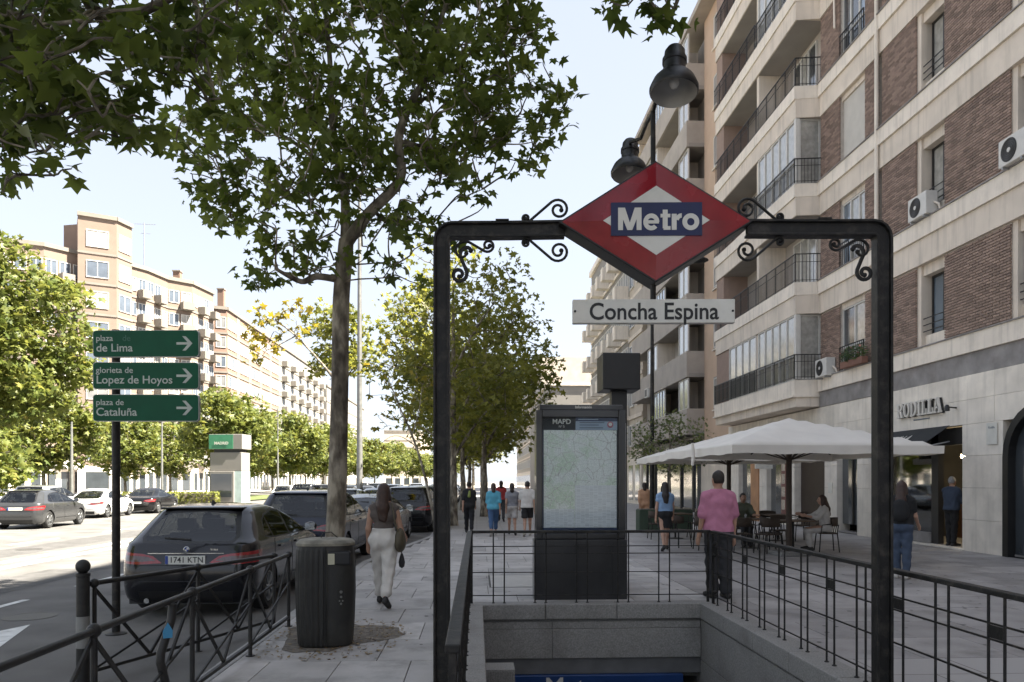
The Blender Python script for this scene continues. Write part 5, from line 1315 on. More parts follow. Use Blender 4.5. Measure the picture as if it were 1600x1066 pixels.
far_block('grey_apartment_building', 'hazy grey apartment block beyond the pavement trees', [(10.5, 200), (10.5, 125)], 22, 6, M_TAUPE, M_CREAM, 9, thick=9)
# ---------------------------------------------------------------- opposite side of the avenue
M_PINK = mat('pink_brick_render', (.205, .152, .12), .9, 0, .08, .8); M_PINKW = mat('warm_white_render', (.205, .183, .158), .9, 0, .07, .8); M_RBRICK = mat('red_brick_render', (.22, .145, .11), .9, 0, .1, .8)
far_block('curved_apartment_building', 'pink and cream apartment block stepping round the corner across the avenue', [(-80, 86), (-70, 92), (-60, 95.5), (-54, 98.5), (-51, 102.5)], 31, 8, M_PINK, M_PINKW, 11, win=(2.1, 1.6), thick=12, balc=4)
far_block('stair_tower', 'tall pink stair tower with a white cap on the curved block', [(-50.8, 100.3), (-46.9, 102.4), (-46.2, 105.2)], 35.6, 8, M_PINK, M_PINKW, 5, win=(2.4, 2.0), thick=8)
far_block('stepped_apartment_building', 'cream apartment block with white balconies right of the pink stair tower', [(-46.6, 104.9), (-45.2, 107.4), (-44.2, 112), (-41.6, 114.4), (-40.6, 120.5)], 30.5, 8, M_PINK, M_PINKW, 13, win=(1.9, 1.6), thick=12, balc=2)
far_block('brick_white_apartment_building', 'red brick and white striped apartment block across the avenue', [(-43.2, 123), (-39.8, 124.5), (-39.8, 158)], 29.0, 8, M_RBRICK, M_PINKW, 9, win=(2.0, 1.6), thick=12, colm=M_PINKW)
far_block('white_slab_building', 'long white apartment slab with shaded balcony strips across the avenue', [(-40.5, 159), (-40.5, 205)], 29.5, 8, M_OFFW, M_PINKW, 8, win=(2.2, 1.6), thick=12, balc=3)
far_block('distant_white_building', 'pale distant apartment slab past the long white slab', [(-40, 207), (-40, 275)], 27, 7, M_OFFW, M_PINKW, 6, thick=12)
far_block('distant_beige_building', 'faint beige block closing the far end of the avenue', [(-36, 300), (-22, 301.5), (-21.5, 360)], 21, 6, M_BEIGE, M_PINKW, 6, thick=12, pm=[FP3], skip=lambda f_, c_: True)
# aerial and chimneys on the roofs
an = thing('roof_aerial', 'thin television aerial standing on the roof beside the stair tower', 'aerial', (-46.0, 108.5, 31.0))
MB().tube([(0, 0, 0), (0, 0, 6.5)], .06, 6).build('mast', M_STEEL, an); MB().bar((-1.3, 0, 6.3), (1.5, .3, 6.3), .06, .06).bar((-.5, 0, 5.0), (.8, .2, 5.0), .05, .05).build('crossbar', M_STEEL, an)
for (x, y, wl) in ((-44.5, 116.5, 'brick chimney rising from the stepped cream block'), (-41.5, 127, 'taller brick chimney at the corner of the red brick block')):
    c = thing('chimney', wl, 'chimney', (x, y, 30.2), group='chimneys across the avenue'); MB().box(-.5, .5, -.5, .5, -1.2, 2.6).build('stack', M_RBRICK, c); MB().box(-.6, .6, -.6, .6, 2.6, 2.8).build('cap', M_PINKW, c)
# ============================================================ TREES
LEAF = []
for k, (r, a) in enumerate(((.10, -90), (.34, -62), (.50, -28), (.30, -8), (.62, 28), (.34, 52), (.75, 90), (.34, 128), (.62, 152), (.30, 188), (.50, 208), (.34, 242))):
    LEAF.append((r * math.cos(R(a)), r * math.sin(R(a)) + .1))
LEAF = np.array(LEAF)
def leaf_arrays(pos, size, rng, up=.35, droop=.3):
    """pos (N,3) -> vertices (N*12,3): one lobed leaf each, folded along the midrib"""
    N = len(pos)
    nrm = rng.normal(size=(N, 3)); nrm[:, 2] = np.abs(nrm[:, 2]) + up; nrm /= np.linalg.norm(nrm, axis=1)[:, None]
    tip = rng.normal(size=(N, 3)); tip[:, 2] -= droop * 2
    tip -= nrm * np.sum(tip * nrm, axis=1)[:, None]; tip /= np.linalg.norm(tip, axis=1)[:, None]
    sx = np.cross(tip, nrm); s = size * rng.uniform(.4, 1.35, N)
    X = LEAF[:, 0][None, :, None]; Y = LEAF[:, 1][None, :, None]
    curl = rng.uniform(-.25, .35, N)[:, None, None]
    Z = -np.abs(X) * .35 - Y * Y * curl
    v = pos[:, None, :] + s[:, None, None] * (X * sx[:, None, :] + Y * tip[:, None, :] + Z * nrm[:, None, :])
    return v.reshape(-1, 3)
def leaf_mesh(name, verts, m, k=12):
    n_ = len(verts) // k; me = bpy.data.meshes.new(name); me.vertices.add(len(verts)); me.vertices.foreach_set('co', verts.astype(np.float32).ravel())
    # two polygons per leaf (left and right of the midrib 0-6)
    h1 = [0, 1, 2, 3, 4, 5, 6]; h2 = [6, 7, 8, 9, 10, 11, 0]
    base = (np.arange(n_) * k)[:, None]; loops = np.concatenate([base + np.array(h1)[None], base + np.array(h2)[None]], axis=1).ravel()
    me.loops.add(len(loops)); me.loops.foreach_set('vertex_index', loops.astype(np.int32))
    me.polygons.add(2 * n_); me.polygons.foreach_set('loop_start', (np.arange(2 * n_) * 7).astype(np.int32)); me.polygons.foreach_set('loop_total', np.full(2 * n_, 7, dtype=np.int32))
    me.materials.append(m); me.update(calc_edges=True); me.validate(); return me
def bark_mat():
    m = bpy.data.materials.new('plane_bark'); m.use_nodes = True; n = m.node_tree.nodes; l = m.node_tree.links; b = n['Principled BSDF']; b.inputs['Roughness'].default_value = .85
    tc = n.new('ShaderNodeTexCoord'); mp = n.new('ShaderNodeMapping'); mp.inputs['Scale'].default_value = (1, 1, .45); l.new(tc.outputs['Object'], mp.inputs[0])
    nz = n.new('ShaderNodeTexNoise'); nz.inputs['Scale'].default_value = 7; nz.inputs['Detail'].default_value = 6; l.new(mp.outputs[0], nz.inputs['Vector'])
    cr = n.new('ShaderNodeValToRGB'); e = cr.color_ramp.elements
    e[0].position = .36; e[0].color = (.06, .048, .036, 1); e[1].position = .62; e[1].color = (.34, .30, .235, 1)
    x = e.new(.50); x.color = (.17, .145, .11, 1); l.new(nz.outputs[0], cr.inputs[0]); l.new(cr.outputs[0], b.inputs['Base Color'])
    n2 = n.new('ShaderNodeTexNoise'); n2.inputs['Scale'].default_value = 45; l.new(mp.outputs[0], n2.inputs['Vector'])
    bp = n.new('ShaderNodeBump'); bp.inputs['Strength'].default_value = .6; bp.inputs['Distance'].default_value = .02; l.new(n2.outputs[0], bp.inputs['Height']); l.new(bp.outputs[0], b.inputs['Normal']); return m
M_BARK = bark_mat()
L_DARK = leaf_mat('plane_leaf', (.050, .078, .017), (.135, .175, .038), .52)
L_MID = leaf_mat('street_tree_leaf', (.080, .098, .020), (.215, .22, .045), .48)
L_SUN = leaf_mat('avenue_tree_leaf', (.070, .098, .024), (.185, .20, .048), .38, (.27, .23, .06))
L_YEL = leaf_mat('sunlit_yellow_leaf', (.13, .13, .02), (.27, .22, .03), .45)  # sunlight on the young leaves put into their colour as yellow
def smooth_path(pts_, sub=4):
    P = [np.array(p, float) for p in pts_]; out = []
    for i in range(len(P) - 1):
        p0 = P[max(i - 1, 0)]; p1 = P[i]; p2 = P[i + 1]; p3 = P[min(i + 2, len(P) - 1)]
        for k in range(sub):
            t = k / sub; out.append(.5 * ((2 * p1) + (-p0 + p2) * t + (2 * p0 - 5 * p1 + 4 * p2 - p3) * t * t + (-p0 + 3 * p1 - 3 * p2 + p3) * t ** 3))
    out.append(P[-1]); return out
def twigs(skel, centres, rng, r0=.018, kink=.12):
    """branches from the skeleton points to every leaf cluster"""
    mb = MB(); S_ = np.array([s[:3] for s in skel])
    nodes = list(S_)
    order = np.argsort([np.min(np.linalg.norm(S_ - c, axis=1)) for c in centres])
    for i in order:
        c = np.array(centres[i]); A = np.array(nodes)
        dd = np.linalg.norm(A - c, axis=1) + 1.3 * np.maximum(0, A[:, 2] - c[2] + .15)
        a = A[int(np.argmin(dd))]; L = np.linalg.norm(c - a)
        if L < .05: continue
        m1 = a + (c - a) * .4 + rng.normal(size=3) * kink * L + np.array([0, 0, .10 * L]); m2 = a + (c - a) * .75 + rng.normal(size=3) * kink * L * .6 + np.array([0, 0, .06 * L])
        pts_ = smooth_path([a, m1, m2, c], 3); n_ = len(pts_)
        rr = min(r0 * (.5 + L * .6), r0 * 1.8)
        mb.tube([tuple(p) for p in pts_], [rr * (1 - .75 * k / (n_ - 1)) + .003 for k in range(n_)], 5, cap=False)
        nodes += [m1, m2, c]
    return mb
def make_tree(name, label, base, trunk, limbs, clusters, leaf_size, lm, rng, per, group=None, parts=0, up=.35, r0=.02, bark=None, shell=.0):
    """trunk/limbs: list of (x,y,z,r) relative to base; clusters: (x,y,z,rx,ry,rz)"""
    t = thing(name, label, 'tree', base, 0, group)
    mb = MB(); skel = []
    for n_, path in enumerate([trunk] + limbs):
        P = smooth_path(path, 5); mb.tube([tuple(p[:3]) for p in P], [max(.004, p[3]) for p in P], 10 if n_ == 0 else 7)
        skel += [p for p in P if (n_ > 0 or p[2] > trunk[-1][2] * .7)]
        if n_ == 0: trk = mb.build('trunk', bark or M_BARK, t, smooth=60); mb = MB()
    if limbs: mb.build('limb', bark or M_BARK, t, smooth=60)
    cen = [c[:3] for c in clusters]
    twigs(skel, cen, rng, r0).build('branches', bark or M_BARK, t, smooth=60, kind='stuff')
    pos = []
    for c in clusters:
        n_ = max(3, int(per * (c[3] * c[4] * c[5]) ** (1 / 1.5)))
        v = rng.normal(size=(n_, 3)); v /= np.linalg.norm(v, axis=1)[:, None]; r_ = rng.uniform(shell, 1, n_) ** (1 / 2.2)
        pos.append(np.array(c[:3]) + v * r_[:, None] * np.array(c[3:6]))
    pos = np.concatenate(pos)
    V = leaf_arrays(pos, leaf_size, rng, up)
    if parts:
        wp = pos + np.array(base); d = wp[:, 0] * _sn + wp[:, 1] * _cs; tt = (wp[:, 0] * _cs - wp[:, 1] * _sn) / np.maximum(d, .1); kk = (wp[:, 2] - EYE) / np.maximum(d, .1)
        vis = (d > .5) & (np.abs(tt) < .66) & (kk < VH / F) & (kk > 0)
        o = np.argsort(np.where(vis, d, 1e6))[:parts]; o = o[vis[o]]
        keep = np.ones(len(pos), bool); keep[o] = False
        V3_ = V.reshape(-1, 12, 3)
        for i in o:
            v = V3_[i] - pos[i]; link('leaf', leaf_mesh('leaf', v, lm), t, tuple(pos[i]))
        V = V3_[keep].reshape(-1, 3)
    link('foliage', leaf_mesh('foliage', V, lm), t, kind='stuff'); return t
def crown(rng, cx, cz, rx, rz, n_, q0, q1, ry=None):
    out = []
    for _ in range(n_):
        v = rng.normal(size=3); v /= np.linalg.norm(v); r_ = rng.uniform(.15, 1) ** .45; q = rng.uniform(q0, q1)
        out.append((cx + v[0] * rx * r_, v[1] * (ry or rx) * r_, cz + v[2] * rz * r_ * (1 if v[2] > 0 else .85), q * 1.25, q * 1.25, q * .8))
    return out
rg = np.random.default_rng(5)
# --- the plane tree behind the litter bin (pixel -> point at the tree's own distance)
TB = Vector((-1.93, 10.35, 0))
def tp(u, v, dy=0.0):
    p = aty(u, v, TB.y + dy); return (p.x - TB.x, dy, p.z)
def tr(u, v, r, dy=0.0): return tp(u, v, dy) + (r,)
trunk = [(0.0, 0, -.02, .16), (0, 0, .35, .135), tr(526, 790, .128), tr(531, 600, .115), tr(533, 470, .112), tr(539, 400, .105), tr(541, 375, .10)]
limbs = [[tr(541, 380, .09), tr(575, 335, .075, -.05), tr(625, 280, .068, -.1), tr(622, 220, .06, -.15), tr(640, 165, .052, -.1), tr(668, 115, .045), tr(690, 30, .03, .1), tr(720, -80, .015, .2)],
         [tr(668, 115, .03), tr(720, 90, .022, -.3), tr(780, 70, .012, -.5)],
         [tr(540, 385, .075), tr(538, 300, .06, .2), tr(520, 200, .05, .4), tr(515, 90, .035, .3), tr(500, -60, .02, .2)],
         [tr(530, 437, .05), tr(495, 432, .045, -.2), tr(470, 440, .035, -.4), tr(430, 420, .02, -.7)],
         [tr(538, 300, .035, .2), tr(470, 230, .028, .5), tr(380, 180, .015, .7)],
         [tr(622, 220, .03, -.15), tr(700, 230, .022, .4), tr(800, 190, .012, .8)],
         [tr(585, 330, .03, -.05), tr(610, 350, .02, .5), tr(650, 340, .01, 1.0)]]
ell = [(560, 60, 190, 110, 1.6), (420, 110, 130, 110, 1.4), (700, 60, 130, 90, 1.4), (790, 70, 70, 70, 1.0), (640, 160, 200, 90, 1.5), (800, 170, 95, 65, 1.0), (850, 140, 50, 45, .7), (860, 185, 32, 30, .5), (470, 230, 160, 90, 1.5), (330, 230, 70, 90, 1.0), (350, 310, 45, 45, .7), (590, 290, 150, 80, 1.4), (720, 260, 90, 55, 1.0), (820, 245, 45, 25, .6),
       (430, 340, 90, 65, 1.0), (420, 410, 50, 35, .7), (620, 370, 75, 50, .9), (640, 425, 35, 28, .5), (560, -60, 260, 80, 1.6), (760, -40, 120, 60, 1.2), (345, 60, 70, 90, 1.0), (520, 390, 60, 40, .8), (740, 305, 40, 22, .5), (290, 200, 35, 40, .6), (395, 440, 18, 14, .3), (690, 360, 26, 40, .5)]
clusters = []
sp_ = F / 10.5
for (u, v, ru, rv, dp) in ell:
    n_ = max(2, int(ru * rv / 215))
    for _ in range(n_):
        a = rg.uniform(0, 2 * math.pi); r_ = math.sqrt(rg.uniform(0, 1)); dy = rg.uniform(-dp, dp) * math.sqrt(max(0.05, 1 - r_ * r_ * .8))
        p = tp(u + ru * r_ * math.cos(a) * .92, v + rv * r_ * math.sin(a) * .92, dy); q = rg.uniform(.16, .30)
        clusters.append((p[0], p[1], p[2], q * 1.2, q * 1.2, q * .8))
clusters += [c for c in crown(np.random.default_rng(8), -.4, 10.2, 3.9, 2.6, 190, .34, .6, 2.6) if c[2] > 7.9 + max(0, c[1]) * .62]
make_tree('plane_tree', 'young plane tree with forked trunk rising behind the litter bin', TB, trunk, limbs, clusters, .165, L_DARK, rg, 115, parts=150, r0=.012)
# --- the neighbouring plane tree whose crown hangs over the pavement (trunk outside the picture)
NB = Vector((-2.0, 1.9, 0))
def np_(u, v, y):
    p = aty(u, v, y); return (p.x - NB.x, y - NB.y, p.z)
cl = []
for (u, v, ru, rv, y, dp) in ((90, 70, 130, 120, 4.6, .9), (230, 90, 95, 85, 4.9, .8), (60, 190, 90, 70, 4.9, .7), (180, 170, 90, 60, 4.7, .7), (0, 120, 120, 130, 4.4, .8), (100, -60, 200, 90, 4.6, 1.0), (320, 10, 60, 60, 5.0, .6), (280, 60, 45, 70, 5.0, .5), (95, 250, 28, 28, 5.4, .25), (10, 270, 22, 50, 5.2, .3), (28, 275, 20, 12, 5.2, .2), (215, 215, 28, 18, 4.5, .2), (320, 130, 28, 60, 5.0, .3), (380, -60, 120, 50, 5.2, .8), (-120, 100, 100, 140, 4.4, .8), (1000, -14, 50, 22, 5.0, .4), (1040, 22, 30, 26, 5.0, .25), (1050, 48, 14, 14, 5.0, .12), (1010, -60, 100, 40, 5.0, .5), (700, -120, 320, 50, 4.8, .8), (962, 10, 12, 14, 5.0, .1)):
    for _ in range(max(2, int(ru * rv / 300))):
        a = rg.uniform(0, 2 * math.pi); r_ = math.sqrt(rg.uniform(0, 1)); p = np_(u + ru * r_ * math.cos(a) * .93, v + rv * r_ * math.sin(a) * .93, y + rg.uniform(-dp, dp)); q = rg.uniform(.09, .17)
        cl.append((p[0], p[1], p[2], q * 1.2, q * 1.2, q * .8))
cl += [c for c in crown(np.random.default_rng(18), -.8, 8.3, 4.2, 3.2, 150, .34, .55, 2.7) if c[2] > 1.9 + .66 * (c[1] + NB.y) + .6]
trunk = [(0, 0, -.02, .2), (0, 0, .4, .17), (.02, .0, 2.0, .15), (.05, .05, 3.3, .14), (.0, .1, 4.2, .12)]
limbs = [[(.0, .1, 4.0, .08), (.3, 1.0, 4.4, .06)] + [np_(150, 20, 4.6) + (.04,), np_(300, -20, 5.0) + (.02,)], [(.0, .1, 3.6, .07), (-.2, 1.2, 3.9, .05), np_(20, 60, 4.6) + (.035,), np_(60, 150, 4.8) + (.018,)],
         [(.0, .1, 4.2, .08), (.8, 1.0, 5.0, .06), (1.9, 2.1, 5.3, .045), np_(830, -140, 4.8) + (.03,), np_(1000, -40, 5.0) + (.012,)], [np_(830, -140, 4.8) + (.02,), np_(1040, -40, 5.0) + (.012,), np_(1048, 40, 5.0) + (.006,)],
         [np_(300, -20, 5.0) + (.02,), np_(315, 60, 5.0) + (.012,), np_(335, 150, 5.0) + (.007,)]]
make_tree('plane_tree', 'plane tree whose leafy boughs overhang the kerb barrier', NB, trunk, limbs, cl, .125, L_DARK, rg, 250, parts=150, r0=.008)
# --- generic crowns
def gen_tree(name, label, base, H, hb, rx, lm, leaf, n_, q, per, seed, tr_=.16, group=None, lean=0):
    g = np.random.default_rng(seed); cz = (H + hb) / 2; rz_ = (H - hb) / 2
    tk = [(0, 0, -.05, tr_ * 1.25), (0, 0, .4, tr_), (lean * .3, 0, hb * .7, tr_ * .85), (lean * .6, .05, hb + .4, tr_ * .7), (lean, 0, cz, tr_ * .45), (lean, .1, H - rz_ * .35, tr_ * .15)]
    lb = []
    for k in range(6):
        a = 2 * math.pi * k / 6 + g.uniform(-.4, .4); z0 = hb + .3 + k * (cz - hb) / 7
        lb.append([(lean * .6, 0, z0, tr_ * .4), (lean + rx * .3 * math.cos(a), rx * .3 * math.sin(a), z0 + rz_ * .3, tr_ * .28), (lean + rx * .65 * math.cos(a), rx * .65 * math.sin(a), z0 + rz_ * .55, tr_ * .12)])
    return make_tree(name, label, base, tk, lb, crown(g, lean, cz, rx, rz_, n_, *q), leaf, lm, g, per, group, r0=.02, shell=.2)
# pavement trees beyond the map panel
PG = 'plane trees along the pavement'
t1 = gen_tree('pavement_tree', 'broad plane tree shading the walkers left of the map panel', (-.9, 29.5, 0), 11.4, 2.3, 3.1, L_MID, .24, 160, (.45, .82), 56, 21, .17, PG)
t2 = gen_tree('pavement_tree', 'plane tree reaching over the pavement towards the low white building', (.35, 37, 0), 11.0, 2.3, 3.6, L_MID, .27, 160, (.5, .92), 52, 22, .18, PG)
index_kids()
for k, (x, y, s, rz_) in enumerate(((-.8, 45, 1.0, 1.2), (.6, 53, 1.05, 2.4), (-.6, 62, 1.0, 4.0), (.5, 74, 1.1, .6), (-.4, 88, 1.1, 3.1))):
    c = copy_tree(t1 if k % 2 else t2); c.location = (x, y, 0); c.scale = (s, s, s); c.rotation_euler = (0, 0, rz_); c['label'] = 'plane tree further down the shaded pavement row'
# thin sapling by the kerb, sunlit yellow put into its leaf colour
g = np.random.default_rng(9)
SB = gp(680, 832); SB = Vector((SB.x, SB.y, 0))
def spt(u, v, r, dy=0): p = aty(u, v, SB.y + dy); return (p.x - SB.x, dy, p.z, r)
cl = []
for (u, v, ru, rv) in ((600, 570, 30, 25), (625, 600, 28, 25), (595, 640, 25, 25), (655, 620, 22, 35), (640, 660, 18, 18), (600, 665, 14, 10), (665, 585, 20, 20), (610, 540, 18, 16), (590, 692, 8, 6), (650, 700, 10, 6), (585, 610, 16, 14)):
    for _ in range(max(2, int(ru * rv / 130))):
        p = spt(u + ru * g.uniform(-1, 1), v + rv * g.uniform(-1, 1), 0, g.uniform(-.5, .5)); q = g.uniform(.14, .26); cl.append((p[0], p[1], p[2], q, q, q * .7))
make_tree('sapling', 'thin leaning sapling with leaves tinted sunlit yellow between parked cars and gate post', SB, [(0, 0, -.02, .05), spt(676, 800, .045), spt(660, 730, .04), spt(644, 681, .034), spt(624, 635, .025), spt(610, 600, .015)], [[spt(644, 681, .02), spt(655, 640, .014), spt(660, 600, .008)]], cl, .19, L_YEL, g, 60, r0=.008)
# roadside tree partly behind the near trunk, boughs coloured sunlit yellow
YB = Vector((-7.5, 44, -.02)); s_ = F / 44
def ypt(u, v, r, dy=0): p = aty(u, v, YB.y + dy); return (p.x - YB.x, dy, p.z + .02, r)
cl = []
for (u, v, ru, rv, n_) in ((430, 490, 32, 20, 14), (405, 530, 22, 18, 8), (460, 520, 25, 20, 8), (400, 560, 14, 10, 4), (440, 545, 20, 12, 4), (475, 485, 12, 10, 3)):
    for _ in range(n_):
        p = ypt(u + ru * g.uniform(-1, 1), v + rv * g.uniform(-1, 1), 0, g.uniform(-1, 1)); q = g.uniform(.3, .55); cl.append((p[0], p[1], p[2], q, q, q * .7))
y0p = ypt(531, 770, .1)
make_tree('traffic_island_tree', 'tall thin tree with boughs tinted sunlit yellow green behind the near plane trunk', YB, [(y0p[0], 0, 0, .16), ypt(531, 700, .14), ypt(530, 620, .12), ypt(528, 590, .1), ypt(530, 520, .07)], [[ypt(528, 600, .09), ypt(500, 565, .07), ypt(462, 525, .05), ypt(430, 500, .03)], [ypt(462, 525, .04), ypt(425, 545, .02)]], cl, .42, L_YEL, g, 26, r0=.02)
for k, (cx, cy, rr_, lm_) in enumerate(((515, 545, 30, L_MID),)):
    pass
gen_tree('traffic_island_tree', 'bushy green tree rising between the near trunk and the pale lamp mast', (-8.6, 49, -.02), 13.2, 7.6, 2.4, L_MID, .34, 60, (.5, .9), 44, 33, .13)
# sunlit trees across the avenue
big = gen_tree('avenue_tree', 'huge sunlit tree before the pink block, above the grey hatchback', (-31.5, 50.5, -.02), 17.5, 4.0, 6.0, L_SUN, .46, 230, (.8, 1.5), 36, 41, .3)
c_ = gen_tree('avenue_tree', 'low bright bush tree at the corner beside the parked van', (-26.5, 43.0, -.02), 4.6, .6, 2.3, L_SUN, .34, 60, (.5, .9), 50, 42, .12)
med = gen_tree('avenue_tree', 'rounded sunlit tree on the median behind the green topped kiosk', (-23.5, 74, -.03), 10.5, 2.2, 4.2, L_SUN, .46, 130, (.7, 1.25), 34, 43, .2)
index_kids()
AG = 'sunlit trees lining the avenue'
for k, (x, y, s, rz_) in enumerate(((-34, 62, .95, 1), (-34, 76, .8, 2), (-36, 92, .9, 3.0), (-25.5, 86, .95, 2.2), (-24, 100, 1.0, .7), (-23, 116, 1.05, 5), (-24, 134, 1.05, 3.3), (-23, 154, 1.1, 1.9), (-23.5, 178, 1.1, 4.4), (-22.5, 205, 1.15, 2.6), (-19.5, 235, 1.1, 0.2), (-17, 265, 1.15, 1.4), (-14, 300, 1.15, 3.4), (-11, 340, 1.2, 2.2), (-31, 104, .85, 5.2), (-32, 122, .9, 2), (-32, 145, .95, 3), (-30, 170, 1.0, 4))):
    c = copy_tree(med); c.location = (x, y, -.03); c.scale = (s, s, s * RNG.uniform(.9, 1.08)); c.rotation_euler = (0, 0, rz_); c['label'] = 'sunlit tree in the long row along the avenue'; c['group'] = AG
# the street goes on behind: trees of both rows there
for k, (x, y, s, rz_) in enumerate(((-1.9, -22, 1.0, 3.5), (-1.9, -32, 1.1, 1.0))):
    c = copy_tree(t1 if k % 2 else t2); c.location = (x, y, 0); c.scale = (s, s, s); c.rotation_euler = (0, 0, rz_); c['label'] = 'plane tree of the pavement row behind the stairwell'
for k, (x, y, s) in enumerate(((-24, 5, 1.1), (-24, -14, 1.1))):
    c = copy_tree(med); c.location = (x, y, -.03); c.scale = (s, s, s); c['label'] = 'avenue tree of the median beside the near carriageway'; c['group'] = AG
# hedges on the median
M_HEDGE = leaf_mat('hedge_leaf', (.09, .11, .02), (.19, .20, .035), .3)
for k, (x, y, L, lab) in enumerate(((-24.5, 57, 3.2, 'clipped yellow green hedge left of the kiosk on the median'), (-21.2, 58.5, 2.2, 'clipped hedge beside the kiosk base on the median'))):
    h = thing('hedge', lab, 'hedge', (x, y, -.03)); g = np.random.default_rng(60 + k)
    pos = np.stack([g.uniform(-L / 1.2, L / 1.2, 2600), g.uniform(-.6, .6, 2600), g.uniform(.1, .95, 2600)], 1); link('foliage', leaf_mesh('foliage', leaf_arrays(pos, .14, g), M_HEDGE), h, kind='stuff')
    MB().box(-L / 1.3, L / 1.3, -.45, .45, 0, .8).build('stems', M_SOIL, h)
# dry leaf litter round the bin
g = np.random.default_rng(77); n_ = 520
ang = g.uniform(0, 2 * math.pi, n_); rr_ = np.sqrt(g.uniform(0, 1, n_)) * 1.25
pos = np.stack([-1.6 + .72 * rr_ * np.cos(ang), 8.45 + .9 * rr_ * np.sin(ang), g.uniform(.008, .018, n_)], 1); pos = pos[(pos[:, 0] > -2.25) & (pos[:, 0] < -.45)]
link('leaf_litter', leaf_mesh('leaf_litter', leaf_arrays(pos, .035, g, up=6), M_LITTER), None, label='dry fallen leaf litter scattered round the bin', kind='stuff')
# ============================================================ PEOPLE
def surface_nets(fn_, lo, hi, vox):
    lo = np.array(lo); n_ = np.ceil((np.array(hi) - lo) / vox).astype(int) + 1
    ax = [lo[i] + vox * np.arange(n_[i]) for i in range(3)]
    G = np.stack(np.meshgrid(*ax, indexing='ij'), -1); S = fn_(G)
    ins = S < 0; c = S.shape; cs = tuple(k - 1 for k in c)
    acc = np.zeros(cs + (3,)); cnt = np.zeros(cs)
    sl = lambda o: tuple(slice(o[i], o[i] + cs[i]) for i in range(3))
    for a in range(3):
        for o1 in (0, 1):
            for o2 in (0, 1):
                o = [0, 0, 0]; oth = [k for k in range(3) if k != a]; o[oth[0]] = o1; o[oth[1]] = o2
                p = list(o); p[a] = 1
                s0 = S[sl(o)]; s1 = S[sl(p)]; m_ = (s0 < 0) != (s1 < 0)
                t = np.where(m_, s0 / np.where(m_, s0 - s1, 1), 0)
                for k in range(3): acc[..., k] += np.where(m_, (t if k == a else o[k]), 0)
                cnt += m_
    act = cnt > 0; idx = -np.ones(cs, int); idx[act] = np.arange(act.sum())
    ijk = np.argwhere(act); V = lo + vox * (ijk + acc[act] / cnt[act][:, None])
    faces = []
    for a in range(3):
        b, d = [(1, 2), (2, 0), (0, 1)][a]
        s0 = [slice(None)] * 3; s1 = [slice(None)] * 3; s0[a] = slice(0, -1); s1[a] = slice(1, None)
        m_ = ins[tuple(s0)] != ins[tuple(s1)]; q = np.argwhere(m_); flip = ins[tuple(s0)][m_]
        ok = (q[:, b] > 0) & (q[:, d] > 0) & (q[:, b] < c[b] - 1) & (q[:, d] < c[d] - 1); q = q[ok]; flip = flip[ok]
        def cell(db, dd): r = q.copy(); r[:, b] += db; r[:, d] += dd; return idx[r[:, 0], r[:, 1], r[:, 2]]
        f = np.stack([cell(-1, -1), cell(0, -1), cell(0, 0), cell(-1, 0)], 1); f[~flip] = f[~flip][:, ::-1]; faces.append(f)
    Fc = np.concatenate(faces); return V, Fc
def rcone(p0, p1, r0, r1, sq=1.0):
    p0 = np.array(p0, float); p1 = np.array(p1, float); d = p1 - p0; L2 = max(1e-9, (d * np.array([1, sq, 1]) * d * np.array([1, sq, 1])).sum())
    w_ = np.array([1, sq, 1])
    def f(G):
        q = (G - p0) * w_; dd = d * w_; t = np.clip((q @ dd) / L2, 0, 1); return np.linalg.norm(q - t[..., None] * dd, axis=-1) - (r0 + (r1 - r0) * t)
    return f
def ellip(c, r):
    c = np.array(c); r = np.array(r); return lambda G: (np.linalg.norm((G - c) / r, axis=-1) - 1) * r.min()
def smin(fs, k):
    def f(G):
        d = None
        for g_ in fs:
            e = g_(G)
            if d is None: d = e
            else: h = np.clip(.5 + .5 * (e - d) / k, 0, 1); d = e * (1 - h) + d * h - k * h * (1 - h)
        return d
    return f
def blob(name, fs, m, parent, k=.03, vox=.016, infl=0, clip=None, wob=0):
    base = smin(fs, k)
    def f(G):
        d = base(G) - infl
        if wob: d = d + wob * np.sin(G[..., 2] * 31 + np.sin(G[..., 0] * 23) * 1.7) * np.sin(G[..., 0] * 27 + G[..., 1] * 19 + G[..., 2] * 9)
        if clip:
            for c in clip: d = np.maximum(d, c(G))
        return d
    # bounds by a coarse scan
    lo, hi = np.array([-.85, -.85, -.05]), np.array([.85, .95, 1.95]); n_ = .06
    ax = [np.arange(lo[i], hi[i], n_) for i in range(3)]; G = np.stack(np.meshgrid(*ax, indexing='ij'), -1); S = f(G)
    q = np.argwhere(S < n_ * 1.2); lo2 = lo + q.min(0) * n_ - .05; hi2 = lo + q.max(0) * n_ + .05
    V, Fc = surface_nets(f, lo2, hi2, vox)
    me = bpy.data.meshes.new(name); me.from_pydata(V.tolist(), [], Fc.tolist()); me.materials.append(m)
    me.polygons.foreach_set('use_smooth', [True] * len(me.polygons)); return link(name, me, parent)
SKIN = mat('skin', (.42, .245, .17), .55, 0, .12, 9); SKIN2 = mat('tanned_skin', (.32, .18, .12), .55, 0, .12, 9)
HAIR_D = mat('dark_hair', (.022, .015, .012), .55, 0, .4, 30, .4, 90); HAIR_B = mat('brown_hair', (.045, .022, .014), .5, 0, .4, 30, .4, 90); HAIR_G = mat('grey_hair', (.28, .27, .26), .6, 0, .2, 30)
def cloth(name, c): return mat('cloth_' + name, c, .88, 0, .10, 7, .25, 45)
M_SHOE = mat('dark_shoe', (.02, .018, .017), .6); M_SOLE = mat('pale_shoe', (.45, .42, .38), .7)
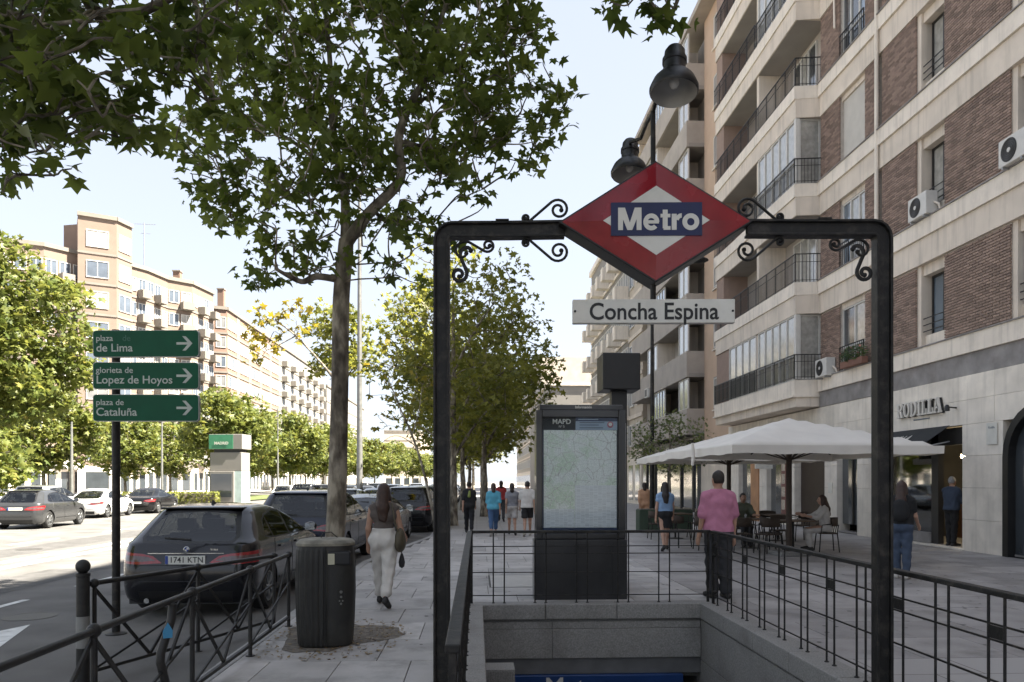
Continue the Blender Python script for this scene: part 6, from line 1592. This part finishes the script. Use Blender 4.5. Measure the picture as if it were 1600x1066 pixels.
def person(label, loc, rz, H=1.7, legs=((0, 0), (0, 0)), arms=((0, 8, 12), (0, 8, 12)), top=None, sleeve=.55, hem=.90, neck=1.475, bottom=None, leg_len=1.0, skirt=None, hair='short', hairm=HAIR_D, female=False, seat=None, skin=SKIN, shoe=M_SHOE, fingers=False, vox=.017, loose=.012, tloose=.014, lean=0, twist=0, extra=None, group=None, waist=None):
    t = thing('person', label, 'person', loc, rz, group); s = H / 1.7
    hw = .085; sh = .165 if female else .188
    hip = np.array([0, 0, .90]) * s
    J = {}
    low = 1e9
    for i, sx in enumerate((-1, 1)):
        a, k = [R(v) for v in legs[i]]
        h_ = hip + np.array([sx * hw * s, 0, 0]); kn = h_ + .43 * s * np.array([0, math.sin(a), -math.cos(a)]); an = kn + .41 * s * np.array([0, math.sin(a - k), -math.cos(a - k)])
        fd = max(0, -(a - k)) * .95; toe = an + .17 * s * np.array([sx * .15, math.cos(fd), -math.sin(fd)]) + np.array([0, 0, -.045 * s]); heel = an + np.array([0, -.05, -.055]) * s
        J[i] = (h_, kn, an, toe, heel); low = min(low, toe[2] - .03, heel[2] - .03)
    dz = -low if seat is None else 0
    if seat is not None: dz = seat + .11 - hip[2]
    off = np.array([0, 0, dz])
    hip = hip + off
    for i in J: J[i] = tuple(p + off for p in J[i])
    ln = R(lean); up_ = np.array([0, math.sin(ln), math.cos(ln)])
    T = lambda z, x=0, y=0: hip + up_ * (z - .90) * s + np.array([x * s, y * s * math.cos(ln), -y * s * math.sin(ln)])
    torso = [rcone(T(.93, -.065), T(.93, .065), .118 * s, .118 * s, 1.05), rcone(T(.93, 0), T(1.10, 0), .115 * s, (.095 if female else .112) * s), rcone(T(1.10, -.05), T(1.10, .05), (.082 if female else .10) * s, (.082 if female else .10) * s, 1.1),
             rcone(T(1.10), T(1.28), .10 * s, .115 * s), rcone(T(1.28, -.085), T(1.28, .085), .105 * s, .105 * s, 1.12), rcone(T(1.365, -sh + .03), T(1.365, sh - .03), .058 * s, .058 * s), rcone(T(1.45, -.03), T(1.375, -sh + .01), .045 * s, .042 * s), rcone(T(1.45, .03), T(1.375, sh - .01), .045 * s, .042 * s)]
    if female: torso += [ellip(T(1.26, -.07, .08), (.06 * s, .06 * s, .06 * s)), ellip(T(1.26, .07, .08), (.06 * s, .06 * s, .06 * s)), ellip(T(.90, -.07, -.05), (.10 * s, .10 * s, .10 * s)), ellip(T(.90, .07, -.05), (.10 * s, .10 * s, .10 * s))]
    else: torso += [ellip(T(.90, -.065, -.035), (.095 * s,) * 3), ellip(T(.90, .065, -.035), (.095 * s,) * 3)]
    neckp = [rcone(T(1.40), T(1.53, 0, .015), .054 * s, .050 * s)]
    hc = T(1.60, 0, .02)
    head = [ellip(hc, (.074 * s, .092 * s, .112 * s)), ellip(hc + np.array([0, .035, -.055]) * s, (.054 * s, .055 * s, .06 * s)), rcone(hc + np.array([0, .085, .005]) * s, hc + np.array([0, .108, -.025]) * s, .010 * s, .015 * s)]
    for sx in (-1, 1): head.append(ellip(hc + np.array([sx * .077, -.005, -.01]) * s, (.012 * s, .022 * s, .032 * s)))
    legp = []; lsurf = []
    for i in J:
        h_, kn, an, toe, heel = J[i]
        legp += [rcone(h_, kn, .088 * s, .056 * s), rcone(kn, an, .054 * s, .036 * s), rcone(heel, toe, .034 * s, .028 * s)]
        if legs[i][0] - legs[i][1] > -60 or True: legp.append(ellip(kn + (an - kn) * .28 + np.array([0, -.015, 0]), (.052 * s,) * 3))
    armp = []; sl_ = []; A = {}
    for i, sx in enumerate((-1, 1)):
        a, b, e = [R(v) for v in arms[i]]
        S_ = T(1.362, sx * sh); d1 = np.array([sx * math.sin(b), math.sin(a) * math.cos(b), -math.cos(a) * math.cos(b)]); d2 = np.array([sx * math.sin(b) * .4, math.sin(a + e), -math.cos(a + e)]); d2 /= np.linalg.norm(d2)
        El = S_ + d1 * .29 * s; Wr = El + d2 * .25 * s; A[i] = (S_, El, Wr, d2)
        armp += [rcone(S_, El, .050 * s, .038 * s), rcone(El, Wr, .038 * s, .026 * s), rcone(Wr, Wr + d2 * .08 * s, .026 * s, .032 * s, 1)]
        pz = Wr + d2 * .085 * s; side = np.array([0, 1, 0]) if abs(d2[1]) < .7 else np.array([0, 0, 1])
        for q, (o_, L_) in enumerate(((-.026, .066), (-.009, .078), (.009, .072), (.026, .055))):
            st = pz + side * o_ * s * (1 if q else 1); mid = st + d2 * L_ * .55 * s; armp.append(rcone(st, mid, .0115 * s, .0105 * s)); cu = d2 * .8 + np.array([-sx * .5, 0, 0]); armp.append(rcone(mid, mid + cu / np.linalg.norm(cu) * L_ * .45 * s, .0105 * s, .009 * s))
        th = Wr + d2 * .03 * s + side * .025 * s; armp.append(rcone(th, th + (d2 + side * .8) * .04 * s, .013 * s, .011 * s))
        if sleeve: sl_.append(rcone(S_, S_ + (El - S_) * min(1, sleeve), .050 * s, (.056 if not female else .046) * s))
        if sleeve and sleeve > 1: sl_.append(rcone(El, El + (Wr - El) * (sleeve - 1), .048 * s, .036 * s))
    blob('body', torso + neckp + head + legp + armp, skin, t, .022 * s, vox)
    zc = lambda z, lo: (lambda G: ((G - T(z)) @ up_) * (-1 if lo else 1))
    if top is not None:
        cl = [zc(neck, False), zc(hem, True)]
        blob('top', torso + sl_ + ([] if female and not sleeve else [rcone(T(1.26, -.075), T(.88, -.075), .105 * s, .112 * s, 1.1), rcone(T(1.26, .075), T(.88, .075), .105 * s, .112 * s, 1.1)]), top, t, .035 * s, vox, loose, cl, .007)
    if bottom is not None:
        lg = []
        for i in J:
            h_, kn, an, toe, heel = J[i]
            lg.append(rcone(h_, kn, .092 * s, .066 * s))
            if leg_len > .5: lg.append(rcone(kn, kn + (an - kn) * (leg_len - .5) * 2, .062 * s, .052 * s))
            else: lg[-1] = rcone(h_, h_ + (kn - h_) * leg_len * 2, .094 * s, .088 * s)
        cl = [zc(waist or (hem + .03), False)]
        if leg_len <= .5 and seat is None:
            zmin = min((J[i][0] + (J[i][1] - J[i][0]) * leg_len * 2)[2] for i in J); cl.append(lambda G: zmin - G[..., 2])
        elif seat is None:
            zc2 = min(J[i][2][2] for i in J) * 0
        blob('trousers' if leg_len > .5 else 'shorts', torso[:3] + torso[8:] + lg, bottom, t, .03 * s, vox, tloose, cl, .009)
    if skirt is not None:
        ln_ = skirt[1]
        blob('skirt', [rcone(T(.98), T(.98 - ln_), .125 * s, .175 * s, 1.2)] + torso[:1] + torso[-2:], skirt[0], t, .03, vox, .014, [zc(waist or 1.04, False), zc(.98 - ln_, True)], .006)
    sh_ = []
    for i in J:
        h_, kn, an, toe, heel = J[i]; ob = blob('shoe', [rcone(heel, toe, .040 * s, .034 * s), rcone(heel + np.array([0, .02, .03]), toe + np.array([0, -.06, .02]), .034 * s, .028 * s)], shoe, t, .02, .014, .004, None)
    hb = [ellip(hc + np.array([0, -.014, .018]) * s, (.084 * s, .098 * s, .112 * s))]
    fc = lambda G: np.minimum((G[..., 1] - hc[1] - .055 * s), .08) - .0 * G[..., 0]
    face_cut = lambda G: np.minimum(G[..., 1] - (hc[1] + .045 * s), -(G[..., 2] - (hc[2] + .062 * s)))
    clips = [face_cut]
    if hair == 'short': clips.append(lambda G: (hc[2] - .055 * s) - G[..., 2] + np.maximum(0, (G[..., 1] - hc[1])) * .9)
    elif hair == 'long':
        hb += [rcone(hc + np.array([0, -.05, .0]) * s, T(1.36, 0, -.09), .082 * s, .085 * s, 1.1), rcone(T(1.38, -.03, -.09), T(1.22, -.02, -.12), .062 * s, .035 * s), rcone(T(1.38, .03, -.09), T(1.20, .03, -.12), .062 * s, .03 * s), rcone(hc + np.array([-.06, 0, -.03]) * s, T(1.36, -.085, .02), .04 * s, .03 * s), rcone(hc + np.array([.06, 0, -.03]) * s, T(1.36, .085, .02), .04 * s, .03 * s)]
    elif hair == 'mid': hb += [rcone(hc + np.array([0, -.045, 0]) * s, T(1.46, 0, -.05), .08 * s, .07 * s, 1.1)]
    elif hair == 'bun': hb += [ellip(hc + np.array([0, -.09, .06]) * s, (.045 * s,) * 3)]; clips.append(lambda G: (hc[2] - .06 * s) - G[..., 2] + np.maximum(0, (G[..., 1] - hc[1])) * .9)
    blob('hair', hb, hairm, t, .03 * s, .013, 0, clips, .004)
    # eyes, brows, lips
    mb = MB()
    for sx in (-1, 1): mb.sphere(tuple(hc + np.array([sx * .03, .0795, .008]) * s), .010 * s, 8, 6)
    mb.build('eyes', M_INK, t, smooth=60)
    if extra: extra(t, T, J, A, s)
    return t
C_TAUPE = cloth('taupe', (.115, .095, .085)); C_WHITE = cloth('off_white', (.60, .57, .53)); C_PINK = cloth('pink', (.50, .20, .30)); C_CHAR = cloth('charcoal', (.035, .035, .038)); C_BLACK = cloth('black', (.014, .014, .015))
C_CYAN = cloth('sky_blue', (.10, .36, .48)); C_DENIM = cloth('denim', (.055, .11, .22)); C_JEAN = cloth('jeans', (.05, .07, .11)); C_GREY = cloth('grey', (.24, .24, .26)); C_PALE = cloth('pale', (.48, .45, .42)); C_PEACH = cloth('peach', (.58, .33, .20)); C_LBLUE = cloth('light_blue', (.22, .33, .50)); C_RED = cloth('red', (.35, .04, .04)); C_DBLUE = cloth('dark_blue', (.04, .055, .085)); C_OLIVE = cloth('olive', (.09, .10, .07))
def handbag(t, T, J, A, s):
    M_BAG = mat('olive_leather', (.075, .062, .038), .6, 0, .2, 9, .2, 40); b = link('shoulder_bag', None, t)
    c = T(.93, .235, -.02)
    blob('bag_body', [ellip(c, (.07, .15, .155)), ellip(c + np.array([0, 0, -.07]), (.065, .13, .09))], M_BAG, b, .05, .016)
    p = [c + np.array([0, -.09, .11]), T(1.12, .19, -.13), T(1.38, .135, -.07), T(1.44, .125, .0), T(1.36, .145, .09), T(1.12, .20, .11), c + np.array([0, .09, .11])]
    MB().tube([tuple(x) for x in smooth_path(p, 4)], .013, 6).build('strap', M_BAG, b, smooth=60)
    pc = T(.62, .25, .05); w_ = A[1][2]
    MB().tube([tuple(T(.80, .25, .03)), tuple(pc + np.array([0, 0, .06]))], .006, 5).lathe([(.014, .10), (.03, .05), (.045, -.02), (.035, -.08), (.01, -.1)], 10, tuple(pc)).build('small_pouch', C_CHAR, b, smooth=60)
g_ = gp(603, 946)
person('woman with long brown hair in sleeveless top and white trousers carrying an olive bag', (-1.27, 10.55, 0), R(-2), 1.64, legs=((22, 12), (-14, 26)), arms=((-4, 10, 30), (6, 14, 55)), top=C_TAUPE, sleeve=0, hem=1.045, neck=1.455, bottom=C_WHITE, leg_len=.93, hair='long', hairm=HAIR_B, female=True, shoe=M_SHOE, vox=.013, tloose=.026, loose=.008, extra=handbag, waist=1.09)
person('man in pink short sleeved shirt and dark trousers standing by the railing corner', (3.52, 11.05, 0), R(8), 1.80, legs=((2, 3), (-3, 2)), arms=((2, 9, 14), (0, 9, 10)), top=C_PINK, sleeve=.82, hem=.86, bottom=C_CHAR, leg_len=.97, vox=.014, loose=.02, tloose=.03, hairm=HAIR_D)
WG = 'people walking away along the pavement'
def at_feet(u, v): p = gp(u, v); return (p.x, p.y, 0)
walk = ((20, 8), (-16, 18)); walk2 = ((-16, 18), (20, 8)); sw = ((-18, 6, 14), (16, 6, 22)); sw2 = ((16, 6, 22), (-18, 6, 14))
person('walker dressed all in black with a green patch on the back', at_feet(733, 834), R(0), 1.66, walk, sw, C_BLACK, .9, .88, bottom=C_BLACK, leg_len=.96, hair='bun', female=True, vox=.022, extra=lambda t, T, J, A, s: blob('scarf', [rcone(T(1.38, .02, -.11), T(1.22, 0, -.125), .035, .05)], cloth('yellow_green', (.22, .26, .07)), t, .02, .02))
person('woman walking in sky blue blouse and blue cropped jeans', at_feet(771, 838), R(2), 1.60, walk2, sw2, C_CYAN, .9, .86, bottom=C_DENIM, leg_len=.82, hair='mid', hairm=HAIR_B, female=True, vox=.022, shoe=M_SOLE, loose=.025)
person('woman walking in grey top and pale shorts', at_feet(800, 836), R(0), 1.60, walk, sw, C_GREY, .5, .93, bottom=C_PALE, leg_len=.42, hair='mid', hairm=HAIR_D, female=True, vox=.022)
person('man walking in white T-shirt and black shorts', at_feet(824, 838), R(-3), 1.66, walk2, sw2, C_WHITE, .6, .88, bottom=C_BLACK, leg_len=.42, vox=.022, loose=.022, shoe=M_SOLE)
person('distant walker in a red top ahead of the blue blouse', at_feet(783, 815), 0, 1.68, walk, sw, C_RED, .6, .9, bottom=C_CHAR, vox=.03, female=True, hair='mid')
person('woman walking in a peach shirt and peach trousers', at_feet(1007, 826), R(-2), 1.62, walk, sw, C_PEACH, 1.4, .86, bottom=C_PEACH, leg_len=.8, hair='mid', hairm=HAIR_D, female=True, vox=.022, loose=.02)
person('woman in light blue top and black skirt walking beside the terrace', (4.6, 18.6, 0), R(-4), 1.64, walk2, ((-10, 10, 14), (10, 10, 20)), C_LBLUE, .35, .98, skirt=(C_BLACK, .42), hair='long', hairm=HAIR_D, female=True, vox=.018)
def backpack(t, T, J, A, s):
    b = link('backpack', None, t); c = T(1.20, 0, -.17)
    blob('bag_body', [ellip(c, (.145, .085, .19)), ellip(c + np.array([0, -.03, -.08]), (.12, .07, .09))], C_BLACK, b, .04, .016)
    for sx in (-1, 1): MB().tube([tuple(T(1.33, sx * .09, -.12)), tuple(T(1.45, sx * .10, -.02)), tuple(T(1.34, sx * .11, .12)), tuple(T(1.1, sx * .14, .03))], .012, 5).build('strap', C_BLACK, b, smooth=60)
person('woman with long hair, black backpack and jeans facing the cafe window', (7.42, 13.1, 0), R(-38), 1.66, ((3, 2), (-3, 3)), ((8, 8, 40), (8, 10, 45)), C_BLACK, .6, .93, bottom=C_JEAN, leg_len=.95, hair='long', hairm=HAIR_B, female=True, vox=.015, extra=backpack, shoe=M_SOLE)
person('grey haired man in dark blue shirt in the cafe doorway', (12.08, 19.02, .052), R(-70), 1.72, ((2, 2), (-2, 2)), ((25, 8, 50), (25, 8, 50)), C_DBLUE, 1.3, .88, bottom=C_BLACK, leg_len=.97, hair='short', hairm=HAIR_G, vox=.02, loose=.02)
# ============================================================ TERRACE
M_WICK = mat('brown_wicker', (.055, .038, .027), .75, 0, .35, 60, .4, 200); M_WOODT = mat('table_wood', (.13, .085, .055), .6, 0, .3, 9)
def chair(label, x, y, rz):
    t = thing('cafe_chair', label, 'chair', (x, y, 0), rz, 'cafe terrace chairs')
    MB().box(-.22, .22, -.21, .21, .43, .46).build('seat', M_WICK, t, bevel=.012)
    mb = MB(); n_ = 9; vs = []
    for i in range(n_):
        a = math.pi * (i / (n_ - 1)); 
        for z in (.62, .80): vs.append((-.25 * math.cos(a), -.06 - .19 * math.sin(a), z + (.03 if z > .7 else 0) * math.sin(a)))
    mb.add(vs, [(2 * i, 2 * i + 2, 2 * i + 3, 2 * i + 1) for i in range(n_ - 1)]); o = mb.build('backrest', M_WICK, t, smooth=60)
    md = o.modifiers.new('solid', 'SOLIDIFY'); md.thickness = .025
    for sx in (-1, 1):
        for sy in (-1, 1): MB().tube([(sx * .20, sy * .19, .45), (sx * .24, sy * .23, 0)], .014, 6).build('leg', M_IRON, t)
        MB().tube([(sx * .24, .19, .44), (sx * .25, .17, .65), (sx * .25, -.06, .68)], .013, 6).build('arm', M_IRON, t, smooth=60)
    for x_ in (-.16, 0, .16): MB().tube([(x_, -.2, .45), (x_, -.23, .66)], .012, 6).build('back_rod', M_IRON, t)
    return t
def table(label, x, y, rz=0):
    t = thing('cafe_table', label, 'table', (x, y, 0), rz, 'cafe terrace tables')
    MB().box(-.38, .38, -.38, .38, .72, .75).build('top', M_WOODT, t, bevel=.006); MB().tube([(0, 0, .02), (0, 0, .72)], .03, 8).build('column', M_IRON, t, smooth=40); MB().lathe([(.24, 0), (.24, .012), (.04, .03)], 16).build('foot', M_IRON, t, smooth=30); return t
tabs = [(7.75, 18.5, 0, 'square wooden table where the woman in the beige top sits'), (6.95, 19.25, .1, 'square wooden table in front of the customer in the olive shirt'), (7.1, 21.6, 0, 'square wooden table near the pole of the second parasol'), (5.9, 22.6, .2, 'square wooden table at the walkway edge of the second parasol'), (8.6, 21.6, 0, 'square wooden table nearest the cafe wall')]
for (x, y, r_, l_) in tabs: table(l_, x, y, r_)
person('woman with long hair and beige top sitting sideways at a terrace table', (8.42, 18.2, 0), R(80), 1.66, ((82, 88), (84, 92)), ((45, 10, 55), (50, 8, 50)), C_PALE, 1.4, .9, bottom=C_PALE, leg_len=.93, hair='long', hairm=HAIR_B, female=True, seat=.46, vox=.015, lean=6)
person('seated customer in dark olive shirt facing the pavement', (7.02, 20.05, 0), R(178), 1.70, ((82, 86), (82, 86)), ((40, 10, 50), (40, 10, 55)), C_OLIVE, .8, .9, bottom=C_CHAR, seat=.46, skin=SKIN2, vox=.02, lean=6)
CL = 'brown wicker cafe chair drawn up to a terrace table'
chair('wicker chair occupied by the woman in the beige top', 8.45, 18.2, R(80)); chair('wicker chair under the customer in the olive shirt', 7.02, 20.08, R(178))
for (x, y, r_) in ((7.15, 18.4, -90), (6.9, 17.9, 20), (5.65, 18.8, -90), (6.3, 18.1, 0), (7.75, 19.25, 180), (5.2, 19.6, -60), (6.45, 21.6, -90), (7.8, 21.9, 90), (7.1, 22.3, 180), (5.3, 22.4, -90), (6.6, 22.8, 90), (8.6, 22.3, 180), (9.2, 21.5, 90)): chair(CL, x, y, R(r_))
for (x, y) in ((7.65, 18.4), (6.85, 19.3), (7.05, 21.6)):
    g1 = thing('drinking_glass', 'small clear tumbler on a terrace table', 'glass', (x, y, .75), group='tumblers on the tables'); MB().lathe([(.028, 0), (.034, .11), (.031, .11), (.026, .008)], 14).build('tumbler', glass('tumbler_glass', (.9, .9, .9), .06), g1, smooth=40)
M_CANV = mat('white_canvas', (.74, .70, .64), .85, 0, .06, 2, .1, 30)
def parasol(label, x, y, hw, ze, zp, rz=0, pole_to=None):
    t = thing('parasol', label, 'parasol', (x, y, 0), rz)
    mb = MB(); N = 8; vs = []; fs = []
    # square canopy: ridges straight, panels sagging, with a short valance
    def P(u, v):
        m_ = max(abs(u), abs(v)); z = ze + (zp - ze) * (1 - m_) ** .92
        d = abs(abs(u) - abs(v)); z -= .05 * math.sin(math.pi * min(1, m_)) * min(1, d * 1.4)
        k = 1 + .012 * math.cos(8 * math.atan2(v, u)) * m_
        return (u * hw * k, v * hw * k, z)
    n_ = 2 * N + 1
    for i in range(n_):
        for j in range(n_): vs.append(P(-1 + i / N, -1 + j / N))
    for i in range(n_ - 1):
        for j in range(n_ - 1): a = i * n_ + j; fs.append((a, a + n_, a + n_ + 1, a + 1))
    mb.add(vs, fs); o = mb.build('canopy', M_CANV, t, smooth=35); md = o.modifiers.new('solid', 'SOLIDIFY'); md.thickness = .006
    mb = MB(); ring = []
    per = [(-1 + i / N, -1) for i in range(2 * N)] + [(1, -1 + i / N) for i in range(2 * N)] + [(1 - i / N, 1) for i in range(2 * N)] + [(-1, 1 - i / N) for i in range(2 * N)]
    vs = []
    for q, (u, v) in enumerate(per):
        p = P(u, v); vs.append((p[0] * 1.003, p[1] * 1.003, p[2])); vs.append((p[0] * 1.0, p[1] * 1.0, p[2] - .17 + .015 * math.sin(q * 1.3)))
    L_ = len(per); mb.add(vs, [(2 * i, 2 * i + 1, (2 * i + 3) % (2 * L_), (2 * i + 2) % (2 * L_)) for i in range(L_)]); mb.build('valance', M_CANV, t)
    MB().tube([(0, 0, 0), (0, 0, zp - .03)], .065, 10).build('pole', M_WICK, t, smooth=40); MB().box(-.35, .35, -.35, .35, 0, .1).build('base_weight', M_GRANITE_D, t, bevel=.02)
    for k in range(8):
        a = math.pi / 4 * k; u, v = math.cos(a), math.sin(a); m_ = max(abs(u), abs(v)); u /= m_; v /= m_
        MB().bar((0, 0, zp - .12), (u * hw * .97, v * hw * .97, ze - .03), .02, .03).build('rib', M_WICK, t)
        MB().bar((0, 0, ze - .25), (u * hw * .5, v * hw * .5, (ze + zp) / 2 - .12), .018, .025).build('strut', M_WICK, t)
    return t
parasol('large white square parasol with dark pole before the cafe lettering', 7.15, 17.3, 2.2, 2.42, 3.15, R(3))
parasol('second white parasol overlapping the first beside the street lamp', 7.45, 22.4, 2.3, 2.42, 3.1, R(-2))
pb_ = aty(1088, 733, 16.6); 
h = thing('rolled_parasol_cover', 'rolled white cover dangling below the parasol edge', 'cover', (pb_.x, 16.9, 2.05)); MB().tube([(0, 0, 0), (.02, 0, .25), (0, 0, .5)], [.03, .045, .03], 8).build('roll', M_CANV, h, smooth=60)
# olive tree in a planter behind the terrace
pl = thing('terrace_planter', 'dark planter at the foot of the terrace olive trees', 'planter', (6.3, 25.6, 0)); MB().box(-.9, .9, -.3, .3, 0, .75).build('trough', mat('planter_green', (.05, .075, .05), .7), pl, bevel=.02); MB().box(-.86, .86, -.26, .26, .75, .77).build('earth', M_SOIL, pl)
L_OLIVE = leaf_mat('olive_leaf', (.06, .09, .03), (.15, .17, .06), .3)
gen_tree('terrace_tree', 'small bushy tree standing behind the terrace parasols', (6.5, 25.6, .5), 3.6, 1.2, 1.35, L_OLIVE, .10, 80, (.22, .4), 160, 51, .05)
# ============================================================ STREET FURNITURE FURTHER OFF
M_POLE = mat('galvanised_pole', (.20, .20, .195), .5, .4, .15, 6)
def mast(label, x, y, H, r, z=0, head=True, m=None):
    t = thing('street_lamp', label, 'street lamp', (x, y, z)); MB().tube([(0, 0, 0), (0, 0, .9), (0, 0, H)], [r * 1.5, r * 1.2, r * .6], 10).build('mast', m or M_POLE, t, smooth=40)
    if head:
        MB().tube([(0, 0, H - .05), (.5, 0, H + .25), (1.3, 0, H + .3)], r * .5, 8).build('arm', m or M_POLE, t, smooth=60); MB().sphere((1.6, 0, H + .28), .36, 12, 8, sc=(1, .45, .3)).build('lantern', m or M_POLE, t, smooth=60)
    return t
q = gp(568, 800); mast('tall pale lamp mast rising from the cars beside the near plane tree', -6.2, 41, 17, .14, -.12)
mast('slim dark lamp post standing behind the station name board', *[aty(1019, 700, 26).x, 26.0], 9.0, .075, 0, True, M_IRON)
mast('thin grey lamp post in front of the huge sunlit tree', aty(112, 700, 46).x, 46, 5.2, .09, -.03, False)
mast('slender lamp post beside the kiosk hedge', aty(253, 700, 60).x, 60, 8, .08, -.03, False)
mast('lamp mast standing among the median trees', aty(434, 700, 78).x, 78, 9, .09, -.03, False)
k = gp(360, 786); kx, ky = k.x, k.y
kio = thing('kiosk_totem', 'tall white kiosk column with green sign top on the median', 'kiosk', (kx, ky, -.03), R(-8)); s_ = ky / F
W2 = 25 * s_
MB().box(-W2, W2 * .55, -W2 * .7, W2 * .7, 0, 1.1 + 1.7 - .3).build('lower_panel', M_OFFW, kio, bevel=.03); MB().box(-W2 * .9, W2 * .42, -W2 * .72, -W2 * .70, .5, 2.3).build('display_window', M_PANE, kio)
MB().box(-W2, W2 * .98, -W2 * .6, W2 * .6, 2.52, 3.95).build('middle_panel', M_OFFW, kio, bevel=.03); MB().box(W2 * .56, W2 * .98, -W2 * .6, W2 * .6, 0, 2.5).build('glass_side', mat('pale_glass', (.45, .55, .53), .2), kio)
MB().box(-W2 * .8, W2 * .8, -W2 * .5, W2 * .5, 3.96, 4.2).build('neck', M_BLACK, kio); MB().box(-W2 * 1.05, W2 * 1.05, -W2 * .65, W2 * .65, 4.2, 5.35).build('sign_box', M_OFFW, kio, bevel=.03)
MB().box(-W2 * 1.04, W2 * .48, -W2 * .675, -W2 * .655, 4.22, 5.33).build('green_face', mat('kiosk_green', (.05, .22, .12), .4), kio); text('M  ■\nMADRID', .3, M_SWHITE, kio, at(-W2 * .25, -W2 * .69, 4.8), .01, .003) if False else text('MADRID', .30, M_SWHITE, kio, at(-W2 * .25, -W2 * .69, 4.65), .008, .003)
parasol('small white parasol in front of the block across the avenue', aty(75, 745, 68).x, 68, 2.6, 2.9, 3.9)
